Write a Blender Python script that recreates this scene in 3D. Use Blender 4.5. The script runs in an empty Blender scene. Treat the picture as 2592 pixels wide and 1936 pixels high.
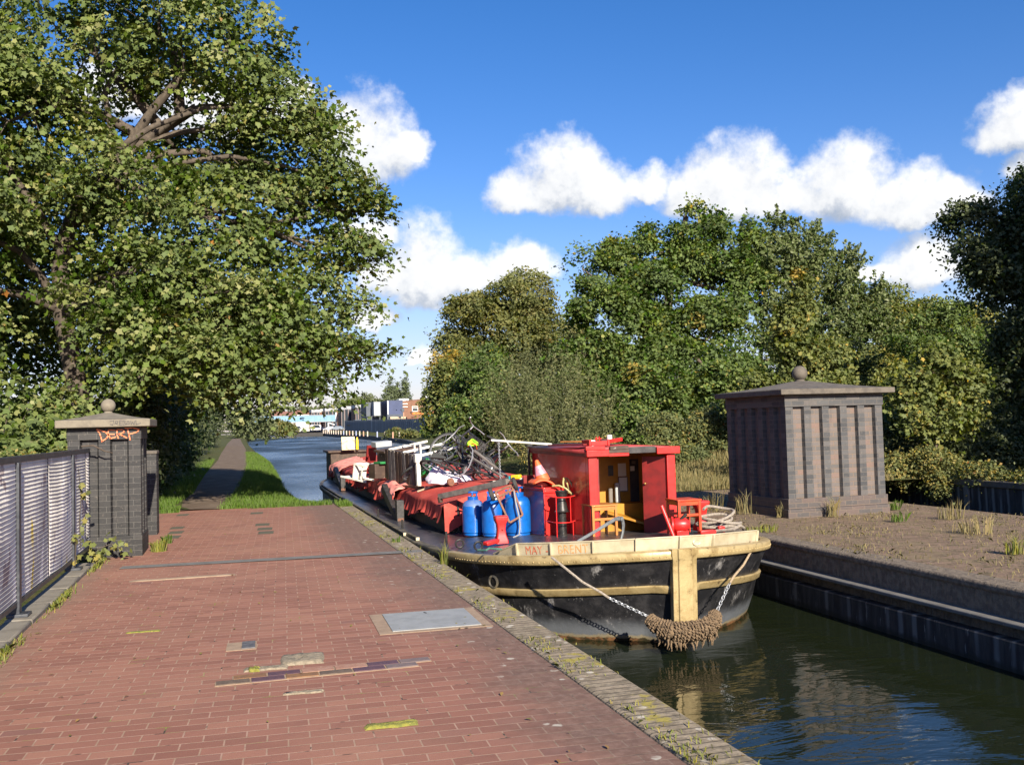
import bpy, math, random
import numpy as np
from mathutils import Vector, Matrix

random.seed(7)
RNG = np.random.default_rng(11)
SC = bpy.context.scene
COL = SC.collection
PI = math.pi
SUN_AZ, SUN_EL = 5.0, 26.3     # degrees: azimuth right of straight behind the camera, elevation

# ------------------------------------------------------------------ objects
def tag(o, label=None, cat=None, group=None, kind=None):
    if label: o['label'] = label
    if cat: o['category'] = cat
    if group: o['group'] = group
    if kind: o['kind'] = kind
    return o

def empty(name, loc, label, cat, group=None, rz=0.0, rot=None):
    o = bpy.data.objects.new(name, None)
    COL.objects.link(o)
    o.location = loc
    o.rotation_euler = rot if rot else (0, 0, rz)
    o.empty_display_size = .1
    return tag(o, label, cat, group)

def root_offset(parent):
    p = parent
    while p is not None and p.parent is not None:
        p = p.parent
    return Vector(p.location) if p is not None else Vector((0, 0, 0))

def copy_tree(o, parent=None):
    c = o.copy()
    COL.objects.link(c)
    c.parent = parent
    for ch in list(o.children):
        copy_tree(ch, c)
    return c

def frame(axis, up=(0, 0, 1)):
    z = Vector(axis).normalized()
    u = Vector(up)
    if abs(z.dot(u.normalized())) > .98: u = Vector((1, 0, 0))
    x = u.cross(z).normalized()
    y = z.cross(x)
    return Matrix((x, y, z)).transposed()

def rotm(rx=0, ry=0, rz=0):
    return (Matrix.Rotation(math.radians(rz), 3, 'Z') @ Matrix.Rotation(math.radians(ry), 3, 'Y')
            @ Matrix.Rotation(math.radians(rx), 3, 'X'))

class MB:
    """collects shapes and links them as one mesh object"""
    def __init__(self):
        self.v = []; self.f = []; self.m = []
    def add(self, vs, fs, m=0):
        n = len(self.v)
        self.v += [tuple(p) for p in vs]
        self.f += [tuple(i + n for i in f) for f in fs]
        self.m += [m] * len(fs)
        return self
    def box(self, c, s, rot=None, m=0, taper=(1, 1)):
        hx, hy, hz = s[0] / 2, s[1] / 2, s[2] / 2
        vs = []
        for z in (-1, 1):
            tx, ty = (taper if z > 0 else (1, 1))
            for x, y in ((-1, -1), (1, -1), (1, 1), (-1, 1)):
                p = Vector((x * hx * tx, y * hy * ty, z * hz))
                if rot is not None: p = rot @ p
                vs.append(p + Vector(c))
        return self.add(vs, [(3, 2, 1, 0), (4, 5, 6, 7), (0, 1, 5, 4), (1, 2, 6, 5), (2, 3, 7, 6), (3, 0, 4, 7)], m)
    def lim(self, x0, x1, y0, y1, z0, z1, m=0):
        return self.box(((x0 + x1) / 2, (y0 + y1) / 2, (z0 + z1) / 2), (x1 - x0, y1 - y0, z1 - z0), m=m)
    def bar(self, p, q, w, h, up=(0, 0, 1), m=0):
        p, q = Vector(p), Vector(q)
        d = q - p
        return self.box((p + q) / 2, (w, h, d.length), frame(d, up), m)
    def tube(self, pts, r, n=8, closed=False, m=0, cap=True, squash=1.0):
        pts = [Vector(p) for p in pts]
        k = len(pts)
        rs = r if hasattr(r, '__len__') else [r] * k
        vs = []
        ref = Vector((0, 0, 1))
        prev = None
        for i, p in enumerate(pts):
            if closed: t = pts[(i + 1) % k] - pts[i - 1]
            else: t = pts[min(i + 1, k - 1)] - pts[max(i - 1, 0)]
            if t.length < 1e-9: t = Vector((0, 0, 1))
            t.normalize()
            if prev is None:
                a = ref if abs(t.z) < .9 else Vector((1, 0, 0))
                x = a.cross(t).normalized()
            else:
                x = (prev - t * prev.dot(t))
                if x.length < 1e-6: x = Vector((1, 0, 0)).cross(t)
                x.normalize()
            prev = x
            y = t.cross(x)
            for j in range(n):
                a = 2 * PI * j / n
                vs.append(p + x * (math.cos(a) * rs[i]) + y * (math.sin(a) * rs[i] * squash))
        fs = []
        for i in range(k if closed else k - 1):
            i2 = (i + 1) % k
            for j in range(n):
                j2 = (j + 1) % n
                fs.append((i * n + j, i * n + j2, i2 * n + j2, i2 * n + j))
        if cap and not closed:
            fs.append(tuple(range(n - 1, -1, -1)))
            fs.append(tuple((k - 1) * n + j for j in range(n)))
        return self.add(vs, fs, m)
    def lathe(self, prof, o=(0, 0, 0), rot=None, n=20, m=0):
        vs, fs = [], []
        for r, z in prof:
            for j in range(n):
                a = 2 * PI * j / n
                p = Vector((r * math.cos(a), r * math.sin(a), z))
                if rot is not None: p = rot @ p
                vs.append(p + Vector(o))
        k = len(prof)
        for i in range(k - 1):
            for j in range(n):
                j2 = (j + 1) % n
                fs.append((i * n + j, i * n + j2, (i + 1) * n + j2, (i + 1) * n + j))
        if prof[0][0] > 1e-5: fs.append(tuple(range(n - 1, -1, -1)))
        if prof[-1][0] > 1e-5: fs.append(tuple((k - 1) * n + j for j in range(n)))
        return self.add(vs, fs, m)
    def ball(self, c, r, n=16, s=(1, 1, 1), m=0):
        prof = [(max(1e-6, r * math.sin(PI * i / (n // 2))), -r * math.cos(PI * i / (n // 2))) for i in range(n // 2 + 1)]
        k = len(self.v)
        self.lathe(prof, (0, 0, 0), None, n, m)
        for i in range(k, len(self.v)):
            p = self.v[i]
            self.v[i] = (p[0] * s[0] + c[0], p[1] * s[1] + c[1], p[2] * s[2] + c[2])
        return self
    def prism(self, poly, z0, z1, m=0, s1=1.0):
        n = len(poly)
        cx = sum(p[0] for p in poly) / n; cy = sum(p[1] for p in poly) / n
        vs = [(p[0], p[1], z0) for p in poly] + [(cx + (p[0] - cx) * s1, cy + (p[1] - cy) * s1, z1) for p in poly]
        fs = [tuple(range(n - 1, -1, -1)), tuple(range(n, 2 * n))]
        fs += [(i, (i + 1) % n, n + (i + 1) % n, n + i) for i in range(n)]
        return self.add(vs, fs, m)
    def grid(self, rows, closed=False, m=0):
        k = len(rows[0]); vs = [p for r in rows for p in r]; fs = []
        for i in range(len(rows) - 1):
            for j in range(k if closed else k - 1):
                j2 = (j + 1) % k
                fs.append((i * k + j, i * k + j2, (i + 1) * k + j2, (i + 1) * k + j))
        return self.add(vs, fs, m)
    def build(self, name, mat, parent=None, bevel=0.0, smooth=True, angle=38, world=True, seg=2, solid=0.0):
        off = root_offset(parent) if (parent is not None and world) else Vector((0, 0, 0))
        me = bpy.data.meshes.new(name)
        me.from_pydata([(p[0] - off.x, p[1] - off.y, p[2] - off.z) for p in self.v], [], self.f)
        mats = mat if isinstance(mat, (list, tuple)) else [mat]
        for x in mats: me.materials.append(x)
        if len(mats) > 1: me.polygons.foreach_set('material_index', self.m)
        if smooth:
            me.polygons.foreach_set('use_smooth', [True] * len(me.polygons))
            me.set_sharp_from_angle(angle=math.radians(angle))
        boxuv(me, off)
        o = bpy.data.objects.new(name, me)
        COL.objects.link(o)
        if parent is not None: o.parent = parent
        if solid:
            s = o.modifiers.new('solid', 'SOLIDIFY'); s.thickness = solid; s.offset = 0
        if bevel:
            b = o.modifiers.new('edge', 'BEVEL'); b.width = bevel; b.segments = seg; b.limit_method = 'ANGLE'
            b.angle_limit = math.radians(40); b.harden_normals = False
        return o

def boxuv(me, off):
    n = len(me.polygons)
    if n == 0: return
    uv = me.uv_layers.new(name='UVMap')
    co = np.empty(len(me.vertices) * 3, dtype=np.float32); me.vertices.foreach_get('co', co); co = co.reshape(-1, 3) + np.array(off)
    li = np.empty(len(me.loops), dtype=np.int32); me.loops.foreach_get('vertex_index', li)
    nm = np.empty(n * 3, dtype=np.float32); me.polygons.foreach_get('normal', nm); nm = np.abs(nm.reshape(-1, 3))
    lt = np.empty(n, dtype=np.int32); me.polygons.foreach_get('loop_total', lt)
    ax = np.repeat(nm.argmax(1), lt)
    p = co[li]
    u = np.where(ax == 0, p[:, 1], p[:, 0]); v = np.where(ax == 2, p[:, 1], p[:, 2])
    uv.data.foreach_set('uv', np.stack([u, v], 1).astype(np.float32).ravel())

# ------------------------------------------------------------------ node helpers
class NT:
    def __init__(self, tree): self.t = tree; self.l = tree.links
    def n(self, kind, **kw):
        x = self.t.nodes.new(kind)
        for k, v in kw.items(): setattr(x, k, v)
        return x
    def set(self, sock, val):
        if val is None: return
        if isinstance(val, bpy.types.NodeSocket): self.l.new(val, sock)
        else:
            if hasattr(sock.default_value, '__len__') and not isinstance(val, str):
                val = tuple(val)
                if len(sock.default_value) == 4 and len(val) == 3: val = val + (1,)
            sock.default_value = val
    def math(self, op, a, b=None, c=None, clamp=False):
        x = self.n('ShaderNodeMath', operation=op); x.use_clamp = clamp
        self.set(x.inputs[0], a); self.set(x.inputs[1], b)
        if c is not None: self.set(x.inputs[2], c)
        return x.outputs[0]
    def vmath(self, op, a, b=None, scale=None):
        x = self.n('ShaderNodeVectorMath', operation=op)
        self.set(x.inputs[0], a)
        if b is not None: self.set(x.inputs[1], b)
        if scale is not None: self.set(x.inputs['Scale'], scale)
        return x.outputs['Value'] if op in ('DOT_PRODUCT', 'LENGTH', 'DISTANCE') else x.outputs[0]
    def sep(self, v):
        x = self.n('ShaderNodeSeparateXYZ'); self.set(x.inputs[0], v); return x.outputs
    def comb(self, a, b, c):
        x = self.n('ShaderNodeCombineXYZ')
        for i, q in enumerate((a, b, c)): self.set(x.inputs[i], q)
        return x.outputs[0]
    def coord(self, which='Object'):
        return self.n('ShaderNodeTexCoord').outputs[which]
    def mapping(self, v, loc=(0, 0, 0), rot=(0, 0, 0), scale=(1, 1, 1)):
        x = self.n('ShaderNodeMapping'); self.set(x.inputs[0], v)
        self.set(x.inputs[1], loc); self.set(x.inputs[2], rot); self.set(x.inputs[3], scale)
        return x.outputs[0]
    def noise(self, v, scale, detail=4, rough=.55, out=0, dist=0):
        x = self.n('ShaderNodeTexNoise'); self.set(x.inputs['Vector'], v)
        self.set(x.inputs['Scale'], scale); self.set(x.inputs['Detail'], detail); self.set(x.inputs['Roughness'], rough)
        self.set(x.inputs['Distortion'], dist)
        return x.outputs[out]
    def voro(self, v, scale, out='Distance', rnd=1.0):
        x = self.n('ShaderNodeTexVoronoi'); self.set(x.inputs['Vector'], v); self.set(x.inputs['Scale'], scale)
        self.set(x.inputs['Randomness'], rnd)
        return x.outputs[out]
    def step(self, v, a, b, smooth=True):
        x = self.n('ShaderNodeMapRange', interpolation_type='SMOOTHSTEP' if smooth else 'LINEAR')
        self.set(x.inputs[0], v); self.set(x.inputs[1], a); self.set(x.inputs[2], b)
        return x.outputs[0]
    def mix(self, f, a, b, blend='MIX'):
        x = self.n('ShaderNodeMix', data_type='RGBA', blend_type=blend)
        self.set(x.inputs[0], f); self.set(x.inputs[6], a); self.set(x.inputs[7], b)
        return x.outputs[2]
    def ramp(self, f, stops, mode='LINEAR'):
        x = self.n('ShaderNodeValToRGB'); self.set(x.inputs[0], f)
        e = x.color_ramp; e.interpolation = mode
        while len(e.elements) < len(stops): e.elements.new(.5)
        for el, (p, c) in zip(e.elements, stops):
            el.position = p; el.color = tuple(c) + ((1,) if len(c) == 3 else ())
        return x.outputs[0]
    def bump(self, h, strength=.3, dist=.01, normal=None):
        x = self.n('ShaderNodeBump'); self.set(x.inputs['Strength'], strength); self.set(x.inputs['Distance'], dist)
        self.set(x.inputs['Height'], h)
        if normal is not None: self.set(x.inputs['Normal'], normal)
        return x.outputs[0]
    def brick(self, v, w, h, mortar=.008, c1=(1, 1, 1), c2=(0, 0, 0), cm=(0, 0, 0), off=.5, bias=0.0, smooth=.1):
        x = self.n('ShaderNodeTexBrick'); x.offset = off
        self.set(x.inputs['Vector'], v); self.set(x.inputs['Scale'], 1.0)
        self.set(x.inputs['Color1'], c1); self.set(x.inputs['Color2'], c2); self.set(x.inputs['Mortar'], cm)
        self.set(x.inputs['Mortar Size'], mortar); self.set(x.inputs['Mortar Smooth'], smooth); self.set(x.inputs['Bias'], bias)
        self.set(x.inputs['Brick Width'], w); self.set(x.inputs['Row Height'], h)
        return x.outputs

MATS = {}
def new_mat(name):
    m = bpy.data.materials.new(name); m.use_nodes = True
    t = m.node_tree; t.nodes.clear()
    N = NT(t)
    out = N.n('ShaderNodeOutputMaterial')
    MATS[name] = m
    return m, N, out

def pbsdf(N, out, color, rough=.6, metal=0.0, spec=.5, normal=None, coat=0.0):
    p = N.n('ShaderNodeBsdfPrincipled')
    N.set(p.inputs['Base Color'], color); N.set(p.inputs['Roughness'], rough); N.set(p.inputs['Metallic'], metal)
    N.set(p.inputs['Specular IOR Level'], spec); N.set(p.inputs['Coat Weight'], coat)
    if normal is not None: N.set(p.inputs['Normal'], normal)
    if out is not None: N.l.new(p.outputs[0], out.inputs[0])
    return p

def simple(name, color, rough=.6, metal=0.0, spec=.5, c2=None, scale=6.0, lo=.4, hi=.65, bump=0.0, bscale=60, coat=0.0, c3=None, s3=25, lo3=.6, hi3=.7):
    """a plain painted or natural surface with blotches of a second colour, a little wear of a third, and a fine relief"""
    m, N, out = new_mat(name)
    v = N.coord()
    c = color
    if c2 is not None:
        c = N.mix(N.step(N.noise(v, scale, 6, .6), lo, hi), color, c2)
    if c3 is not None:
        c = N.mix(N.step(N.noise(v, s3, 6, .65), lo3, hi3), c, c3)
    nm = N.bump(N.noise(v, bscale, 4), bump, .006) if bump else None
    r = N.math('ADD', N.math('MULTIPLY', N.noise(v, scale * 2.3, 3), .25), rough - .12)
    pbsdf(N, out, c, r, metal, spec, nm, coat)
    return m
# ------------------------------------------------------------------ materials
simple('red_paint', (.62, .022, .018), .38, c2=(.50, .02, .017), scale=5, coat=.25, c3=(.33, .05, .035), s3=30, lo3=.68, hi3=.74)
simple('dark_red_paint', (.22, .018, .016), .45, c2=(.15, .016, .014), scale=7)
simple('roof_red', (.30, .035, .035), .5, c2=(.22, .03, .03), scale=4, c3=(.4, .12, .1), s3=18)
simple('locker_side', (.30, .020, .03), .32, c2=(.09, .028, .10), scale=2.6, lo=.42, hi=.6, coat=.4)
simple('yellow_paint', (.42, .20, .014), .5, c2=(.33, .15, .013), scale=5, c3=(.2, .1, .02), s3=22)
simple('gold_paint', (.45, .345, .165), .40, .3, c2=(.29, .205, .085), scale=6, lo=.42, hi=.7, c3=(.13, .09, .045), s3=12, lo3=.58, hi3=.72, bump=.7, bscale=18)
simple('pale_gold', (.50, .44, .30), .42, .1, c2=(.40, .345, .225), scale=6, c3=(.22, .18, .12), s3=24, lo3=.66, hi3=.74, bump=.15)
simple('black_timber', (.022, .021, .022), .5, c2=(.05, .046, .042), scale=8, c3=(.12, .1, .08), s3=28, lo3=.66, hi3=.76, bump=.3)
simple('worn_rail', (.05, .045, .035), .6, c2=(.16, .13, .08), scale=5, c3=(.36, .29, .16), s3=16, lo3=.6, hi3=.72, bump=.4)
simple('deck_paint', (.030, .031, .036), .36, c2=(.06, .055, .06), scale=3.5, c3=(.12, .10, .09), s3=11, lo3=.58, hi3=.76, bump=.18)
simple('black_iron', (.016, .016, .017), .42, .2, c2=(.04, .035, .03), scale=18, bump=.12)
simple('grey_iron', (.22, .235, .235), .45, .3, c2=(.14, .15, .15), scale=14, bump=.15)
simple('rust_steel', (.20, .085, .045), .7, .1, c2=(.12, .06, .04), scale=16, c3=(.28, .14, .07), s3=40, bump=.3)
simple('hose_grey', (.22, .23, .25), .6)
simple('galvanised', (.50, .52, .54), .38, .6, c2=(.36, .38, .4), scale=20)
simple('rubber', (.035, .036, .034), .75, bump=.1)
simple('gas_blue', (.004, .115, .44), .34, c2=(.004, .085, .34), scale=9, coat=.3, c3=(.10, .16, .34), s3=16, lo3=.66, hi3=.74)
simple('gas_blue_top', (.10, .17, .33), .6, c2=(.05, .12, .38), scale=12)
simple('brass', (.5, .35, .12), .35, .8)
simple('white_paint', (.78, .76, .68), .5, c2=(.62, .58, .48), scale=9, c3=(.26, .2, .14), s3=26, lo3=.64, hi3=.72, bump=.12)
simple('cream_board', (.66, .58, .36), .7, c2=(.40, .33, .18), scale=11, lo=.5, hi=.62, c3=(.22, .17, .1), s3=30)
simple('dark_wood', (.050, .030, .021), .65, c2=(.085, .052, .034), scale=7, c3=(.3, .27, .22), s3=13, lo3=.62, hi3=.7, bump=.25)
simple('grey_wood', (.17, .15, .13), .75, c2=(.10, .085, .075), scale=9, bump=.3)
simple('stool_wood', (.50, .19, .045), .45, c2=(.40, .15, .035), scale=9, coat=.2)
simple('red_stool', (.55, .045, .015), .42, c2=(.48, .07, .02), scale=8, coat=.2)
simple('cone_orange', (.80, .13, .03), .55, c2=(.62, .13, .06), scale=11)
simple('cone_band', (.62, .22, .26), .4, c2=(.72, .34, .42), scale=16)
simple('pink_cloth', (.62, .20, .17), .9, c2=(.72, .30, .24), scale=7, bump=.35, bscale=18)
simple('sack_white', (.62, .58, .62), .7, c2=(.46, .42, .50), scale=12, bump=.6, bscale=14)
simple('green_plastic', (.03, .24, .06), .4, c2=(.02, .17, .05), scale=8)
simple('rope_green', (.06, .17, .13), .8)
simple('teal_plastic', (.02, .36, .42), .4)
simple('yellow_plastic', (.78, .5, .02), .4)
simple('hivis', (.42, .80, .03), .8)
simple('hivis_orange', (.85, .16, .04), .8)
simple('bike_black', (.018, .018, .02), .35, c2=(.04, .04, .045), scale=20)
simple('chrome', (.30, .30, .31), .4, .5)
simple('rope_tan', (.36, .27, .17), .9, c2=(.25, .19, .12), scale=40, bump=.6, bscale=160)
simple('rope_grey', (.30, .26, .21), .9, c2=(.20, .17, .14), scale=40, bump=.6, bscale=160)
simple('hose', (.38, .33, .13), .5, c2=(.3, .25, .1), scale=12)
simple('fender_rope', (.17, .115, .065), .95, c2=(.10, .07, .042), scale=30, c3=(.30, .21, .12), s3=55, lo3=.55, hi3=.7, bump=.9, bscale=90)
simple('paper', (.70, .67, .60), .8)
simple('board_black', (.028, .028, .034), .5, c2=(.05, .05, .055), scale=9)
simple('white_gloss', (.80, .80, .80), .2)
simple('concrete', (.20, .18, .145), .85, c2=(.155, .138, .11), scale=5, c3=(.15, .13, .1), s3=20, lo3=.6, hi3=.72, bump=.4, bscale=50)
simple('stone_cap', (.20, .175, .13), .85, c2=(.15, .13, .10), scale=7, c3=(.13, .11, .09), s3=26, lo3=.58, hi3=.72, bump=.5, bscale=60)
simple('stone_cap_dark', (.125, .107, .085), .85, c2=(.085, .073, .06), scale=7, c3=(.33, .26, .13), s3=13, lo3=.70, hi3=.78, bump=.5, bscale=60)
simple('drain_grey', (.15, .145, .135), .8, c2=(.115, .11, .10), scale=6, bump=.3, c3=(.22, .2, .18), s3=30)
simple('plate_steel', (.30, .31, .305), .6, .15, c2=(.25, .26, .255), scale=6, bump=.25, bscale=120)
simple('surround', (.30, .215, .145), .85, c2=(.24, .17, .115), scale=9, bump=.4, bscale=70)
simple('small_plate', (.16, .155, .16), .6, .3, c2=(.1, .1, .11), scale=20)
simple('moss', (.21, .20, .035), .95, c2=(.13, .14, .03), scale=30, c3=(.30, .25, .06), s3=50, bump=1, bscale=120)
simple('soil', (.09, .08, .055), .95, c2=(.06, .06, .035), scale=30, bump=.8, bscale=90)
simple('lump', (.26, .215, .15), .95, c2=(.16, .135, .095), scale=28, c3=(.36, .31, .23), s3=60, bump=1, bscale=80)
simple('fence_paint', (.028, .032, .042), .42, c2=(.06, .065, .075), scale=14, c3=(.26, .27, .3), s3=34, lo3=.68, hi3=.75)
simple('graffiti_orange', (.80, .20, .07), .6, c2=(.72, .24, .12), scale=16)
simple('graffiti_black', (.06, .055, .055), .6)
simple('letter_red', (.50, .10, .05), .6, c2=(.55, .22, .12), scale=22, lo=.45, hi=.6)
simple('letter_orange', (.60, .26, .08), .6, c2=(.55, .36, .2), scale=25, lo=.45, hi=.6)
simple('bark', (.07, .052, .037), .9, c2=(.125, .096, .07), scale=7, c3=(.06, .045, .035), s3=24, bump=.8, bscale=26)
simple('bark_dark', (.06, .047, .035), .9, c2=(.10, .08, .06), scale=8, bump=.5)
simple('bridge_blue', (.13, .27, .44), .5, c2=(.17, .31, .47), scale=.4)
simple('container_blue', (.018, .034, .10), .5, c2=(.024, .042, .12), scale=.6)
simple('container_dark', (.035, .05, .075), .5, c2=(.06, .075, .1), scale=.6)
simple('container_grey', (.30, .32, .33), .5, c2=(.38, .4, .42), scale=.6)
simple('factory_brick', (.21, .105, .065), .85, c2=(.17, .085, .055), scale=1.5)
simple('fascia_white', (.76, .74, .68), .6)
simple('fascia_grey', (.30, .31, .33), .6)
simple('glass_dark', (.03, .04, .05), .12)
simple('tarp_orange', (.75, .25, .06), .7)
simple('tarp_cyan', (.12, .55, .75), .6)
simple('pallet_wood', (.50, .40, .26), .8, c2=(.4, .3, .2), scale=2)
simple('car_grey', (.25, .29, .33), .3, coat=.5)
simple('car_silver', (.5, .52, .55), .3, coat=.5)
simple('van_white', (.78, .78, .78), .35, coat=.3)
simple('post_pale', (.55, .48, .40), .8, c2=(.42, .35, .3), scale=4)
simple('post_blue', (.30, .34, .48), .8)
simple('post_rust', (.42, .25, .17), .8)
simple('rail_blue', (.05, .09, .22), .6)
simple('house_white', (.70, .66, .58), .8)
simple('roof_tile', (.22, .11, .08), .85)
simple('straw', (.42, .33, .15), .9, c2=(.30, .25, .12), scale=3)

def leaf_mat(name, stops, trans=.28, rough=.5, sat=1.0):
    m, N, out = new_mat(name)
    a = N.n('ShaderNodeAttribute', attribute_name='tint')
    c = N.ramp(a.outputs['Fac'], stops)
    geo = N.n('ShaderNodeNewGeometry')
    under = N.mix(.35, c, (.20, .22, .12))
    cc = N.mix(geo.outputs['Backfacing'], c, under)
    p = pbsdf(N, None, cc, rough, 0, .14)
    tr = N.n('ShaderNodeBsdfTranslucent')
    N.set(tr.inputs[0], N.mix(.5, c, (.22, .27, .03)))
    mx = N.n('ShaderNodeMixShader'); N.set(mx.inputs[0], trans)
    N.l.new(p.outputs[0], mx.inputs[1]); N.l.new(tr.outputs[0], mx.inputs[2])
    N.l.new(mx.outputs[0], out.inputs[0])
    return m
# tint 0..1: most leaves in the green middle, the ends are the few dark, pale and autumn ones
leaf_mat('leaf_sycamore', [(0, (.034, .066, .008)), (.3, (.062, .116, .012)), (.6, (.115, .165, .022)), (.8, (.180, .205, .038)), (.92, (.32, .32, .13)), (.965, (.30, .24, .03)), (1, (.30, .12, .03))])
leaf_mat('leaf_maple', [(0, (.030, .072, .010)), (.35, (.062, .128, .014)), (.7, (.128, .190, .022)), (.9, (.25, .245, .03)), (.97, (.26, .21, .03)), (1, (.42, .26, .02))])
leaf_mat('leaf_brown', [(0, (.045, .06, .012)), (.4, (.10, .112, .018)), (.75, (.165, .155, .028)), (.93, (.17, .13, .03)), (1, (.24, .14, .03))])
leaf_mat('leaf_whitebeam', [(0, (.035, .068, .016)), (.4, (.072, .115, .026)), (.72, (.14, .175, .05)), (.9, (.22, .25, .13)), (1, (.26, .24, .06))])
leaf_mat('leaf_willow', [(0, (.05, .065, .022)), (.4, (.090, .105, .036)), (.75, (.15, .155, .06)), (.94, (.23, .21, .09)), (1, (.34, .24, .03))])
leaf_mat('leaf_gold', [(0, (.06, .09, .012)), (.3, (.10, .13, .016)), (.6, (.17, .18, .025)), (.85, (.27, .22, .03)), (1, (.48, .29, .02))])
leaf_mat('leaf_dark', [(0, (.010, .022, .010)), (.5, (.020, .038, .013)), (.85, (.035, .055, .018)), (1, (.08, .09, .03))])  # shade put into the colour: near-black greens for shaded hedges, ivy and trees
leaf_mat('leaf_bramble', [(0, (.035, .055, .012)), (.4, (.075, .095, .018)), (.7, (.14, .14, .026)), (.88, (.26, .20, .03)), (.96, (.32, .17, .04)), (1, (.28, .07, .03))])
leaf_mat('leaf_far', [(0, (.05, .075, .028)), (.5, (.082, .105, .04)), (1, (.13, .14, .055))], .2)
leaf_mat('leaf_poplar', [(0, (.055, .085, .045)), (.5, (.08, .11, .055)), (1, (.12, .14, .07))], .2)
leaf_mat('grass_green', [(0, (.055, .115, .012)), (.5, (.095, .18, .018)), (.85, (.15, .24, .03)), (1, (.26, .26, .07))], .35)
leaf_mat('grass_dry', [(0, (.16, .14, .05)), (.5, (.28, .22, .10)), (1, (.42, .33, .17))], .3)
leaf_mat('weed_mix', [(0, (.08, .13, .02)), (.4, (.17, .2, .03)), (.75, (.32, .27, .05)), (1, (.36, .28, .14))], .3)

def mk_paving():
    m, N, out = new_mat('paving_brick')
    v = N.coord()
    wob = N.vmath('SCALE', N.vmath('SUBTRACT', N.noise(v, 1.3, 2, .5, 1), (.5, .5, .5)), scale=.03)
    vv = N.mapping(N.vmath('ADD', v, wob), rot=(0, 0, .045))
    b = N.brick(vv, .224, .1122, .0055, (0, 0, 0), (1, 1, 1), (.5, .5, .5), .5, 0, .25)
    f = b['Fac']
    br = N.ramp(b['Color'], [(0, (.210, .094, .067)), (.35, (.238, .108, .076)), (.75, (.268, .123, .087)), (.96, (.295, .143, .098)), (1, (.18, .088, .072))])
    big = N.noise(v, .55, 5, .6)
    br = N.mix(N.math('MULTIPLY', N.step(big, .42, .72), .5), br, (.31, .165, .112))
    br = N.mix(N.math('MULTIPLY', N.step(N.noise(N.vmath('ADD', v, (7, 3, 0)), .9, 6, .65), .52, .72), .45), br, (.175, .085, .066))
    br = N.mix(N.math('MULTIPLY', N.step(N.noise(v, 26, 6, .7), .52, .75), .35), br, (.20, .085, .066))
    br = N.mix(N.math('MULTIPLY', N.step(N.noise(v, 90, 3, .7), .55, .8), .3), br, (.40, .24, .17))
    sep = N.sep(v)
    mo_n = N.noise(v, 9, 4)
    mort = N.mix(N.step(mo_n, .4, .6), (.36, .225, .165), (.29, .19, .13))
    mort = N.mix(N.step(N.noise(v, 3.2, 4), .6, .7), mort, (.20, .20, .045))
    # every few joints the sand has washed out and left a dark gap
    mort = N.mix(N.step(N.noise(v, 6.5, 2), .62, .68), mort, (.06, .045, .035))
    c = N.mix(f, br, mort)
    # weathered grey belt with lichen along the water's edge
    edge = N.math('ADD', sep['X'], N.math('MULTIPLY', N.math('SUBTRACT', N.noise(v, 1.1, 5, .65), .5), 1.5))
    grey = N.step(edge, 1.05, 1.95)
    far = N.math('MULTIPLY', N.step(sep['Y'], 12.7, 13.3), N.step(edge, .9, 1.7))
    grey = N.math('MAXIMUM', grey, far)
    gcol = N.mix(N.step(N.noise(v, 14, 6, .7), .4, .65), (.085, .065, .052), (.17, .125, .10))
    c = N.mix(N.math('MULTIPLY', grey, .66), c, gcol)
    left = N.step(N.math('ADD', sep['X'], N.math('MULTIPLY', N.noise(v, 2.2, 5), .7)), -1.05, -1.45)
    c = N.mix(N.math('MULTIPLY', left, .55), c, (.20, .145, .105))
    li = N.math('MULTIPLY', N.step(N.voro(N.vmath('ADD', v, N.vmath('SCALE', N.noise(v, 30, 3, .6, 1), scale=.03)), 6.0), .20, .13), N.step(N.noise(v, 2.4, 3), .5, .56))
    li = N.math('MULTIPLY', li, N.step(edge, 1.25, 1.75))
    c = N.mix(N.math('MULTIPLY', li, .8), c, (.46, .43, .36))
    ms = N.math('MULTIPLY', N.step(N.noise(v, 7, 6, .7), .6, .7), N.step(edge, 1.7, 2.3))
    c = N.mix(ms, c, (.19, .17, .04))
    h = N.math('ADD', N.math('SUBTRACT', N.math('MULTIPLY', N.noise(v, 60, 4), .35), f), N.math('MULTIPLY', b['Color'], .55))
    tilt = N.math('ADD', N.math('MULTIPLY', N.noise(v, 5, 2), 1.4), N.math('MULTIPLY', N.noise(v, 1.1, 3), 6))
    nm = N.bump(N.math('ADD', h, tilt), .5, .004)
    pbsdf(N, out, c, .82, 0, .3, nm)
mk_paving()

def mk_coping():
    m, N, out = new_mat('coping_brick')
    v = N.coord()
    b = N.brick(N.mapping(v, rot=(0, 0, 0), scale=(1, 1, 1)), .34, .078, .008, (0, 0, 0), (1, 1, 1), (.5, .5, .5), 0, 0, .3)
    c = N.mix(N.step(N.noise(v, 11, 6, .7), .38, .62), (.155, .128, .088), (.29, .24, .17))
    c = N.mix(N.math('MULTIPLY', b['Color'], .25), c, (.31, .24, .18))
    c = N.mix(N.math('MULTIPLY', b['Fac'], .75), c, (.07, .06, .045))
    c = N.mix(N.step(N.noise(v, 3.3, 6, .7), .55, .63), c, (.30, .25, .06))
    li = N.math('MULTIPLY', N.step(N.voro(v, 8), .24, .16), N.step(N.noise(v, 2.1, 3), .45, .55))
    c = N.mix(N.math('MULTIPLY', li, .8), c, (.52, .48, .40))
    nm = N.bump(N.math('SUBTRACT', N.noise(v, 30, 5), b['Fac']), .8, .008)
    pbsdf(N, out, c, .9, 0, .25, nm)
mk_coping()

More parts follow.
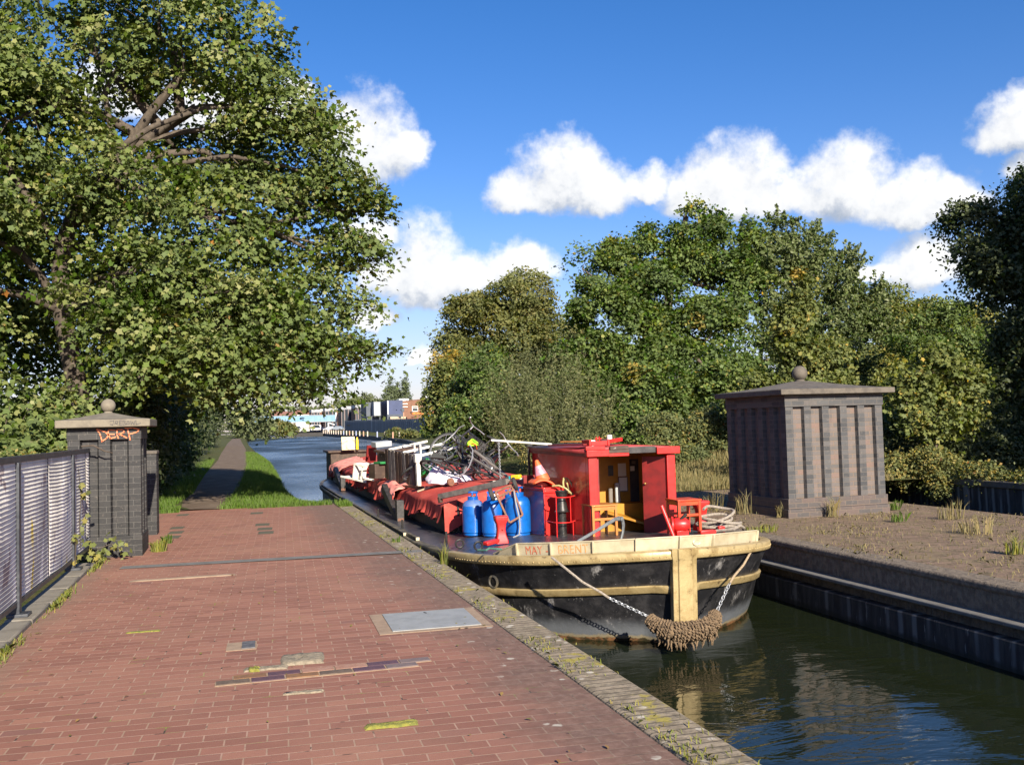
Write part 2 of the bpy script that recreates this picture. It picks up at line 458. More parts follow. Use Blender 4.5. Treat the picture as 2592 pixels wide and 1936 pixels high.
def mk_platform():
    m, N, out = new_mat('old_paving')
    v = N.coord()
    b = N.brick(N.mapping(v, rot=(0, 0, .12)), .235, .078, .012, (0, 0, 0), (1, 1, 1), (.5, .5, .5), .5, 0, .3)
    c = N.ramp(b['Color'], [(0, (.145, .098, .072)), (.5, (.195, .13, .095)), (1, (.245, .162, .122))])
    c = N.mix(N.math('MULTIPLY', b['Fac'], .75), c, (.22, .18, .11))
    c = N.mix(N.math('MULTIPLY', N.step(N.noise(v, 1.2, 6, .7), .47, .66), .8), c, (.22, .17, .10))
    c = N.mix(N.math('MULTIPLY', N.step(N.noise(v, 5.5, 6, .75), .52, .62), .8), c, (.10, .085, .045))
    c = N.mix(N.math('MULTIPLY', N.step(N.noise(v, 18, 6, .75), .56, .68), .8), c, (.30, .25, .165))
    s = N.sep(v)
    lip = N.step(N.math('ADD', s['X'], N.math('MULTIPLY', N.noise(v, 4, 4), .12)), 7.27, 7.2)
    c = N.mix(lip, c, N.mix(N.step(N.noise(v, 13, 6, .7), .4, .6), (.14, .115, .09), (.22, .18, .135)))
    nm = N.bump(N.math('SUBTRACT', N.noise(v, 24, 6, .7), N.math('MULTIPLY', b['Fac'], .5)), 1.0, .02)
    pbsdf(N, out, c, .92, 0, .2, nm)
mk_platform()

def mk_engineering(name, cols, mort, w=.232, h=.0765, ms=.006, fm=.85):
    m, N, out = new_mat(name)
    v = N.coord('UV')
    b = N.brick(v, w, h, ms, (0, 0, 0), (1, 1, 1), (.5, .5, .5), .5, 0, .15)
    ob = N.coord()
    c = N.ramp(b['Color'], cols)
    c = N.mix(N.math('MULTIPLY', N.step(N.noise(ob, 3, 5, .65), .5, .7), .35), c, cols[0][1])
    c = N.mix(N.math('MULTIPLY', N.step(N.noise(ob, 26, 5, .7), .55, .75), .3), c, (.30, .25, .21))
    vs = N.noise(N.mapping(ob, scale=(1, 1, .12)), 7, 5, .65)
    c = N.mix(N.math('MULTIPLY', N.step(vs, .55, .75), .30), c, (.02, .02, .02))
    c = N.mix(N.math('MULTIPLY', b['Fac'], fm), c, mort)
    hh = N.math('SUBTRACT', N.math('MULTIPLY', N.noise(ob, 45, 4), .3), b['Fac'])
    pbsdf(N, out, c, .62, 0, .45, N.bump(hh, .6, .005))
mk_engineering('blue_brick', [(0, (.036, .038, .041)), (.45, (.057, .058, .061)), (.8, (.078, .077, .077)), (1, (.095, .082, .076))], (.115, .10, .085), .235, .0765, .005)
mk_engineering('pink_brick', [(0, (.088, .081, .077)), (.5, (.115, .099, .092)), (.85, (.135, .106, .094)), (1, (.155, .10, .08))], (.18, .125, .085), .235, .0765, .005)
mk_engineering('black_brick', [(0, (.010, .010, .011)), (.6, (.017, .017, .018)), (1, (.032, .030, .029))], (.12, .115, .105), .23, .0765, .0035, .7)
mk_engineering('plinth_brick', [(0, (.058, .053, .052)), (.5, (.072, .061, .058)), (1, (.098, .07, .06))], (.14, .105, .08), .235, .0765, .006)

def mk_wall():
    m, N, out = new_mat('canal_wall')
    v = N.coord()
    s = N.sep(v)
    st = N.mapping(v, scale=(1, 1, .16))
    c = N.mix(N.step(N.noise(st, 9, 6, .7), .4, .65), (.022, .022, .025), (.06, .057, .055))
    c = N.mix(N.math('MULTIPLY', N.step(N.noise(st, 16, 5, .7), .60, .72), .8), c, (.26, .25, .23))
    rib = N.math('SINE', N.math('ADD', N.math('MULTIPLY', s['Y'], 2 * PI / .225), N.math('MULTIPLY', N.noise(v, 1.5, 2), 3)))
    c = N.mix(N.math('MULTIPLY', N.step(N.math('MULTIPLY', rib, N.step(N.noise(st, 2.5, 4), .35, .65)), .1, .8), .75), c, (.20, .195, .185))
    c = N.mix(N.math('MULTIPLY', N.step(N.math('ADD', s['Z'], N.math('MULTIPLY', N.noise(v, 8, 5), .1)), -.62, -.68), .8), c, (.02, .022, .016))
    nm = N.bump(N.noise(st, 30, 5), .5, .008)
    pbsdf(N, out, c, .75, 0, .4, nm)
mk_wall()

def mk_water():
    m, N, out = new_mat('canal_water')
    v = N.coord()
    s = N.sep(v)
    a = N.noise(N.mapping(v, rot=(0, 0, .25), scale=(1.0, 1.9, 1)), 1.5, 3, .5, 0, .6)
    b = N.noise(N.mapping(v, rot=(0, 0, -.2), scale=(1, 2.4, 1)), 6, 3, .55, 0, .4)
    far = N.step(s['Y'], 22, 45)
    w = N.noise(N.mapping(v, scale=(.12, .05, 1)), 1.0, 3)
    b2 = N.noise(N.mapping(v, scale=(.7, 1.5, 1)), 4.5, 4, .6)
    h = N.math('ADD', N.math('MULTIPLY', a, N.math('ADD', N.math('MULTIPLY', far, .2), .42)), N.math('MULTIPLY', b, .05))
    h = N.math('ADD', h, N.math('MULTIPLY', b2, N.math('MULTIPLY', far, N.math('ADD', N.math('MULTIPLY', N.step(w, .35, .65), 3.0), 1.0))))
    nm = N.bump(h, 1.0, .034)
    rg = N.math('ADD', .03, N.math('MULTIPLY', far, N.math('ADD', .20, N.math('MULTIPLY', N.step(w, .3, .7), .22))))
    p = pbsdf(N, out, (.010, .014, .006), rg, 0, .5, nm)
    p.inputs['IOR'].default_value = 1.33
mk_water()

def mk_ground():
    m, N, out = new_mat('bank_earth')
    v = N.coord()
    c = N.mix(N.step(N.noise(v, .8, 6, .7), .4, .6), (.05, .07, .018), (.09, .085, .035))
    c = N.mix(N.step(N.noise(v, 4, 6, .7), .5, .7), c, (.12, .10, .05))
    pbsdf(N, out, c, .95, 0, .1, N.bump(N.noise(v, 14, 6, .7), 1, .04))
    m, N, out = new_mat('path_dirt')
    v = N.coord()
    c = N.mix(N.step(N.noise(v, 1.5, 6, .7), .4, .65), (.13, .097, .072), (.19, .148, .11))
    c = N.mix(N.step(N.noise(v, 7, 6, .7), .55, .7), c, (.12, .09, .07))
    pbsdf(N, out, c, .95, 0, .1, N.bump(N.noise(v, 30, 6, .7), .8, .02))
mk_ground()

def mk_hull():
    m, N, out = new_mat('hull_black')
    v = N.coord()      # boat space: z = 0 at the waterline
    s = N.sep(v)
    c = N.mix(N.step(N.noise(v, 5, 6, .7), .42, .68), (.013, .013, .015), (.035, .034, .036))
    c = N.mix(N.math('MULTIPLY', N.step(N.noise(N.mapping(v, scale=(1, 1, .45)), 4.4, 7, .75), .57, .70), .8), c, (.34, .33, .32))
    c = N.mix(N.math('MULTIPLY', N.step(N.noise(v, 38, 3, .7), .68, .74), .7), c, (.36, .35, .34))
    z = N.math('ADD', s['Z'], N.math('MULTIPLY', N.math('SUBTRACT', N.noise(v, 6, 6, .7), .5), .12))
    c = N.mix(N.math('MULTIPLY', N.step(z, .30, .10), .75), c, (.17, .185, .205))
    c = N.mix(N.math('MULTIPLY', N.step(z, .085, .055), .9), c, (.26, .215, .13))
    c = N.mix(N.step(z, .05, .03), c, N.mix(N.step(N.noise(v, 9, 5, .7), .42, .6), (.05, .04, .022), (.24, .12, .055)))
    nm = N.bump(N.math('ADD', N.noise(v, 3.5, 4), N.math('MULTIPLY', N.noise(v, 45, 4), .12)), .55, .02)
    pbsdf(N, out, c, N.math('ADD', N.math('MULTIPLY', N.noise(v, 8, 4), .3), .2), 0, .55, nm)
mk_hull()

def mk_tarp():
    m, N, out = new_mat('tarp_red')
    v = N.coord()
    c = N.mix(N.step(N.noise(v, 1.6, 6, .65), .4, .66), (.42, .052, .040), (.52, .085, .062))
    c = N.mix(N.math('MULTIPLY', N.step(N.noise(v, 7, 6, .7), .56, .72), .55), c, (.24, .026, .022))
    c = N.mix(N.math('MULTIPLY', N.step(N.noise(v, 3.1, 5, .7), .58, .7), .35), c, (.55, .16, .12))
    weave = N.noise(v, 150, 2)
    wr = N.noise(N.mapping(v, scale=(1.2, 4, 1)), 2.2, 5, .6)
    nm = N.bump(N.math('ADD', N.math('MULTIPLY', weave, .06), wr), .55, .04)
    pbsdf(N, out, c, .85, 0, .25, nm)
mk_tarp()

def mk_fence_mesh():
    m, N, out = new_mat('mesh_wire')
    v = N.coord()
    st = N.mapping(v, rot=(.42, 0, 0), scale=(1, 1, .25))
    c = N.mix(N.step(N.noise(v, 1.1, 4), .4, .6), (.66, .63, .57), (.48, .46, .42))
    c = N.mix(N.step(N.noise(st, 3.2, 3), .60, .63), c, (.76, .72, .66))
    c = N.mix(N.step(N.noise(N.vmath('ADD', st, (3, 7, 2)), 2.6, 3), .66, .69), c, (.60, .46, .06))
    c = N.mix(N.step(N.noise(N.vmath('ADD', st, (9, 1, 5)), 2.9, 3), .64, .67), c, (.32, .36, .46))
    c = N.mix(N.step(N.noise(N.vmath('ADD', v, (4, 4, 1)), 2.1, 4), .62, .66), c, (.34, .28, .26))
    pbsdf(N, out, c, .5, .15, .5)
mk_fence_mesh()

def mk_corr():
    m, N, out = new_mat('corrugated_grey')
    v = N.coord()
    st = N.mapping(v, scale=(.28, .28, .02))
    c = N.mix(N.step(N.noise(st, 2.0, 4), .45, .6), (.105, .125, .15), (.135, .155, .18))
    c = N.mix(N.step(N.noise(N.vmath('ADD', st, (5, 3, 1)), 2.2, 4, .7), .62, .66), c, (.30, .33, .35))
    pbsdf(N, out, c, .6, 0, .4)
mk_corr()
M = MATS
# ------------------------------------------------------------------ camera, sky, sun
FPX, H = 2440.0, 1.65
def cam_axes():
    Y = np.array([600 - 1296.0, -(1094 - 968.0), -FPX]); Y /= np.linalg.norm(Y)
    Z = np.cross([1, .028, 0], Y); Z /= np.linalg.norm(Z)
    return np.stack([np.cross(Y, Z), Y, Z])
cd = bpy.data.cameras.new('camera'); cam = bpy.data.objects.new('camera', cd); COL.objects.link(cam)
cd.sensor_width = 36; cd.lens = FPX / 2592 * 36; cd.clip_end = 6000; cd.clip_start = .05
cam.matrix_world = Matrix(cam_axes().tolist()).to_4x4()
cam.location = (0, 0, H)
SC.camera = cam

W = bpy.data.worlds.new('World'); SC.world = W; W.use_nodes = True
wt = W.node_tree; wt.nodes.clear(); N = NT(wt)
sky = N.n('ShaderNodeTexSky', sky_type='NISHITA')
sky.sun_disc = False
sky.sun_elevation = math.radians(SUN_EL)
sky.sun_rotation = math.radians(180 - SUN_AZ)
sky.altitude = 30; sky.air_density = 1.0; sky.dust_density = .35; sky.ozone_density = 3.0
hs = N.n('ShaderNodeHueSaturation'); hs.inputs['Saturation'].default_value = 1.33; hs.inputs['Value'].default_value = 1.32
wt.links.new(sky.outputs[0], hs.inputs['Color'])
skyt = N.mix(1.0, hs.outputs['Color'], (1.16, .90, 1.06), 'MULTIPLY')

CLOUDS = [(7.65,16.73,2.66,2.41),(10.11,16.5,1.14,1.01),(6.02,16.7,1.77,1.01),(2.31,18.09,2.28,1.27),(3.66,19.39,1.01,.63),(-1.31,17.89,3.04,1.52),(-6.48,18.67,2.28,1.27),
 (19.35,14.48,2.53,2.03),(21.39,13.6,2.15,1.52),(16.96,13.51,1.9,1.27),(24.41,13.7,1.52,.89),
 (29.5,13.4,3.0,2.15),(34,12.4,4.5,1.1),(27.36,12.98,2.03,1.27),(32.32,12.58,2.53,1.27),(35.61,12.76,2.41,2.15),(38.71,11.68,2.78,1.52),(41.01,11.16,2.03,.76),
 (10.89,9.34,2.15,2.41),(9.11,9.09,1.77,1.52),(13.23,9.03,2.03,1.27),(16.56,9.5,2.03,1.27),(7.53,11.51,1.77,.89),
 (44.6,14.9,2.2,1.6),(44.9,12.6,1.27,.76),(39.26,8.13,2.15,1.39),(37.1,7.81,1.52,.63),(7.97,6.67,1.27,.76),(10.77,4.17,.89,.56),(14.88,8.73,1.52,.76),
 # clouds beside and behind the view, seen only by the light and in the water
 (58,15,6,3),(68,11,8,3),(-28,15,6,3),(-45,11,8,3),(20,46,7,4),(75,55,9,6)]
g = bpy.data.node_groups.new('cloud_field', 'ShaderNodeTree')
g.interface.new_socket('Dir', in_out='INPUT', socket_type='NodeSocketVector')
g.interface.new_socket('Field', in_out='OUTPUT', socket_type='NodeSocketFloat')
G = NT(g); gi = G.n('NodeGroupInput'); go = G.n('NodeGroupOutput')
d = G.vmath('NORMALIZE', gi.outputs[0])
wob = G.vmath('SCALE', G.vmath('SUBTRACT', G.noise(d, 34, 5, .55, 1), (.5, .5, .5)), scale=.030)
d2 = G.vmath('ADD', d, wob)
s = G.sep(d2)
az = G.math('MULTIPLY', G.math('ARCTAN2', s['X'], s['Y']), 180 / PI)
el = G.math('MULTIPLY', G.math('ARCSINE', G.math('MAXIMUM', G.math('MINIMUM', s['Z'], 1), -1)), 180 / PI)
acc = None
for (a0, e0, ra, re) in CLOUDS:
    ra *= 1.18; re *= 1.12
    e_b = e0 - re * .35
    da = G.math('MULTIPLY', G.math('SUBTRACT', az, a0), 1 / ra)
    de = G.math('SUBTRACT', el, e_b)
    up = G.math('MULTIPLY', G.math('MAXIMUM', de, 0), 1 / (re * 1.35))
    dn = G.math('MULTIPLY', G.math('MINIMUM', de, 0), 1 / (re * .55))
    q = G.math('ADD', G.math('MULTIPLY', da, da), G.math('ADD', G.math('MULTIPLY', up, up), G.math('MULTIPLY', dn, dn)))
    f = G.math('SUBTRACT', 1.0, q)
    acc = f if acc is None else G.math('SMOOTH_MAX', acc, f, .25)
acc = G.math('MAXIMUM', acc, -1.5)
n1 = G.noise(d, 26, 9, .58)
n2 = G.noise(d, 95, 6, .6)
tot = G.math('ADD', acc, G.math('ADD', G.math('MULTIPLY', G.math('SUBTRACT', n1, .5), 1.75), G.math('MULTIPLY', G.math('SUBTRACT', n2, .5), .75)))
wt_l = g.links.new(tot, go.inputs[0])
def field(vec):
    x = N.n('ShaderNodeGroup'); x.node_tree = g; N.set(x.inputs[0], vec); return x.outputs[0]
dirv = N.coord('Generated')
f0 = field(dirv)
f1 = field(N.vmath('ADD', dirv, (.012, -.004, .022)))
dens = N.step(f0, -.50, .70)
lit = N.math('ADD', .62, N.math('MULTIPLY', N.math('SUBTRACT', f0, f1), .42))
lit = N.math('SUBTRACT', lit, N.math('MULTIPLY', N.step(f1, .75, 1.5), .34))
lit = N.math('MINIMUM', N.math('MAXIMUM', lit, .0), 1.0)
ccol = N.ramp(lit, [(0, (.44, .50, .60)), (.35, (.62, .66, .73)), (.62, (.90, .91, .92)), (1, (1.12, 1.11, 1.09))])
bg1 = N.n('ShaderNodeBackground'); bg1.inputs['Strength'].default_value = .055
# pale veil low over the horizon
sz = N.sep(dirv)['Z']
veil = N.math('MULTIPLY', N.step(sz, .22, -.02), .48)
skyc = N.mix(veil, skyt, (3.7, 4.8, 6.2))
wt.links.new(skyc, bg1.inputs['Color'])
bg2 = N.n('ShaderNodeBackground'); bg2.inputs['Strength'].default_value = .50
wt.links.new(ccol, bg2.inputs['Color'])
mx = N.n('ShaderNodeMixShader'); N.set(mx.inputs[0], N.math('MULTIPLY', dens, .96))
wt.links.new(bg1.outputs[0], mx.inputs[1]); wt.links.new(bg2.outputs[0], mx.inputs[2])
wo = N.n('ShaderNodeOutputWorld'); wt.links.new(mx.outputs[0], wo.inputs[0])
W.cycles.sampling_method = 'MANUAL'; W.cycles.sample_map_resolution = 1024

sl = bpy.data.lights.new('sun', 'SUN'); sl.energy = 5.0; sl.angle = math.radians(.53); sl.color = (1, .90, .75)
so = bpy.data.objects.new('sun', sl); COL.objects.link(so)
a, e = math.radians(SUN_AZ), math.radians(SUN_EL)
SUNV = Vector((math.sin(a) * math.cos(e), -math.cos(a) * math.cos(e), math.sin(e)))
so.rotation_euler = SUNV.to_track_quat('Z', 'Y').to_euler()
SC.view_settings.view_transform = 'Standard'; SC.view_settings.look = 'None'
SC.view_settings.exposure = 1.06; SC.view_settings.gamma = 1.0
SC.cycles.max_bounces = 6; SC.cycles.diffuse_bounces = 2; SC.cycles.glossy_bounces = 3; SC.cycles.transmission_bounces = 4
SC.cycles.transparent_max_bounces = 4; SC.cycles.caustics_reflective = False; SC.cycles.caustics_refractive = False
SC.cycles.use_denoising = True
SC.cycles.sample_clamp_indirect = 6

# ------------------------------------------------------------------ setting: ground, walkway, water
WZ = -.75
XL, XR = 2.38, 6.92          # water edges of the near canal arm
X2L, X2R = 11.9, 16.85       # the second arm
def interp(x, pts):
    return float(np.interp(x, [p[0] for p in pts], [p[1] for p in pts]))
LEFT_EDGE = [(21.9, 2.34), (23, 1.95), (25, 1.62), (32, 1.5), (45, 1.75), (61, 1.97), (80, 1.8), (150, 1.7), (260, 2.2), (330, 5), (395, 12)]
RIGHT_EDGE = [(20.6, 6.95), (27, 7.0), (34, 7.4), (45, 9.0), (70, 13.5), (100, 19), (142, 24), (233, 28.4), (388, 33)]
def quay_top(y): return interp(y, [(60, -.35), (100, -.3), (142, -.2), (233, .25), (390, .95)])

gb = MB()
ys = [21.9, 22.4, 23, 24, 25, 27, 29, 32, 36, 40, 45, 52, 61, 70, 80, 100, 125, 150, 200, 260, 330, 395]
rows = []
for y in ys:
    x = interp(y, LEFT_EDGE)
    rows.append([(x + dx, y, z) for dx, z in ((.25, -1.3), (.08, -.6), (-.02, -.36), (-.3, -.13), (-.7, -.03), (-1.6, -.02), (-3.2, .02), (-6, .25), (-14, .8), (-60, 1.0), (-600, 1.2))])
gb.grid(rows)
gb.grid([[(-600, -30, -.3), (-2.02, -30, -.3)], [(-600, 21.9, -.3), (-2.02, 21.9, -.3)]])
ys = [20.6, 22, 24, 27, 30, 34, 39, 45, 55, 70, 85, 100, 120, 142, 180, 233, 300, 388]
rows = []
for y in ys:
    x = interp(y, RIGHT_EDGE); q = quay_top(y); near = 1 if y < 62 else 0; ez = interp(y, [(20.6, 0), (22.5, .25), (28, 1)])
    z1 = -.25 if near else q
    rows.append([(x + dx, y, z) for dx, z in ((-.15 if near else .3, -1.3), (0 if near else .31, -.62 if near else q - .01), (.5, z1), (1.5, -.02 if near else q + .03), (3.5, .25 * ez if near else q + .3), (8, 1.0 * ez if near else q + .55), (20, 1.2 * ez), (70, 2.6 * ez), (600, 4 * ez))])
gb.grid(rows)
gb.grid([[(X2R + .2, -30, -.04), (600, -30, -.04)], [(X2R + .2, 20.6, -.04), (600, 20.6, -.04)]])
# far land closing the view
gb.grid([[(-600, 395, 1.2), (12, 395, 1.0), (12.01, 395, 1.0)], [(-600, 2500, 3), (12, 2500, 3), (14, 2500, 3)]])
gb.grid([[(24, 388.5, 1.1), (600, 388.5, 4)], [(24, 2500, 3), (600, 2500, 6)]])
tag(gb.build('ground', M['bank_earth'], angle=80), 'rough grassy earth of the canal banks', kind='structure')

wb = MB(); wb.grid([[(-40, -30, WZ), (70, -30, WZ)], [(-40, 520, WZ), (70, 520, WZ)]])
tag(wb.build('water', M['canal_water'], smooth=False), 'dark still canal water', kind='structure')

wk = MB(); wk.lim(-1.80, 2.05, -8, 22.05, -.5, 0)
tag(wk.build('walkway', M['paving_brick'], smooth=False), 'red brick paved towpath over the aqueduct', kind='structure')
cp = MB()
random.seed(3)
cp.lim(2.052, XL, -8, 22.0, -.42, .012)
cb = cp.build('coping', M['coping_brick'], smooth=False, bevel=.025)
tag(cb, 'mossy brick-on-edge coping along the water side of the walkway', kind='structure')
lw = MB(); lw.lim(2.0, XL - .03, -8, 21.98, -2, -.425)
tag(lw.build('canal_wall', M['canal_wall'], smooth=False), 'dark canal wall under the mossy walkway coping', 'wall')

db = MB()
p0, p1 = Vector((-1.42, 13.02, 0)), Vector((2.34, 12.735, 0))
dn = (p1 - p0).normalized(); nn = Vector((-dn.y, dn.x, 0))
for k, z in ((.125, .0045),):
    db.add([p0 - nn * k + Vector((0, 0, z)), p1 - nn * k + Vector((0, 0, z + .008)), p1 + nn * k + Vector((0, 0, z + .008)), p0 + nn * k + Vector((0, 0, z))], [(0, 1, 2, 3)])
tag(db.build('drain_strip', M['drain_grey'], smooth=False), 'grey strip crossing the brick walkway', kind='structure')

# dirt towpath beyond the paving
pb = MB()
rows = []
for y, a, b in ((21.85, -1.42, -.35), (24, -1.36, -.24), (28, -1.24, -.04), (38, -1.28, .22), (49, -1.3, .42), (70, -1.4, .6), (100, -1.48, .8), (160, -1.7, .7), (260, -2.2, .8)):
    rows.append([(a, y, .012), ((a + b) / 2, y, .035), (b, y, .012)])
pb.grid(rows)
tag(pb.build('towpath', M['path_dirt']), 'narrow beaten earth towpath', kind='structure')

# ------------------------------------------------------------------ the brick island between the two canal arms
isl = MB(); isl.lim(XR + .02, X2L, -8, 20.45, -2, -.012)
tag(isl.build('island', M['old_paving'], smooth=False), 'weedy old brick paving between the two canal arms', kind='structure')
for x0, x1, cname, lab, fac in ((XR, XR + .34, 'w1', 'dark streaked canal wall with brick coping opposite the boat', -1),):
    r = empty('canal_wall', (x0, 6, 0), lab, 'wall')
    b = MB(); b.lim(x0 + .05, x0 + .3, -8, 20.46, -2.0, -.03); b.build('wall_face', M['canal_wall'], r, smooth=False)
    b = MB(); b.lim(x0, x0 + .33, -8, 20.47, -.085, .004); b.build('coping', M['old_paving'], r, bevel=.03)
    b = MB(); b.lim(x0 - .14, x0 + .06, -8, 20.4, -.335, -.29); b.build('ledge', M['drain_grey'], r, bevel=.012)
    b = MB(); b.lim(x0 - .10, x0 + .06, -8, 20.4, -1.8, -.46); b.build('lower_wall', M['canal_wall'], r, bevel=.02)
r = empty('canal_wall', (X2R, 10, 0), 'dark far wall of the second canal arm with brambles spilling over it', 'wall')
b = MB(); b.lim(X2R, X2R + .4, -8, 26, -2, -.03); b.build('wall_face', M['canal_wall'], r, smooth=False)
b = MB(); b.lim(X2R - .04, X2R + .45, -8, 26, -.12, .03); b.build('coping', M['stone_cap_dark'], r, bevel=.02)
b = MB()
for y in (14.2, 16.8, 19.3): b.lim(X2R - .05, X2R, y, y + .16, -.9, -.125)
b.build('pilaster', M['drain_grey'], r, bevel=.01)

# ------------------------------------------------------------------ big brick monument (pier) on the island
def fluted(x0, x1, y0, y1, nx, ny, dep):
    """plan outline, counter-clockwise, V-shaped flutes in the four faces"""
    pts = []
    def run(a, b, n, inward):
        a, b, inward = Vector(a), Vector(b), Vector(inward)
        L = (b - a).length; d = (b - a) / L
        pitch = L / (n + .42)
        for k in range(n):
            c = pitch * (k + .71)
            w = pitch * .31
            pts.append(tuple(a + d * (c - w)))
            pts.append(tuple(a + d * (c - w * .80) + inward * dep))
            pts.append(tuple(a + d * (c + w * .80) + inward * dep))
            pts.append(tuple(a + d * (c + w)))
    pts.append((x0, y0)); run((x0, y0), (x1, y0), nx, (0, 1))
    pts.append((x1, y0)); run((x1, y0), (x1, y1), ny, (-1, 0))
    pts.append((x1, y1)); run((x1, y1), (x0, y1), nx, (0, -1))
    pts.append((x0, y1)); run((x0, y1), (x0, y0), ny, (1, 0))
    return pts
def prism_m(b, poly, z0, z1):
    n = len(poly)
    X0, X1 = min(p[0] for p in poly), max(p[0] for p in poly); Y0, Y1 = min(p[1] for p in poly), max(p[1] for p in poly)
    b.add([(p[0], p[1], z0) for p in poly] + [(p[0], p[1], z1) for p in poly],
          [tuple(range(n - 1, -1, -1)), tuple(range(n, 2 * n))])
    for i in range(n):
        p, q = poly[i], poly[(i + 1) % n]
        sl = all(min(t[0] - X0, X1 - t[0], t[1] - Y0, Y1 - t[1]) > .02 for t in (p, q))
        k = len(b.v) - 2 * n
        b.f.append((k + i, k + (i + 1) % n, k + n + (i + 1) % n, k + n + i)); b.m.append(1 if sl else 0)

mx0, mx1, my0, my1 = 8.69, 10.57, 14.05, 16.05
r = empty('brick_pier', (9.63, 15.05, 0), 'large fluted blue-brick pier with a pyramid cap and stone ball, on the island', 'brick pier')
b = MB(); prism_m(b, fluted(mx0 + .01, mx1 - .01, my0 + .01, my1 - .01, 5, 5, .065), .30, 1.815)
b.build('shaft', [M['blue_brick'], M['pink_brick']], r, smooth=False)
b = MB(); b.lim(mx0 - .005, mx1 + .005, my0 - .005, my1 + .005, 1.815, 2.01)
b.build('frieze', M['blue_brick'], r, smooth=False)
b = MB(); b.lim(mx0 - .015, mx1 + .015, my0 - .015, my1 + .015, .13, .30); b.lim(mx0 - .035, mx1 + .035, my0 - .035, my1 + .035, -.02, .13)
b.build('plinth', M['plinth_brick'], r, smooth=False, bevel=.008)
def pyramid_cap(b, x0, x1, y0, y1, z0, z1, z2, ov):
    b.lim(x0 - ov, x1 + ov, y0 - ov, y1 + ov, z0, z1)
    cx, cy = (x0 + x1) / 2, (y0 + y1) / 2
    rows = []
    for t in (0, .2, .45, .7, .9):
        k = 1 - t; zz = z1 + (z2 - z1) * (t ** 1.35)
        hx = (x1 - x0 + 2 * ov - .01) / 2 * k; hy = (y1 - y0 + 2 * ov - .01) / 2 * k
        rows.append([(cx - hx, cy - hy, zz), (cx + hx, cy - hy, zz), (cx + hx, cy + hy, zz), (cx - hx, cy + hy, zz)])
    b.grid(rows, closed=True)
    n = len(b.v); b.f.append((n - 4, n - 3, n - 2, n - 1)); b.m.append(0)
b = MB(); pyramid_cap(b, mx0, mx1, my0, my1, 2.012, 2.105, 2.30, .15)
cap = b.build('cap', M['stone_cap_dark'], r, bevel=.012)
b = MB(); b.ball((9.63, 15.05, 2.415), .135, 24); b.lathe([(.09, 2.25), (.075, 2.31)], (9.63, 15.05, 0), n=16)
b.build('stone_ball', M['stone_cap_dark'], cap)

# ------------------------------------------------------------------ left brick pillar with graffiti
px0, px1, py0, py1 = -2.22, -1.27, 14.2, 15.15
r = empty('brick_pier', (-1.745, 14.67, 0), 'black brick gate pillar with orange graffiti and stone ball, at the fence end', 'brick pier')
b = MB(); prism_m(b, fluted(px0 + .012, px1 - .012, py0 + .012, py1 - .012, 2, 2, .06), .28, 1.60)
b.build('shaft', [M['black_brick'], M['black_brick']], r, smooth=False)
b = MB(); b.lim(px0, px1, py0, py1, -.02, .28)
b.build('plinth', M['black_brick'], r, smooth=False, bevel=.006)
b = MB(); b.lim(px0, px1, py0, py1, 1.60, 1.765)
b.build('frieze', M['black_brick'], r, smooth=False, bevel=.006)
b = MB(); pyramid_cap(b, px0, px1, py0, py1, 1.767, 1.875, 1.99, .125)
cap = b.build('cap', M['stone_cap'], r, bevel=.014)
b = MB(); b.ball((-1.745, 14.67, 2.075), .098, 24); b.lathe([(.07, 1.94), (.05, 2.0)], (-1.745, 14.67, 0), n=16)
b.build('stone_ball', M['stone_cap'], cap)
def strokes(b, polys, y, w, map2):
    for pl in polys:
        q = [map2(*p) for p in pl]
        for (x0, z0), (x1, z1) in zip(q[:-1], q[1:]):
            d = Vector((x1 - x0, 0, z1 - z0)); L = d.length
            if L < 1e-5: continue
            d /= L
            b.bar(Vector((x0, y, z0)) - d * w * .35, Vector((x1, y, z1)) + d * w * .35, w, .003, (0, 1, 0))
# letter strokes, drawn in a 230 x 80 box
DERP = [[(0, 6), (14, 24), (22, 46), (28, 74)], [(2, 4), (46, 22), (62, 40), (52, 58), (26, 76)],
        [(62, 10), (60, 34), (72, 60)], [(64, 10), (98, 14)], [(62, 34), (92, 36)], [(72, 60), (100, 52)],
        [(108, 8), (106, 36), (114, 60)], [(110, 8), (140, 12), (146, 26), (116, 36)], [(118, 36), (138, 46), (158, 58)],
        [(164, 8), (170, 40), (176, 70)], [(150, 4), (190, 2), (226, 12), (214, 26), (172, 38)]]
b = MB(); strokes(b, DERP, py0 - .0025, .0155, lambda u, v: (-1.84 + u * .00242, 1.755 - v * .00235))
b.build('graffiti', M['graffiti_orange'], r, smooth=False)
SCR = [[(0, 8), (20, 4), (14, 26), (2, 22)], [(24, 24), (28, 8), (40, 8), (38, 18), (28, 18), (42, 26)], [(60, 8), (48, 8), (48, 26), (60, 26)], [(48, 17), (58, 17)],
       [(66, 26), (66, 8), (78, 10), (74, 17), (80, 24), (68, 26)], [(88, 10), (84, 24), (98, 22), (96, 10), (88, 10)], [(104, 8), (108, 26), (114, 14), (122, 26), (128, 6)], [(132, 6), (134, 26), (156, 20)]]
b = MB(); strokes(b, SCR, py0 - .127, .008, lambda u, v: (-1.655 + u * .0025, 1.868 - v * .0028))
b.build('cap_scribble', M['graffiti_black'], r, smooth=False)

r = empty('brick_pier', (-1.38, 17.2, 0), 'low plain black brick pier standing just behind the graffiti pillar', 'brick pier')
b = MB(); b.lim(-2.0, -1.29, 17.0, 17.45, -.05, 1.33); b.build('shaft', M['black_brick'], r, smooth=False, bevel=.006)
b = MB(); b.lim(-2.01, -1.28, 16.99, 17.46, 1.332, 1.385); b.build('coping', M['stone_cap_dark'], r, bevel=.01)

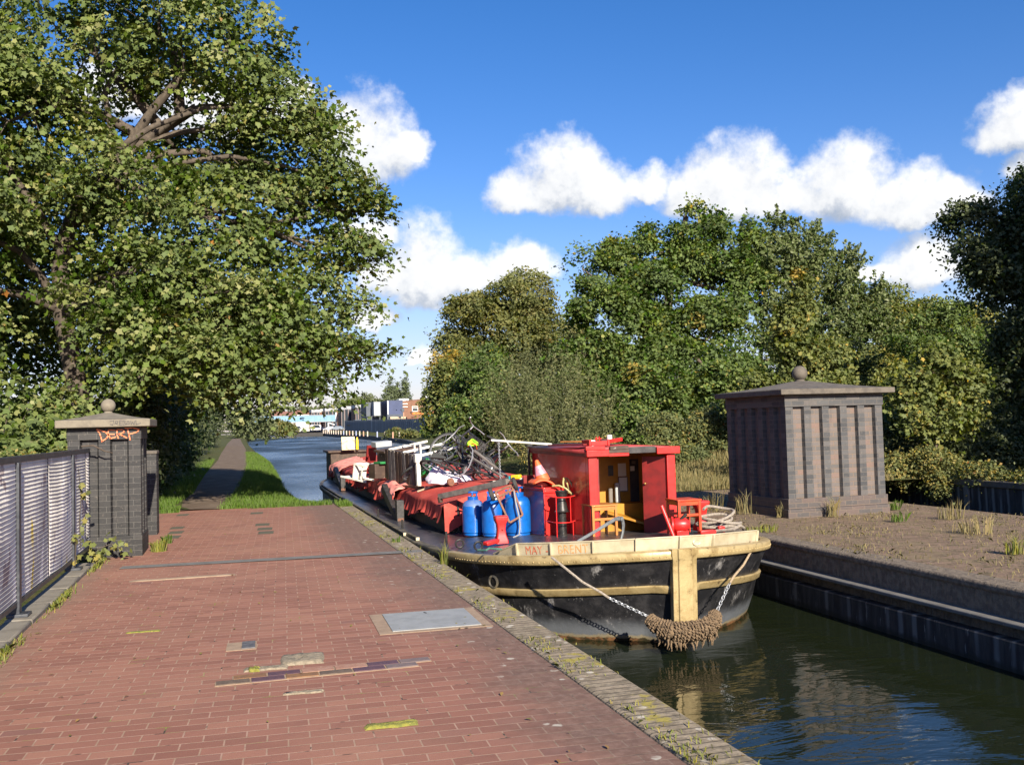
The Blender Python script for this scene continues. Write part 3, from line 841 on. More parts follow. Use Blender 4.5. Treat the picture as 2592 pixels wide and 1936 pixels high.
# ------------------------------------------------------------------ kerb and mesh fence on the left
kb = MB()
y = -4.0
random.seed(5)
while y < 13.4:
    L = .9
    y2 = min(y + L - .012, 13.45)
    kb.lim(-2.0 + random.uniform(-.004, .004), -1.77 + random.uniform(-.006, .006), y, y2, -.3, .045 + random.uniform(-.006, .006))
    y += L
tag(kb.build('kerb', M['concrete'], bevel=.015), 'pale concrete kerb under the mesh fence', kind='structure')

FX = -1.95
r = empty('mesh_fence', (FX, 9.7, 0), 'dark framed wire mesh fence panels with paint streaks, running to the graffiti pillar', 'fence')
b = MB(); b.lim(FX - .03, FX + .03, 3.4, 14.18, 1.43, 1.49); b.build('top_rail', M['fence_paint'], r, bevel=.006)
b = MB(); b.lim(FX - .025, FX + .025, 3.4, 14.15, .135, .185); b.build('bottom_rail', M['fence_paint'], r, bevel=.006)
for y in (3.6, 6.65, 9.70, 12.75):
    b = MB(); b.lim(FX - .045, FX + .045, y - .045, y + .045, .03, 1.432); b.lim(FX - .06, FX + .12, y - .09, y + .09, .045, .075)
    b.build('post', M['fence_paint'], r, bevel=.006)
for y in (5.1, 8.17, 11.22, 13.85):
    b = MB(); b.lim(FX - .016, FX + .016, y - .016, y + .016, .186, 1.429)
    b.build('mullion', M['fence_paint'], r, bevel=.004)
cuts = [3.65, 5.08, 6.60, 8.15, 9.65, 11.20, 12.70, 13.83, 14.15]
edges = [3.6, 5.1, 6.65, 8.17, 9.70, 11.22, 12.75, 13.85, 14.18]
for i in range(len(edges) - 1):
    y0, y1 = edges[i] + .04, edges[i + 1] - .035
    b = MB()
    bow = random.uniform(.01, .035)
    def fx(y, z):
        return FX + .012 + bow * math.sin(PI * (y - y0) / (y1 - y0)) * math.sin(PI * (z - .19) / 1.24)
    y = y0
    while y < y1:
        zz = [.19, .5, .81, 1.12, 1.43]
        for z0, z1 in zip(zz[:-1], zz[1:]):      # flattened strands of expanded metal, turned towards the walkway end
            b.bar((fx(y, z0), y, z0), (fx(y, z1), y, z1), .0018, .011, (.75, .66, 0))
        y += .022
    z = .205
    while z < 1.43:
        yy = np.linspace(y0, y1, 5)
        b.tube([(fx(y, z) + .006, y, z - .015 * math.sin(PI * (y - y0) / (y1 - y0)) * (1 if i % 2 else .2)) for y in yy], .0034, 4, cap=False)
        z += .040
    b.build('mesh_panel', M['mesh_wire'], r, smooth=False)
b = MB(); b.box((-2.75, 11.2, 1.0), (.13, .16, 1.3)); b.box((-2.75, 11.2, 1.62), (.19, .22, .16))
tag(b.build('concrete_post', M['stone_cap'], bevel=.01), 'pale square stone post top showing above the mesh fence', 'post')

# ------------------------------------------------------------------ things let into the paving
r = empty('access_cover', (1.56, 8.2, 0), 'large square grey steel cover set in a tan surround in the walkway', 'cover')
q = Matrix.Rotation(-.03, 3, 'Z')
def slab(name, mat, c, sx, sy, z, parent=None, rz=-.03, h=.004, world=True):
    b = MB(); b.box((c[0], c[1], z), (sx, sy, h), rotm(0, 0, math.degrees(rz)))
    return b.build(name, mat, parent, smooth=False)
slab('surround', M['surround'], (1.55, 8.2), .93, .86, .003, r)
slab('plate', M['plate_steel'], (1.565, 8.215), .735, .75, .0085, r, h=.006)
b = MB(); b.box((1.575, 8.50, .0135), (.012, .05, .004), rotm(0, 0, 12)); b.build('lifting_slot', M['black_iron'], r, smooth=False)
r = empty('access_cover', (.01, 7.82, 0), 'small square stone and iron cover left of the steel plate', 'cover')
slab('surround', M['surround'], (.01, 7.82), .225, .28, .003, r)
slab('plate', M['small_plate'], (.062, 7.83), .10, .24, .008, r, h=.006)
def patch(name, label, cat, pts, mat, z=.006, group=None, thick=.012, rough=.35):
    """a small irregular raised patch"""
    random.seed(len(label))
    cx = sum(p[0] for p in pts) / len(pts); cy = sum(p[1] for p in pts) / len(pts)
    ring = []
    n = len(pts)
    for i in range(n):
        a, c = Vector(pts[i] + (0,)), Vector(pts[(i + 1) % n] + (0,))
        for k in range(7):
            p = a.lerp(c, k / 7)
            ring.append((p.x + random.uniform(-.012, .012) * rough * 2, p.y + random.uniform(-.012, .012) * rough * 2))
    b = MB()
    rows = [[(x, y, .001) for x, y in ring]]
    for t, h in ((.10, .75), (.35, 1), (.65, .9), (.95, 1)):
        rows.append([(x + (cx - x) * t, y + (cy - y) * t, z + thick * h * random.uniform(.6, 1.1)) for x, y in ring])
    b.grid(rows, closed=True)
    k = len(b.v) - len(ring); b.f.append(tuple(range(k, len(b.v)))); b.m.append(0)
    return tag(b.build(name, mat, angle=70), label, cat, group)
def quad(cx, cy, w, d, rz=-.05):
    c, s = math.cos(rz), math.sin(rz)
    return [(cx + x * c - y * s, cy + x * s + y * c) for x, y in ((-w / 2, -d / 2), (w / 2, -d / 2), (w / 2, d / 2), (-w / 2, d / 2))]
patch('moss_patch', 'bright green moss tuft filling a broken brick nearest the camera', 'moss', quad(.80, 5.42, .30, .085, -.03), M['moss'])
patch('moss_patch', 'narrow pinkish and mossy chipped brick in the middle of the walkway', 'moss', quad(.38, 6.29, .245, .05, -.05), M['lump'], thick=.006)
patch('moss_patch', 'thin green moss line in a joint left of the small cover', 'moss', quad(-.78, 8.72, .27, .05, -.04), M['moss'], thick=.004)
patch('moss_patch', 'yellow moss tuft on the left end of the concrete lump', 'moss', quad(.09, 7.0, .07, .09), M['moss'], thick=.02)
patch('concrete_lump', 'rough concrete patch where paving bricks are missing', 'concrete', quad(.43, 7.19, .30, .30, -.05), M['lump'], thick=.02)
patch('concrete_lump', 'pale crumbled mortar strip beside the rough concrete patch', 'concrete', quad(.17, 7.02, .30, .10, -.03), M['lump'], thick=.008)
patch('concrete_lump', 'pale cracked cement streak just before the grey strip', 'concrete', quad(-.62, 11.75, 1.15, .11, .0), M['surround'], thick=.006)
r = empty('repaired_bricks', (.6, 6.85, 0), 'two rows of dark purple and brown replacement bricks with pale joints', 'paving bricks')
simple('brick_purple', (.085, .045, .06), .6, c2=(.11, .055, .065), scale=20)
simple('brick_brown', (.22, .115, .05), .7, c2=(.17, .09, .05), scale=20)
simple('brick_tan', (.33, .19, .135), .75, c2=(.29, .15, .1), scale=20)
simple('brick_grey', (.17, .125, .115), .75, c2=(.13, .1, .1), scale=20)
simple('brick_umber', (.10, .07, .05), .7, c2=(.14, .1, .07), scale=20)
slab('mortar_bed', M['surround'], (.51, 6.715), 1.35, .108, .003, r, rz=.012)
slab('mortar_bed', M['surround'], (.62, 6.829), 1.35, .112, .003, r, rz=.012)
for k, mm in enumerate(('brick_umber', 'brick_purple', 'brick_brown', 'brick_umber', 'brick_purple', 'brick_grey')):
    slab('paving_brick', M[mm], (-.05 + k * .2245, 6.715 + k * .0027), .212, .098, .007, r, rz=.012, h=.006)
for k, mm in enumerate(('brick_brown', 'brick_purple', 'brick_tan', 'brick_tan', 'brick_purple', 'brick_grey')):
    slab('paving_brick', M[mm], (.06 + k * .2245, 6.826 + k * .0027), .212, .098, .007, r, rz=.012, h=.006)
for i, (x, y) in enumerate(((-1.09, 20.84), (-1.04, 18.04), (-1.01, 17.21), (-1.02, 16.47))):
    patch('sunken_brick', 'dark soil-filled gap of missing bricks, left row by the pillar', 'paving gap', quad(x, y, .23, .42), M['soil'], z=.003, thick=.004, group='soil-filled gaps left')
for i, (x, y) in enumerate(((.36, 20.37), (.41, 17.8), (.43, 17.0), (.43, 16.37))):
    patch('sunken_brick', 'dark soil-filled gap of missing bricks, right row nearer the water', 'paving gap', quad(x, y, .24, .42), M['soil'], z=.003, thick=.004, group='soil-filled gaps right')
# ------------------------------------------------------------------ the barge
BX = 4.52
HALF = [(0, 9.32), (.30, 9.36), (.63, 9.50), (1.13, 9.82), (1.58, 10.30), (1.86, 10.95), (2.0, 11.6), (2.06, 12.3), (2.075, 13.1), (2.075, 14.2), (2.075, 16), (2.075, 18.5), (2.075, 21.5), (2.075, 25), (2.07, 28), (2.05, 30.2),
        (1.97, 31.9), (1.75, 33.5), (1.30, 34.9), (.7, 35.7), (0, 36.0)]
def catmull(pts, k):
    P = [pts[1][:0] + (-pts[1][0], pts[1][1])] + list(pts) + [(-pts[-2][0], pts[-2][1])]
    out = []
    for i in range(1, len(P) - 2):
        p0, p1, p2, p3 = (np.array(P[j], float) for j in (i - 1, i, i + 1, i + 2))
        for t in np.linspace(0, 1, k, endpoint=False):
            out.append(tuple(.5 * ((2 * p1) + (-p0 + p2) * t + (2 * p0 - 5 * p1 + 4 * p2 - p3) * t * t + (-p0 + 3 * p1 - 3 * p2 + p3) * t ** 3)))
    out.append(tuple(pts[-1]))
    return out
HC = catmull(HALF, 6)
HC = [(max(0, o), y) for o, y in HC]
SHEER = [(9.3, .29), (10, .215), (11, .145), (12, .085), (13.9, -.01), (17, -.05), (21, -.08), (27, -.10), (32, -.10), (34.5, -.05), (36, .05)]
def sheer(y): return interp(y, SHEER)
def full_loop(inset=0.0):
    """closed plan outline bow -> right side -> stern -> left side, moved inwards by inset"""
    pts = [(o, y) for o, y in HC] + [(-o, y) for o, y in reversed(HC[1:-1])]
    n = len(pts); out = []
    for i in range(n):
        a, c = np.array(pts[i - 1]), np.array(pts[(i + 1) % n])
        t = (c - a); L = np.linalg.norm(t); t = t / (L if L > 1e-9 else 1)
        nrm = np.array([t[1], -t[0]])       # outward for this winding
        out.append(tuple(np.array(pts[i]) - nrm * inset))
    return out
def hull_ring(z_of, inset, bowshift=0.0):
    base = full_loop(0.0); lp = full_loop(inset)
    out = []
    for (o0, y0), (o, y) in zip(base, lp):
        k = min(1, abs(o0) / .3) * max(0, min(1, (13.2 - y0) / 3)) * bowshift
        k2 = -max(0, (y0 - 33) / 3) * bowshift * 1.2
        out.append((BX + o * (1 - .02 * (bowshift > 0)), y + k + k2, z_of(y0)))
    return out
boat = empty('canal_barge', (BX, 22, WZ), 'long black working barge with gold-banded bluff bow and red cabin, moored in the canal arm', 'barge')

b = MB()
rings = [hull_ring(lambda y: sheer(y) - .09, .045), hull_ring(lambda y: sheer(y) - .28, .05, .10), hull_ring(lambda y: sheer(y) - .47, .055, .20),
         hull_ring(lambda y: (sheer(y) - .47) * .5 - .375, .065, .30), hull_ring(lambda y: -.70, .08, .40), hull_ring(lambda y: -.80, .10, .46), hull_ring(lambda y: -1.1, .3, .7)]
b.grid(rings, closed=True)
hull = b.build('hull', M['hull_black'], boat, angle=50)

def strip(name, mat, keep, z0, z1, proud, shift0, shift1, thick=.05, extra=None):
    """a rubbing strip round the hull between two heights; keep(y, o) says where"""
    base = full_loop(0)
    A = [hull_ring(lambda y: sheer(y) + z1, proud + thick, shift1), hull_ring(lambda y: sheer(y) + z1, proud + .012, shift1), hull_ring(lambda y: sheer(y) + z1 - .012, proud, shift1),
         hull_ring(lambda y: sheer(y) + z0 + .012, proud, shift0), hull_ring(lambda y: sheer(y) + z0, proud + .012, shift0), hull_ring(lambda y: sheer(y) + z0, proud + thick, shift0)]
    b = MB(); k = len(base)
    vs = [p for r_ in A for p in r_]; fs = []
    for i in range(len(A) - 1):
        for j in range(k):
            j2 = (j + 1) % k
            if keep(base[j][1], base[j][0]) and keep(base[j2][1], base[j2][0]):
                fs.append((i * k + j, i * k + j2, (i + 1) * k + j2, (i + 1) * k + j))
    b.add(vs, fs)
    if extra: b.add(extra.v, extra.f)
    return b.build(name, mat, boat, angle=60)
strip('gunwale_rail', M['worn_rail'], lambda y, o: y > 11.9, -.12, .002, -.006, 0, 0, .12)
strip('rubbing_band', M['gold_paint'], lambda y, o: y < 12.6 and abs(o) > .10, -.475, -.385, .018, .205, .165, .05)
# rivets along the gold rail
b = MB()
lp = full_loop(0)
acc = 0
for i in range(len(lp)):
    (o1, y1), (o2, y2) = lp[i], lp[(i + 1) % len(lp)]
    if max(y1, y2) > 11.6: continue
    L = math.hypot(o2 - o1, y2 - y1); d = Vector((o2 - o1, y2 - y1, 0)) / L
    nrm = Vector((d.y, -d.x, 0)); s = 0
    while acc + (L - s) >= .07:
        s += .07 - acc; acc = 0
        p = Vector((BX + o1, y1, sheer(y1) - .062)) + d * s
        b.ball(p + nrm * .0, .0085, 6)
    acc += L - s
strip('gunwale_rail', M['gold_paint'], lambda y, o: y < 12.1, -.10, 0.0, 0.0, 0, 0, .12, extra=b)
# stem band
b = MB()
rows = []
for z, sh in ((.30, -.035), (.24, -.03), (.18, -.012), (.10, -.002), (-.1, .0), (-.3, .008), (-.5, .012), (-.62, .02)):
    row = []
    for o, dy in ((-.155, .085), (-.15, .022), (-.10, .006), (-.095, -.012), (.06, -.012), (.065, .004), (.125, .022), (.13, .085)):
        row.append((BX + o * (1.12 if z > .2 else 1), 9.318 + dy + sh + .0, z))
    rows.append(row)
b.grid(rows)
b.build('stem_band', M['gold_paint'], boat, angle=30, bevel=.004)
# hull plate seam and its rivets, hawse holes
b = MB()
base = hull_ring(lambda y: -.495, .058, .33)
sel = [p for p in base if p[1] < 12.4]
left = sorted([p for p in sel if p[0] < BX - .25], key=lambda p: p[1]); right = sorted([p for p in sel if p[0] > BX + .25], key=lambda p: p[1])
for line in (left, right):
    b.tube([Vector(p) + Vector((0, -.004, 0)) for p in line], .005, 5)
    for p, q in zip(line[:-1], line[1:]):
        for t in (0, .5):
            c = Vector(p).lerp(Vector(q), t); b.ball(c + Vector((0, -.01, .06)), .009, 6)
b.build('plate_seam', M['black_timber'], boat)
hp = Vector((2.735, 10.52, -.10))
b = MB(); b.lathe([(.055, -.02), (.075, .0), (.078, .015), (.058, .02), (.05, .0)], hp, frame((-.86, -.5, 0)), 18)
b.build('hawse_ring', M['worn_rail'], boat)
b = MB(); b.lathe([(1e-6, .004), (.054, .004)], hp, frame((-.86, -.5, 0)), 18)
b.build('hawse_hole', M['black_iron'], boat)

# deck
b = MB(); rows = []
for o, y in HC:
    y2 = y + (.03 if o < .3 else 0)
    rows.append([(BX + s_ * max(0, o - .06), y2, sheer(y) - .012 + .09 * min(1, o / 1.95) ** 3 * (1 - abs(s_) ** 2)) for s_ in (-1, -.8, -.5, 0, .5, .8, 1)])
b.grid(rows)
b.build('deck', M['deck_paint'], boat, angle=60)
def dz(y): return sheer(y) + .058

# bulwark round the bow: bent plates between ribs
bl = full_loop(.15)
bl = [(BX + o, y) for o, y in bl]
nb = len(bl)
seq = [bl[i % nb] for i in range(nb // 2, nb // 2 + nb)]          # stern -> left side -> bow -> right side
def at_ratio(rt):
    best = None
    for (x1, y1), (x2, y2) in zip(seq[:-1], seq[1:]):
        if min(y1, y2) > 11.4: continue
        f1, f2 = x1 - rt * y1, x2 - rt * y2
        if f1 * f2 <= 0 and f1 != f2:
            t = f1 / (f1 - f2); best = (x1 + (x2 - x1) * t, y1 + (y2 - y1) * t)
            break
    return best
ribs = [at_ratio(q) for q in (.2575, .288, .326, .374, .424, .476, .517)] + [(BX + 1.30, 10.16), (BX + 1.66, 10.75)]
hb = MB(); topz = [.135, .15, .155, .155, .155, .155, .15, .145, .10]
out_n = []
BP = []
for i in range(len(ribs) - 1):
    (xa, ya), (xb, yb) = ribs[i], ribs[i + 1]
    d = Vector((xb - xa, yb - ya, 0)).normalized(); nrm = Vector((d.y, -d.x, 0))
    A0 = Vector((xa, ya, sheer(ya) - .015)); B0 = Vector((xb, yb, sheer(yb) - .015))
    A1 = A0 + Vector((0, 0, topz[i])) + nrm * .02; B1 = B0 + Vector((0, 0, topz[i + 1])) + nrm * .02
    if i == 0: A1 = A0 + d * .05 + Vector((0, 0, .03))
    BP.append((A0, B0, A1, B1, nrm, d))
    th = nrm * -.014
    e = d * .0015
    vs = [A0 + e, B0 - e, B1 - e, A1 + e, A0 + th + e, B0 + th - e, B1 + th - e, A1 + th + e]
    hb.add(vs, [(0, 1, 2, 3), (5, 4, 7, 6), (3, 2, 6, 7), (1, 0, 4, 5), (0, 3, 7, 4), (2, 1, 5, 6)])
bul = hb.build('bulwark', M['pale_gold'], boat, bevel=.003)
for i in range(1, len(ribs) - 1):
    A0, B0, A1, B1, nrm, d = BP[i]
    b = MB(); b.bar(A0 + nrm * .012, A1 + nrm * .012, .022, .03, nrm); b.build('bulwark_rib', M['pale_gold'], bul, bevel=.004)
b = MB()
for i in range(len(BP)):
    A0, B0, A1, B1, nrm, d = BP[i]; b.bar(A1 - nrm * .007, B1 - nrm * .007, .026, .014, (0, 0, 1))
b.build('bulwark_cap', M['pale_gold'], bul, bevel=.003)
A0, B0, A1, B1, nrm, d = BP[5]
c = A0.lerp(B1, .52) + nrm * .004
b = MB(); fr = frame(nrm, (0, 0, 1)); b.lathe([(.028, -.002), (.034, .004), (.03, .007), (.024, .003)], c, fr @ Matrix.Scale(1.6, 3, (1, 0, 0)), 18)
b.build('fairlead', M['pale_gold'], bul)
b = MB(); b.lathe([(1e-6, .0025), (.027, .0025)], c, fr @ Matrix.Scale(1.6, 3, (1, 0, 0)), 18); b.build('fairlead_hole', M['black_iron'], bul)

def lettering(txt, panel, u0, u1, v0, v1, mat, name='lettering', parent=None, gap=.004, thin=0):
    """letters laid on a panel (A0,B0,A1,B1): u along it, v up it, both 0..1"""
    cu = bpy.data.curves.new('lettering', 'FONT'); cu.body = txt; cu.extrude = 0; cu.size = 1; cu.space_character = 1.12
    cu.offset = -thin
    t = bpy.data.objects.new('lettering_tmp', cu); COL.objects.link(t)
    bpy.context.view_layer.update()
    me = bpy.data.meshes.new_from_object(t.evaluated_get(bpy.context.evaluated_depsgraph_get()))
    bpy.data.objects.remove(t)
    xs = [v.co.x for v in me.vertices]; ys_ = [v.co.y for v in me.vertices]
    x0, x1, y0, y1 = min(xs), max(xs), min(ys_), max(ys_)
    A0, B0, A1, B1, nrm, d = panel
    off = root_offset(parent)
    for v in me.vertices:
        u = u0 + (u1 - u0) * (v.co.x - x0) / (x1 - x0); w = v0 + (v1 - v0) * (v.co.y - y0) / (y1 - y0)
        p = A0.lerp(B0, u).lerp(A1.lerp(B1, u), w) + nrm * gap
        v.co = p - off
    me.materials.clear(); me.materials.append(mat)
    o = bpy.data.objects.new(name, me); COL.objects.link(o); o.parent = parent
    return o
lettering('MAY -', BP[1], .25, .90, .20, .80, M['letter_red'], parent=bul)
lettering('BRENT', BP[2], .17, .88, .22, .82, M['letter_orange'], parent=bul)
lettering('MAY', BP[7], .30, .72, .25, .80, M['letter_orange'], parent=bul)

# hold coaming (its tarpaulin is a thing of its own), side knees and stanchion
b = MB(); rows = []
for z0 in (0,):
    for y in np.linspace(14.62, 33.0, 24):
        rows.append([(3.09, y, sheer(y) - .03), (3.09, y, .40), (BX, y, .60), (5.95, y, .40), (5.95, y, sheer(y) - .03)])
b.grid(rows); n = len(b.v); b.f.append((0, 1, 2, 3, 4)); b.f.append((n - 1, n - 2, n - 3, n - 4, n - 5)); b.m += [0, 0]
b.build('hold_coaming', M['black_timber'], boat, angle=30)
for y, s_ in ((17.62, -1), (27.5, -1), (17.62, 1), (27.5, 1)):
    x = BX + s_ * 1.68
    k = MB(); k.box((x, y, .13), (.135, .19, .40)); kn = k.build('knee_post', M['black_timber'], boat, bevel=.008)
    k = MB(); k.bar((x + s_ * .01, y + .14, -.02), (x + s_ * .02, y + 1.75, .46), .11, .17, (0, 0, 1)); k.build('knee_brace', M['black_timber'], kn, bevel=.008)
    k = MB(); k.box((x, y - .0965, -.03), (.105, .004, .075)); k.build('knee_plate', M['rust_steel'], kn)
b = MB(); b.bar((3.235, 14.50, dz(14.5) - .08), (3.235, 14.50, .50), .035, .035); b.bar((3.24, 14.5, .20), (3.42, 14.5, .21), .03, .045)
b.build('stanchion', M['black_iron'], boat, bevel=.004)
for y, x in ((13.25, 2.78), (15.9, 2.60), (18.6, 2.58)):
    b = MB(); b.tube([(x, y, dz(y) - .07), (x, y, dz(y) + .11)], .018, 8); b.build('deck_pin', M['black_iron'], boat)
for y, x in ((12.15, 2.72), (11.55, 2.82)):
    b = MB(); b.tube([(x + .05 * math.cos(t), y, dz(y) + .01 + .05 * math.sin(t)) for t in np.linspace(0, 2 * PI, 14)[:-1]], .014, 6, True); b.build('deck_ring', M['black_iron'], boat)
# bow bitts, waisted castings
def bitt(x, y, foot, sc=1.0):
    z = dz(y)
    b = MB(); rows = []
    for t, w, dd in ((0, .098, .09), (.05, .095, .085), (.12, .072, .066), (.22, .062, .058), (.30, .072, .066), (.35, .095, .082), (.40, .103, .09), (.425, .10, .086)):
        w *= sc; dd *= sc
        rows.append([(x - w, y - dd, z + t * sc), (x + w, y - dd, z + t * sc), (x + w, y + dd, z + t * sc), (x - w, y + dd, z + t * sc)])
    b.grid(rows, closed=True); n = len(b.v); b.f.append((n - 4, n - 3, n - 2, n - 1)); b.m.append(0)
    o = b.build('bitt', M['red_paint'], boat, bevel=.012, angle=60)
    if foot:
        b = MB(); b.bar((x - .05, y - .02, z + .04), (x - .24, y - .1, z + .015), .10, .05); b.build('bitt_foot', M['red_paint'], o, bevel=.012)
    b = MB(); b.ball((x + .005, y - .058 * sc, z + .21 * sc), .014, 8); b.build('bitt_pin', M['dark_red_paint'], o)
bitt(3.22, 11.95, True, .82)
bitt(6.06, 12.0, False, .95)
# timber rubbing planks lying along the left side deck
for (y0, y1, x, zz) in ((14.05, 17.3, 2.52, .03), (14.9, 19.6, 2.475, .028), (18.2, 25.5, 2.49, .03), (24.5, 30.5, 2.50, .03)):
    b = MB()
    b.bar((x, y0, sheer(y0) + zz), (x + .01, y1, sheer(y1) + zz), .055, .05)
    pl = b.build('rubbing_plank', M['worn_rail'], boat, bevel=.006)
    b = MB(); b.box((x, y0 - .003, sheer(y0) + zz), (.05, .004, .046)); b.build('plank_end', M['pale_gold'], pl)

# cabin
hx0, hx1, hy0, hy1 = 4.42, 5.66, 11.92, 14.42
hz0, hz1 = .05, 1.235
cab = empty('cabin', (0, 0, 0), None, None); cab.parent = boat; cab.location = (0, 0, 0)
def part(mb, name, mat, **k): return mb.build(name, mat, cab, **k)
b = MB(); b.lim(hx0, hx0 + .035, hy0 + .1, hy1, hz0, hz1); b.lim(hx1 - .035, hx1, hy0 + .1, hy1, hz0, hz1)
part(b, 'side_wall', M['red_paint'], smooth=False)
b = MB(); b.lim(hx0 + .036, hx1 - .036, hy1 - .03, hy1, -.15, hz1 - .001); part(b, 'back_wall', M['yellow_paint'], smooth=False)
b = MB(); b.lim(hx0 + .0352, hx0 + .04, hy0 + .14, hy1 - .031, .06, hz1 - .004); b.lim(hx1 - .04, hx1 - .0352, hy0 + .14, hy1 - .031, .06, hz1 - .004)
b.lim(hx0 + .041, hx1 - .041, hy0 + .14, hy1 - .032, hz1 - .012, hz1 - .004)
part(b, 'lining', M['yellow_paint'], smooth=False)
for x in (hx0 + .002, hx1 - .122):
    b = MB(); b.lim(x, x + .12, hy0 - .02, hy0 + .1, hz0, 1.195); part(b, 'corner_post', M['red_paint'], bevel=.008)
b = MB(); b.lim(hx0 + .125, hx0 + .15, hy0 + .0, hy0 + .09, hz0 + .05, 1.17); part(b, 'door_frame', M['dark_red_paint'], bevel=.004)
b = MB(); rows = []
for y in (hy0 - .005, hy1 + .08):
    rows.append([(hx0 - .05 + i * (hx1 - hx0 + .1) / 10, y, 1.27 + .035 * math.sin(PI * i / 10)) for i in range(11)])
b.grid(rows)
part(b, 'roof', M['roof_red'], solid=.05, angle=60)
b = MB(); b.lim(hx0 - .045, hx0 - .005, hy0 - .05, hy1 + .07, 1.20, 1.262); part(b, 'roof_edge', M['dark_red_paint'], bevel=.005)
b = MB(); b.lim(hx0 - .04, hx0 + .27, hy0 - .075, hy0 - .022, 1.20, 1.285); b.lim(hx0 - .05, hx0 + .22, hy0 - .07, hy0 - .02, 1.286, 1.34)
part(b, 'front_header', M['red_paint'], bevel=.006)
b = MB(); b.lim(hx0 + .271, 4.98, hy0 - .055, hy0 - .02, 1.195, 1.235); part(b, 'front_header', M['red_paint'], bevel=.004)
b = MB(); b.lim(hx0 + .271, 4.98, hy0 - .06, hy0 - .02, 1.238, 1.28); b.lim(4.72, 4.98, hy0 - .045, hy0 - .02, 1.282, 1.33); part(b, 'roof_beam', M['dark_wood'], bevel=.004)
b = MB(); b.lim(4.982, 5.375, hy0 - .03, hy0 + .01, 1.225, 1.31); part(b, 'roof_beam', M['black_timber'], bevel=.004)  # the black colour carries the shade on this stretch of beam
b = MB(); b.lim(5.376, 5.71, hy0 - .075, hy0 - .022, 1.205, 1.30); part(b, 'front_header', M['red_paint'], bevel=.006)
# folded cabin door
dr = MB()
hinge = Vector((5.545, hy0 + .05, 0)); dd = Vector((-.72, .69, 0)).normalized()
dr.bar(hinge + Vector((0, 0, .10)), hinge + Vector((0, 0, 1.17)), .001, .001)
dr = MB(); c = hinge + dd * .165 + Vector((0, 0, .635)); dr.box(c, (.33, .028, 1.07), Matrix(((dd.x, -dd.y, 0), (dd.y, dd.x, 0), (0, 0, 1))))
door = dr.build('door', M['dark_red_paint'], cab, bevel=.004)
b = MB(); b.ball(hinge + dd * .29 + Vector((-.02, -.03, .80)), .016, 8)
b.build('door_knob', M['brass'], cab)
# inside: notices, board, bench and sloping hatch
def notice(x0, x1, z0, z1, mat, y=hy1 - .036, name='notice', yy=None):
    b = MB(); b.lim(x0, x1, y - .004, y, z0, z1); return part(b, name, M[mat], smooth=False)
PW = 13.05
b = MB(); b.lim(hx0 + .041, hx1 - .041, PW, PW + .03, .06, hz1 - .013); part(b, 'partition', M['yellow_paint'], smooth=False)
notice(5.14, 5.22, .87, 1.02, 'board_black', y=PW - .001); notice(5.295, 5.42, .86, 1.045, 'paper', y=PW - .001); notice(5.29, 5.44, .635, .85, 'grey_wood', y=PW - .001, name='clipboard'); notice(5.305, 5.425, .65, .84, 'paper', y=PW - .0055)
notice(5.475, 5.615, .41, 1.10, 'board_black', y=PW - .001, name='blackboard'); notice(5.51, 5.57, 1.03, 1.075, 'grey_wood', y=PW - .0055); notice(5.485, 5.55, .93, 1.0, 'paper', y=PW - .0055)
b = MB(); b.lim(5.10, 5.16, 12.93, 12.99, .491, .70); part(b, 'bottle', M['grey_wood'], bevel=.015)
b = MB(); b.lim(5.20, 5.275, 12.93, 12.99, .491, .77); part(b, 'bottle', M['container_grey'], bevel=.015)
b = MB(); b.lim(4.475, 5.6, 12.75, 13.045, .06, .49); part(b, 'bench', M['yellow_paint'], bevel=.006)
b = MB(); b.bar((4.95, 12.74, .40), (5.56, 12.45, .20), .30, .03, (0, 0, 1)); part(b, 'sloping_hatch', M['yellow_paint'], bevel=.004)
b = MB(); b.lim(4.50, 5.58, 12.1, 14.3, .055, .075); part(b, 'cabin_floor', M['dark_wood'], smooth=False)
b = MB()
for i in range(5): b.box((hx0 - .055 + i * .012 - .01, hy1 - .02 + i * .028, .86), (.022, .02, .82))
b.lim(hx0 - .075, hx0 - .0, hy1 - .03, hy1 + .12, 1.30, 1.33)
part(b, 'ribbed_flue', M['black_iron'])
b = MB(); b.tube([(3.72, 10.45, dz(10.5) + .01), (3.72, 10.45, dz(10.5) + .06), (4.02, 10.65, .38), (4.36, 10.9, .475), (4.45, 10.97, .478), (4.495, 10.99, .45), (4.51, 11, .39), (4.50, 11.0, .30), (4.47, 11, .20)], [.012, .012, .013, .015, .019, .02, .018, .014, .012], 8, squash=1.5)
dv = b.build('davit', M['grey_iron'], boat)
b = MB(); b.lathe([(.022, -.035), (.03, -.03), (.03, .03), (.022, .035)], (4.46, 10.97, .47), frame((.6, -.8, 0)), 12); b.build('davit_sheave', M['grey_iron'], dv)
# stern works
b = MB(); b.lim(3.05, 4.25, 33.3, 35.0, -.10, .86); b.lim(2.95, 4.35, 33.2, 35.1, .861, .93)
b.build('stern_locker', M['dark_wood'], boat, bevel=.01)
b = MB(); b.lim(4.7, 5.6, 33.4, 34.8, -.1, .7); b.build('stern_hatch', M['dark_red_paint'], boat, bevel=.02)

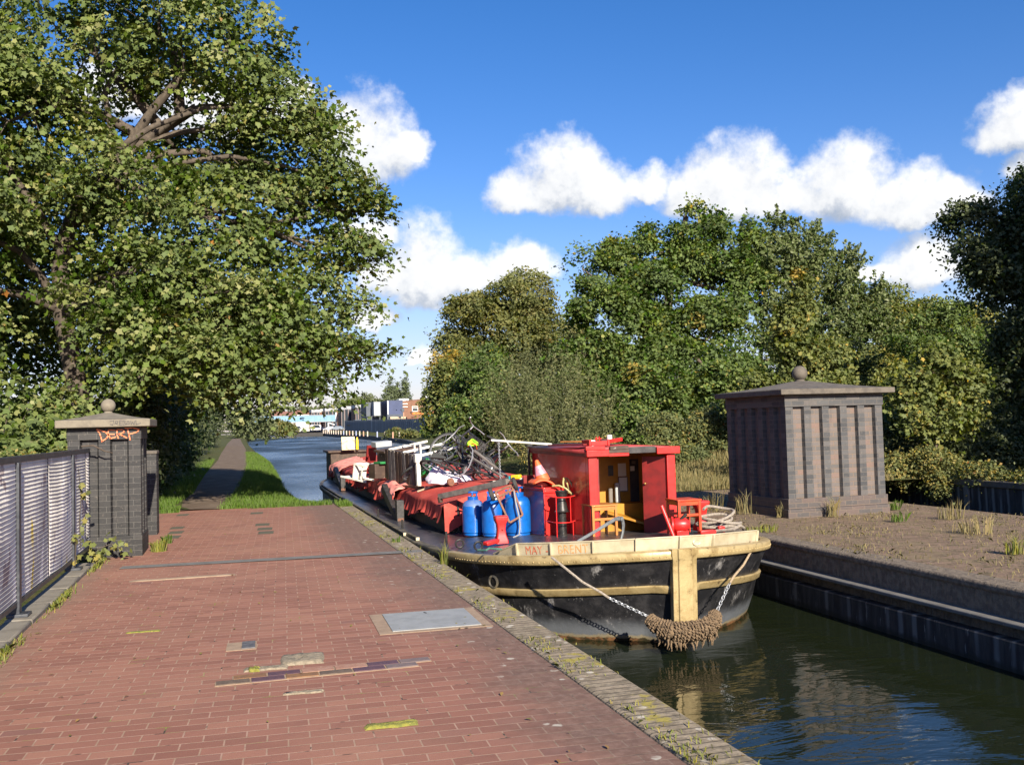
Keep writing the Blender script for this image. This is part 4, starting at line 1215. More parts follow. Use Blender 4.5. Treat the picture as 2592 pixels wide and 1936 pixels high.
# ------------------------------------------------------------------ tarpaulin and cloths
def tarp_z(x, y):
    u = (x - BX) / 1.47
    return .455 + .27 * max(0, 1 - u * u) + .012 * math.sin(y * 2.1 + x * 1.3) + .010 * math.sin(y * 5.3 - x * 2)
random.seed(21)
NY = 420
Ys = np.linspace(14.53, 33.1, NY)
low = [0.0] * NY
ph = 0; amp = .1
for i in range(NY):
    y = Ys[i]
    low[i] = .17 + .05 * math.sin(y * 1.7) + .035 * math.sin(y * 4.3 + 1) + .022 * math.sin(y * 11 + 2 * math.sin(y)) + random.uniform(-.012, .012)
def tarp_rows(side):
    rows = []
    for i, y in enumerate(Ys):
        rip = .5 + .5 * math.sin(y * 19 + 2.5 * math.sin(y * 1.9)) ; rip2 = math.sin(y * 37 + 1.3 * math.sin(y * 3))
        row = []
        for t in (1.0, .8, .6, .4, .2, .08):
            z = low[i] + (.44 - low[i]) * (1 - t)
            x = 1.485 + .012 + t * (.035 + .055 * rip * t + .018 * rip2 * t) + .02 * math.sin(y * 2.7)
            row.append((BX + side * x, y, z - (sheer(17) - sheer(y)) * .4))
        rows.append(row)
    return rows
b = MB()
L, Rr = tarp_rows(-1), tarp_rows(1)
rows = []
for i, y in enumerate(Ys):
    mid = [(x, y, tarp_z(x, y)) for x in np.linspace(BX - 1.47, BX + 1.47, 30)]
    rows.append(L[i] + mid + Rr[i][::-1])
b.grid(rows)
# front flap down over the hold end, its left corner hanging in a point
fr_rows = []
for k in range(9):
    t = k / 8
    row = []
    for x in np.linspace(BX - 1.5, BX + 1.5, 40):
        u = (x - (BX - 1.5)) / 3.0
        drop = .36 + .10 * math.exp(-u * 26) + .03 * math.sin(u * 25)
        row.append((x, 14.53 - .05 * math.sin(t * PI / 2) - .018 * math.sin(u * 34) * t, tarp_z(max(BX - 1.47, min(BX + 1.47, x)), 14.53) - .003 - drop * t))
    fr_rows.append(row)
b.grid(fr_rows)
tp = tag(b.build('tarpaulin', M['tarp_red'], angle=80), 'long faded red tarpaulin with ruffled edges stretched over the barge hold', 'tarpaulin')

def cloth(name, label, x0, y0, y1, depth, wid, seed):
    random.seed(seed)
    b = MB(); rows = []
    n = 26
    for i in range(n + 1):
        y = y0 + (y1 - y0) * i / n
        row = []
        e = max(0.0, math.sin(PI * i / n)) ** .4
        for j in range(22):
            t = j / 21
            if t < .45:
                x = x0 + wid * (1 - t / .45); z = tarp_z(max(x, BX - 1.47), y) + .035 + .035 * math.sin(y * 9 + t * 7) * e + .05 * e
            else:
                q = (t - .45) / .55
                x = x0 - .05 - .07 * q - .03 * math.sin(y * 13 + q * 3); z = tarp_z(BX - 1.47, y) + .06 * e - depth * q * (.75 + .25 * math.sin(y * 6 + seed)) * (.6 + .4 * e)
            row.append((x, y, z))
        rows.append(row)
    b.grid(rows)
    return tag(b.build(name, M['pink_cloth'], angle=80, solid=.006), label, 'cloth')
cloth('pink_cloth', 'folded pink cloth over the tarpaulin edge beside the near black knee brace', 2.96, 18.5, 20.3, .26, .42, 2)
cloth('pink_cloth', 'pink cloth bundle over the far tarpaulin corner near the stern', 3.03, 29.4, 32.6, .34, .7, 5)
b = MB(); b.tube([(2.86, 18.5, .36), (2.84, 18.5, .2), (2.845, 18.49, .02), (2.84, 18.5, -.04)], .012, 6)
tag(b.build('cord', M['tarp_red']), 'short red cord hanging from the near pink cloth', 'cord')
# ------------------------------------------------------------------ cargo on the fore deck
# gas bottles
def gas_bottle(loc, label, rz=0, s=1.0):
    r = empty('gas_bottle', loc, label, 'gas bottle', 'blue gas bottles on the fore deck', rz)
    b = MB(); b.lathe([(.138, 0), (.146, .01), (.146, .035), (.158, .05), (.159, .30), (.1595, .305), (.159, .31), (.158, .40), (.150, .445), (.125, .485), (.08, .51), (.03, .515)], n=28)
    b.build('body', M['gas_blue'], r, world=False, angle=30)
    b = MB(); b.lathe([(.155, .425), (.1515, .446), (.127, .487), (.082, .512), (.03, .5175)], n=28); b.build('shoulder', M['gas_blue_top' if s > 0 else 'gas_blue'], r, world=False)
    b = MB()
    for a in (-1.15, 1.15): b.tube([(.068 * math.cos(t + a), .068 * math.sin(t + a), z) for t, z in ((0, .505), (0, .62))], .013, 6)
    b.tube([(.07 * math.cos(t), .07 * math.sin(t), .618) for t in np.linspace(-2.0, 2.0, 14)], .014, 8)
    b.lathe([(.078, .505), (.08, .56), (.074, .56), (.072, .505)], n=20)
    b.build('collar', M['gas_blue'], r, world=False)
    b = MB(); b.lathe([(.018, .51), (.018, .57), (.012, .575)], n=10); b.tube([(0, 0, .55), (.05, 0, .55)], .014, 8); b.build('valve', M['brass'], r, world=False)
    return r
b1 = gas_bottle((3.30, 13.78, dz(13.7)), 'blue gas bottle, leftmost of the row, with chalky shoulder', .3)
b2 = gas_bottle((3.50, 13.42, dz(13.4)), 'blue gas bottle in the middle of the row, under the trolley wheel', 1.2, -1)
b3 = gas_bottle((3.80, 13.16, dz(13.1)), 'blue gas bottle behind the rusty trolley frame, nearest the red locker', 2.2, -1)
b3.scale = (1.14, 1.14, 1.08)
b4 = gas_bottle((3.85, 13.72, dz(13.6)), 'blue gas bottle at the back, mostly hidden behind the trolley bottle', .5, -1)
b = MB(); b.lathe([(.055, 0), (.055, .07), (.03, .09)], (3.52, 13.35, dz(13.4) + .52), n=12)
tag(b.build('plastic_pot', M['white_gloss']), 'small white plastic pot standing on the middle gas bottle', 'pot')
b = MB(); b.tube([(3.72, 13.05, .72), (3.71, 12.93, .55), (3.74, 12.90, .38), (3.75, 12.9, .27), (3.74, 12.88, .2), (3.72, 12.85, .13), (3.62, 12.82, .10)], .012, 6)
tag(b.build('gas_hose', M['hose_grey']), 'thin grey hose hanging down in front of the trolley gas bottle', 'hose')

# rusty two-wheeled trolley frame leaning on the bottles
r = empty('trolley', (3.6, 12.95, .5), 'rusty two-wheeled trolley frame leaning on the blue gas bottles', 'trolley')
A, B_, C_, D_ = Vector((3.44, 13.02, .72)), Vector((3.70, 13.10, .80)), Vector((3.59, 12.86, .30)), Vector((3.80, 12.93, .39))
b = MB()
for p, q in ((A, C_), (B_, D_), (C_, D_), (A.lerp(C_, .16), B_.lerp(D_, .16)), (A, B_)): b.bar(p, q, .028, .03, (0, -1, .3))
b.bar(A.lerp(C_, .3), B_.lerp(D_, .02), .02, .02, (0, -1, .3))
b.build('frame', M['rust_steel'], r, bevel=.003)
for c, in ((A + Vector((-.05, .01, -.03)),), (B_ + Vector((.055, .01, .015)),)):
    b = MB(); fr = frame((.92, -.28, .30)); b.lathe([(.05, -.022), (.085, -.026), (.098, -.012), (.098, .012), (.085, .026), (.05, .022)], c, fr, 22)
    w = b.build('wheel', M['rubber'], r)
    b = MB(); b.lathe([(.02, -.03), (.05, -.02), (.05, .02), (.02, .03)], c, fr, 14); b.build('hub', M['rust_steel'], w)
b = MB(); b.tube([A + Vector((-.05, .01, -.03)), B_ + Vector((.05, .01, .015))], .011, 6); b.build('axle', M['black_iron'], r)

# grey painted beam resting over the tarpaulin corner and the trolley
b = MB(); b.bar((2.97, 14.62, .575), (3.70, 13.30, .84), .055, .085, (0, 0, 1)); bm = b
o = tag(b.build('timber_beam', M['grey_wood'], bevel=.005), 'worn grey beam sloping from the tarpaulin corner up to the trolley wheel', 'beam')
b = MB(); b.bar((2.975, 14.60, .57), (2.985, 14.58, .485), .06, .05); b.build('beam_foot', M['dark_wood'], o, bevel=.003)

# red locker
lk = empty('deck_locker', (4.19, 13.02, dz(12.9)), 'bright red deck locker with purple-tinged side and overhanging lid', 'locker', rz=math.radians(6.5))
b = MB(); b.box((0, 0, .32), (.40, .70, .64)); b.build('body', M['red_paint'], lk, world=False, bevel=.006)
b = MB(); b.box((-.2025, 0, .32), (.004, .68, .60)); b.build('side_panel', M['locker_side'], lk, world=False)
b = MB(); b.box((0, 0, .655), (.44, .74, .03)); b.box((0, -.363, .622), (.43, .014, .04)); b.build('lid', M['red_paint'], lk, world=False, bevel=.005)
b = MB(); b.box((-.10, .33, .745), (.22, .02, .15)); b.box((-.20, .0, .69), (.02, .6, .04)); b.build('hinge_board', M['dark_red_paint'], lk, world=False, bevel=.004)

# traffic cone on the locker, its rubber base sagging at both sides
base = Vector((4.125, 12.98, .865)); axv = Vector((-.26, .12, .95)).normalized(); fr = frame(axv, (1, .25, 0))
cn = empty('traffic_cone', base, 'faded orange traffic cone with sagging base on the red locker', 'cone')
b = MB(); n = 40; rows = []
def sq(a, r_):
    k = (abs(math.cos(a)) ** 6 + abs(math.sin(a)) ** 6) ** (-1 / 6)
    return r_ * k * math.cos(a), r_ * k * math.sin(a)
for (rr, z, sqr) in ((.095, -.02, 0), (.16, -.022, 1), (.182, -.014, 1), (.182, .006, 1), (.165, .014, 1), (.11, .016, 0), (.098, .024, 0)):
    row = []
    for j in range(n):
        a = 2 * PI * j / n
        x, y = sq(a, rr) if sqr else (rr * math.cos(a), rr * math.sin(a))
        row.append(base + Vector((x, y, z - 2.7 * x * x - .26 * x)))
    rows.append(row)
b.grid(rows, closed=True); b.build('base', M['cone_orange'], cn)
b = MB(); b.lathe([(.104, -.02), (.096, .03), (.086, .075)], base, fr, 24); b.lathe([(.048, .205), (.028, .275), (.021, .288), (.010, .291)], base, fr, 24); b.build('cone_body', M['cone_orange'], cn)
b = MB(); b.lathe([(.0865, .074), (.0485, .206)], base, fr, 24); b.build('reflective_band', M['cone_band'], cn)

# black stove chimney inside its red guard
ch = empty('stove_chimney', (4.19, 12.37, dz(12.3)), 'black conical stove chimney inside a red wire guard, in front of the locker', 'chimney')
b = MB(); b.lathe([(.075, 0), (.07, .02), (.058, .03), (.056, .335), (.057, .345)], n=20); b.build('pipe', M['black_iron'], ch, world=False)
b = MB(); b.lathe([(.098, .330), (.102, .338), (.096, .345), (.088, .35), (.052, .50), (.05, .515)], n=24); b.build('cowl', M['black_iron'], ch, world=False)
b = MB(); b.lathe([(.045, .51), (.06, .535), (.075, .545), (.084, .60), (.088, .605), (.088, .615), (.072, .617), (.066, .56)], n=24); b.build('cap', M['black_iron'], ch, world=False)
b = MB()
for z in (.20, .535):
    b.tube([(.14 * math.cos(t), .14 * math.sin(t) - .02, z) for t in np.linspace(-PI * 1.12, PI * .12, 20)], .007, 6)
    b.tube([(.13, -.02, z), (.31, .02, z + .01)], .007, 6); b.tube([(-.135, .0, z), (-.16, .2, z)], .007, 6)
for t in (-2.5, -1.0): b.tube([(.14 * math.cos(t), .14 * math.sin(t) - .02, z) for z in (.20, .535)], .007, 6)
for t in (-.2, -2.5): b.tube([(.14 * math.cos(t), .14 * math.sin(t) - .02, z) for z in (0, .2)], .007, 6)
b.build('guard', M['red_paint'], ch, world=False)

# hose coil over the locker corner
b = MB()
pts = []
for t in np.linspace(0, 1, 60):
    a = t * 2 * PI * 1.6
    pts.append((4.30 + .055 * math.sin(a) + .10 * t, 12.58 + .03 * math.cos(a), .80 + .105 * math.cos(a + .4) - .02 * t))
pts += [(4.45, 12.6, .64), (4.47, 12.52, .60), (4.40, 12.48, .66), (4.30, 12.5, .76), (4.22, 12.55, .80), (4.14, 12.6, .795)]
b.tube(pts, .0135, 8)
tag(b.build('hose_coil', M['hose']), 'loop of yellowish hose hung over the right corner of the red locker', 'hose')

# stools
def stool(name, loc, rz, mat, label, w=.36, d=.30, h=.42):
    r = empty(name, loc, label, 'stool', None, rz)
    b = MB(); b.box((0, 0, h - .011), (w + .05, d + .05, .022)); b.build('seat', mat, r, world=False, bevel=.004)
    for sx in (-1, 1):
        for sy in (-1, 1):
            b = MB(); b.box((sx * w / 2, sy * d / 2, (h - .022) / 2), (.034, .034, h - .022)); b.build('leg', mat, r, world=False, bevel=.003)
    b = MB()
    for sy in (-1, 1): b.box((0, sy * d / 2, h - .05), (w - .034, .018, .05)); b.box((0, sy * d / 2, h * .56), (w - .034, .018, .032))
    for sx in (-1, 1): b.box((sx * w / 2, 0, h - .05), (.018, d - .034, .05)); b.box((sx * w / 2, 0, h * .48), (.018, d - .034, .03))
    b.build('rails', mat, r, world=False, bevel=.002)
    return r
stool('stool', (4.60, 12.05 - .02, dz(12.05)), math.radians(4), M['stool_wood'], 'varnished wooden stool standing before the left cabin post', .33, .30, .43)
stool('stool', (5.49, 11.35, dz(11.35) + .01), math.radians(2), M['red_stool'], 'orange-red painted stool on the right side of the bow', .29, .30, .45)

# red hand pump with its long handle
pp = empty('bilge_pump', (5.28, 11.0, dz(11)), 'small red cast bilge pump beneath the orange-red stool', 'pump')
b = MB(); b.lathe([(.075, -.09), (.085, -.07), (.085, .05), (.06, .09), (.03, .11)], (0, 0, .15), rotm(0, 90, -20), 20); b.box((0, 0, .04), (.16, .10, .08)); b.build('body', M['red_paint'], pp, world=False, bevel=.006)
b = MB(); b.lathe([(.10, -.012), (.118, -.012), (.118, .012), (.10, .012)], (-.12, 0, .14), rotm(0, 90, -20), 24); b.build('flange', M['red_paint'], pp, world=False)
b = MB(); b.tube([(-.03, -.02, .2), (.02, -.05, .26), (.05, -.06, .285)], .02, 10); b.build('spout', M['black_iron'], pp, world=False)
b = MB(); b.tube([(5.11, 10.86, dz(11) + .02), (5.015, 10.98, .60)], .024, 12)
tag(b.build('pump_handle', M['red_paint']), 'glossy red tube leaning beside the bilge pump', 'tube')

# ropes on the bow
def coil(name, label, c, R0, R1, turns, r, mat, seed, lift=.02, ecc=.7):
    random.seed(seed)
    b = MB(); pts = []
    n = int(turns * 18)
    for i in range(n):
        t = i / n; a = 2 * PI * turns * t
        R = R0 + (R1 - R0) * abs(math.sin(t * PI * turns * .37)) + random.uniform(-.006, .006)
        pts.append((c[0] + R * math.cos(a) + .02 * math.sin(a * .31), c[1] + R * ecc * math.sin(a), c[2] + lift * turns * t * (1 + .7 * math.sin(a * .5 + seed)) + .012 * math.sin(a * 2.3)))
    b.tube(pts, r, 7)
    return tag(b.build(name, mat), label, 'rope')
coil('rope_coil', 'heap of thick grey mooring rope beside the right red bitt', (6.02, 11.45, dz(11.4) + .03), .16, .30, 5.5, .019, M['rope_grey'], 4, .032)
b = MB(); b.tube([(5.80, 11.2, dz(11.2) + .03), (6.0, 11.0, dz(11) + .05), (6.12, 11.05, dz(11) + .09), (6.2, 11.1, dz(11) + .05), (6.25, 11.2, dz(11) + .02)], .02, 7)
tag(b.build('rope_end', M['rope_grey']), 'loose grey rope end lying against the right bulwark', 'rope')
b = MB(); b.tube([(2.62, 10.75, dz(10.7) + .01), (2.68, 10.62, dz(10.7) + .02), (2.74, 10.7, dz(10.7) + .03), (2.80, 10.62, dz(10.6) + .02), (2.88, 10.7, dz(10.7) + .01)], .012, 6)
tag(b.build('rope_end', M['rope_green']), 'scrap of teal green rope at the left end of the bulwark', 'rope')
b = MB(); b.box((5.72, 11.18, dz(11.2) + .03), (.22, .10, .05)); b.box((5.93, 11.2, dz(11.2) + .05), (.09, .07, .08))
tag(b.build('red_block', M['red_paint'], bevel=.012), 'low red fitting half buried in the grey mooring rope', 'fitting')

# ------------------------------------------------------------------ rope fender on the stem
fd = empty('bow_fender', (4.38, 9.1, -.55), 'shaggy brown rope bow fender hanging on two chains under the stem', 'fender')
random.seed(9)
b = MB()
P = [Vector(p) for p in ((4.05, 9.28, -.38), (4.11, 9.17, -.455), (4.22, 9.10, -.495), (4.39, 9.08, -.51), (4.57, 9.09, -.50), (4.71, 9.15, -.46), (4.80, 9.25, -.39))]
def along(t):
    k = t * (len(P) - 1); i = min(int(k), len(P) - 2); return P[i].lerp(P[i + 1], k - i)
cr = [.055, .082, .096, .10, .096, .085, .06]
b.tube([along(t) for t in np.linspace(0, 1, 21)], [float(np.interp(t, np.linspace(0, 1, 7), cr)) - .02 for t in np.linspace(0, 1, 21)], 14)
for i in range(30):
    t = (i + .5) / 30; c = along(t); tg = (along(min(1, t + .02)) - along(max(0, t - .02))).normalized(); fr = frame(tg)
    R = float(np.interp(t, np.linspace(0, 1, 7), cr)) - .012
    for j in range(20):
        a = 2 * PI * (j + .5 * (i % 2) + random.uniform(-.35, .35)) / 20
        p = c + fr @ Vector((math.cos(a) * R, math.sin(a) * R, 0))
        d2 = (fr @ Vector((-math.sin(a), math.cos(a), 0)) + tg * random.uniform(.1, 1.3)).normalized() * random.uniform(.015, .024)
        b.tube([p - d2, p + (p - c).normalized() * random.uniform(.006, .022), p + d2], [.007, random.uniform(.008, .013), .007], 5)
for i in range(46):
    t = random.uniform(.12, .93); c = along(t) + Vector((0, random.uniform(-.10, .06), -.09)); L = random.uniform(.03, .12)
    q = c + Vector((random.uniform(-.03, .03), random.uniform(-.02, .02), -L))
    b.tube([c, c.lerp(q, .5) + Vector((random.uniform(-.012, .012), 0, 0)), q], [.012, .01, .003], 5)
b.build('rope_body', M['fender_rope'], fd)
def chain_mb(b, p, q, n, w=.016, r=.0045):
    p, q = Vector(p), Vector(q); d = (q - p) / n; fr = frame(d)
    for i in range(n):
        c = p + d * (i + .5); L = d.length * .68
        rt = fr @ Matrix.Rotation((i % 2) * PI / 2 + .4, 3, 'Z')
        b.tube([c + rt @ Vector((w * math.cos(a) * (1 if True else 1), 0, L * math.sin(a))) for a in np.linspace(0, 2 * PI, 11)[:-1]], r, 5, True)
b = MB(); chain_mb(b, (3.66, 9.38, -.16), (4.06, 9.27, -.37), 14); b.build('chain', M['galvanised'], fd)
b = MB(); chain_mb(b, (5.06, 9.40, -.11), (4.80, 9.24, -.38), 11); b.build('chain', M['galvanised'], fd)
b = MB(); b.tube([(3.13, 9.62, .26), (3.22, 9.50, .17), (3.40, 9.44, .01), (3.58, 9.40, -.10), (3.66, 9.38, -.16)], .013, 7); b.build('rope', M['rope_grey'], fd)
b = MB(); b.tube([(5.62, 9.92, .24), (5.55, 9.78, .16), (5.35, 9.62, .03), (5.15, 9.48, -.06), (5.06, 9.40, -.11)], .013, 7); b.build('rope', M['rope_tan'], fd)

# ------------------------------------------------------------------ things on the cabin roof
b = MB(); b.bar((3.93, 15.0, 1.41), (4.72, 14.35, 1.325), .055, .03, (0, 0, 1))
pk = tag(b.build('white_plank', M['white_paint'], bevel=.003), 'long white plank sticking out behind the cabin roof with a chain on its end', 'plank')
b = MB(); chain_mb(b, (4.02, 14.92, 1.39), (4.03, 14.9, .72), 26, .012, .004); b.build('chain', M['galvanised'], pk)
b = MB(); b.lathe([(.035, 0), (.05, .006), (.075, .06), (.082, .09), (.077, .09), (.068, .055), (.04, .012), (1e-6, .01)], (4.60, 12.32, 1.318), n=24)
tag(b.build('bowl', M['white_gloss']), 'white bowl on the cabin roof near the left front corner', 'bowl')
b = MB(); b.bar((4.30, 12.9, 1.345), (4.52, 12.05, 1.36), .25, .02, (0, 0, 1))
tag(b.build('hatch_board', M['dark_red_paint'], bevel=.003), 'dark red board lying flat on the cabin roof behind the white bowl', 'board')
b = MB(); b.bar((4.47, 13.1, 1.385), (4.75, 12.6, 1.385), .08, .018, (0, 0, 1))
tag(b.build('pale_stick', M['stool_wood'], bevel=.002), 'pale bare wood strip on top of the dark red roof board', 'board')
r = empty('roof_bracket', (4.62, 12.1, 1.33), 'bright red wooden mast bracket bolted on the cabin roof corner', 'bracket')
b = MB(); b.lim(4.46, 4.49, 11.96, 12.25, 1.34, 1.42); b.lim(4.72, 4.75, 11.96, 12.25, 1.34, 1.42); b.lim(4.491, 4.719, 11.97, 12.0, 1.341, 1.40); b.build('cheek', M['red_paint'], r, bevel=.004)
b = MB()
for x in (4.585, 4.625): b.tube([(x, 12.02, 1.38), (x, 12.02, 1.46)], .008, 6)
b.tube([(4.56, 12.02, 1.43), (4.66, 12.02, 1.43)], .006, 6)
b.build('bolt', M['red_paint'], r)
b = MB(); b.bar((4.76, 12.12, 1.385), (5.12, 12.45, 1.405), .03, .05, (0, 0, 1)); b.bar((4.76, 12.3, 1.36), (5.16, 12.62, 1.395), .04, .03, (0, 0, 1))
tag(b.build('red_batten', M['red_paint'], bevel=.003), 'pair of bright red battens lying across the cabin roof', 'batten')
b = MB(); b.lathe([(.035, 0), (.04, .03), (.036, .07), (.028, .075)], (4.98, 12.55, 1.395), n=14)
tag(b.build('pot', M['paper']), 'little cream pot standing on the red roof battens', 'pot')

# ------------------------------------------------------------------ clutter on the tarpaulin
def on(x, y, h=0): return (x, y, tarp_z(x, y) + h)
# slatted table lying on its side
tb = empty('garden_table', (3.3, 18.1, .52), 'weathered slatted table lying on its side with white legs in the air', 'table')
N0, F0 = Vector((3.28, 18.12, .50)), Vector((2.95, 19.95, .60))
up = Vector((-.03, 0, 1)).normalized(); rt_ = Vector((.97, .17, .17)).normalized(); hgt = .62
d = (F0 - N0); L = d.length; d.normalize(); nrm = d.cross(up).normalized()
random.seed(2)
for k in range(9):
    t0 = k / 9 + .006; t1 = (k + 1) / 9 - .022
    c = N0.lerp(F0, (t0 + t1) / 2) + up * hgt / 2
    b = MB(); b.box(c, ((t1 - t0) * L, .024, hgt), Matrix((d, -nrm, up)).transposed())
    b.build('slat', M['dark_wood' if k in (0, 2, 4, 5, 8) else 'grey_wood'], tb, bevel=.003)
b = MB()
for z in (.03, hgt - .02): b.bar(N0 + up * z - nrm * -.03, F0 + up * z - nrm * -.03, .045, .05, (0, 0, 1))
b.build('frame', M['black_timber'], tb, bevel=.003)
b = MB()
b.bar(N0 - d * .05 + up * .0, N0 - d * .05 + up * .56, .075, .085, tuple(d)); b.build('end_rail', M['white_paint'], tb, bevel=.008)
b = MB(); b.box(N0 - d * .055 + up * .57, (.12, .11, .16), Matrix((nrm, d, up)).transposed()); b.box(N0 - d * .055 + up * .0, (.11, .11, .09), Matrix((nrm, d, up)).transposed()); b.build('corner_block', M['white_paint'], tb, bevel=.006)
for p in (N0 + up * (hgt - .02), N0 + up * (hgt - .0) + d * .75, F0 + up * hgt - d * .25):
    b = MB(); b.bar(p, p + rt_ * .86, .05, .045, (0, 0, 1)); b.build('leg', M['white_paint'], tb, bevel=.005)
b = MB(); b.bar(N0 + up * (hgt + .06) + d * 1.5 + rt_ * .28, N0 + up * (hgt - .02) + rt_ * .84, .02, .02, (0, 0, 1)); b.build('brace', M['galvanised'], tb)
for q in (.22, .55):
    b = MB(); p = N0 + up * hgt + d * (.4 + q) + rt_ * .32; b.bar(p - up * .17, p + up * .10, .05, .03, tuple(rt_)); b.build('cross_piece', M['white_paint'], tb, bevel=.003)
b = MB(); p = N0 + up * hgt + rt_ * .33; b.tube([p, p - up * .16, p - up * .24 - rt_ * .03, p - up * .28 - rt_ * .09], .018, 6); b.build('hook', M['galvanised'], tb)
b = MB(); p = N0 + up * (hgt + .0) + rt_ * .56; chain_mb(b, p, p - up * .42, 18, .011, .004); b.build('chain', M['black_iron'], tb)

# white painted chairs
def chair(loc, rot, label, mat='white_paint'):
    r = empty('wooden_chair', loc, label, 'chair', None, rot=rot)
    b = MB(); b.box((0, 0, .43), (.40, .38, .03)); b.build('seat', M[mat], r, world=False, bevel=.004)
    for sx in (-1, 1):
        b = MB(); b.box((sx * .18, -.17, .215), (.04, .04, .41)); b.build('leg', M[mat], r, world=False, bevel=.003)
        b = MB(); b.bar((sx * .18, .17, 0), (sx * .18, .20, .86), .04, .04); b.build('leg', M[mat], r, world=False, bevel=.003)
    b = MB()
    for z in (.58, .70, .82): b.box((0, .19 + (z - .4) * .03, z), (.34, .018, .055))
    b.build('back_slats', M[mat], r, world=False, bevel=.002)
    b = MB(); b.box((0, -.17, .2), (.34, .02, .03)); b.box((0, .175, .2), (.34, .02, .03)); b.box((-.18, 0, .16), (.02, .3, .03)); b.box((.18, 0, .16), (.02, .3, .03)); b.build('stretchers', M[mat], r, world=False)
    return r
chair((3.05, 23.3, .62), (math.radians(88), 0, math.radians(70)), 'white painted chair tipped over behind the slatted table')
chair((2.98, 22.3, .60), (math.radians(-80), 0, math.radians(35)), 'small white chair lying at the left edge of the red tarpaulin')
b = MB(); b.box((3.15, 23.8, .9), (.26, .05, .7), rotm(12, 0, 20)); tag(b.build('red_board', M['dark_red_paint'], bevel=.004), 'dull red board standing up behind the white chairs', 'board')
b = MB(); b.box((3.35, 23.3, 1.27), (.42, .3, .13), rotm(3, -4, 15)); tag(b.build('grey_box', M['container_grey'], bevel=.01), 'flat grey box on top of the pile behind the slatted table', 'box')
b = MB(); b.box((3.5, 22.0, 1.16), (.9, .5, .05), rotm(4, -5, 20)); b.box((3.55, 22.3, .88), (.7, .6, .5), rotm(0, 0, 20)); tag(b.build('dark_crate', M['dark_wood'], bevel=.006), 'dark wooden crate behind the slatted table', 'crate')
b = MB(); b.box((3.02, 21.55, .70), (.34, .30, .32), rotm(0, 0, 20)); cr_ = tag(b.build('slatted_crate', M['dark_wood'], bevel=.01), 'small dark slatted crate with green lid at the tarpaulin edge', 'crate')
b = MB(); b.box((3.14, 21.5, .885), (.36, .32, .045), rotm(0, 0, 20)); b.box((3.19, 21.36, .70), (.06, .04, .33), rotm(0, 0, 20)); b.build('lid', M['green_plastic'], cr_, bevel=.006)
r = empty('cream_board', (3.43, 32.0, .95), 'stained cream square board propped on the stern locker', 'board')
b = MB(); b.box((3.62, 33.05, 1.17), (.45, .03, .45), rotm(-8, 0, 5)); b.build('panel', M['cream_board'], r, bevel=.004)
b = MB(); b.lathe([(.05, 0), (.05, .3), (.02, .42)], (3.93, 33.1, .95), n=10); tag(b.build('yellow_bottle', M['yellow_plastic']), 'yellow bottle beside the cream board at the stern', 'bottle')

# sack, tarpaulin bag
def lumpy(name, label, cat, c, s, mat, seed, peaks):
    random.seed(seed); b = MB(); rows = []
    nu, nv = 44, 26
    for i in range(nv + 1):
        ph = PI * i / nv; row = []
        for j in range(nu):
            th = 2 * PI * j / nu
            x, y, z = math.sin(ph) * math.cos(th), math.sin(ph) * math.sin(th), -math.cos(ph)
            k = 1 + .10 * math.sin(3 * th + 2 * z + seed) + .07 * math.sin(7 * th - 5 * z) + .04 * math.sin(13 * th + 9 * z + 1)
            h = 1.0
            for (ux, uy, w, hh) in peaks: h += hh * math.exp(-((x - ux) ** 2 + (y - uy) ** 2) / w)
            zz = z * h if z > 0 else z * .35
            row.append((c[0] + s[0] * x * k, c[1] + s[1] * y * k, c[2] + s[2] * zz * k))
        rows.append(row)
    b.grid(rows, closed=True)
    return tag(b.build(name, mat, angle=80), label, cat)
lumpy('sack', 'lumpy white checked plastic sack on the red tarpaulin beside the table', 'sack', (3.62, 16.9, tarp_z(3.6, 16.9) + .03), (.40, .30, .15), M['sack_white'], 3, [(-.6, -.2, .12, 1.1), (.5, 0, .3, .1)])
lumpy('plastic_bag', 'bright green plastic bag behind the white sack', 'bag', (3.60, 18.7, tarp_z(3.6, 18.7) + .12), (.20, .24, .20), M['green_plastic'], 6, [(-.3, 0, .2, .5)])

# black poles and planks
def pole(name, label, p, q, w, h, mat, cat='pole', bev=.004):
    b = MB(); b.bar(p, q, w, h, (0, 0, 1)); return tag(b.build(name, M[mat], bevel=bev), label, cat)
pl = pole('boat_pole', 'long black pole lying across the tarpaulin in front of the white sack', on(3.14, 17.3, .035), on(4.25, 15.35, .035), .035, .035, 'black_iron')
b = MB(); b.lathe([(.03, -.02), (.07, -.02), (.07, .02), (.03, .02)], on(3.55, 16.45, .075), frame((.3, -.8, .2)), 16); b.build('pole_collar', M['rust_steel'], pl)
pole('timber_beam', 'thin brown lath lying at the foot of the slatted table', on(2.98, 19.4, .03), on(3.26, 17.45, .03), .03, .05, 'rust_steel', 'lath')
pole('timber_beam', 'short pale wooden wedge on the tarpaulin under the table corner', on(3.1, 17.15, .02), on(3.32, 17.0, .02), .06, .03, 'pallet_wood', 'wedge')
pole('timber_beam', 'upper grey plank slanting down off the bicycle heap towards the cabin', (3.93, 16.2, 1.22), on(4.36, 15.5, .03), .055, .03, 'grey_wood', 'plank')
pole('timber_beam', 'second grey plank slanting beside the first, lower on the bicycle heap', (3.98, 16.9, 1.12), on(4.34, 15.9, .03), .04, .03, 'grey_wood', 'plank')
pole('timber_beam', 'dark timber lying on the tarpaulin just behind the trolley', on(3.95, 14.75, .05), on(4.36, 15.3, .05), .09, .09, 'dark_wood', 'timber')
br = pole('brush', 'white-handled brush with teal and yellow head near the cabin flue', on(3.92, 14.95, .075), on(4.30, 14.55, .10), .025, .025, 'white_paint', 'brush')
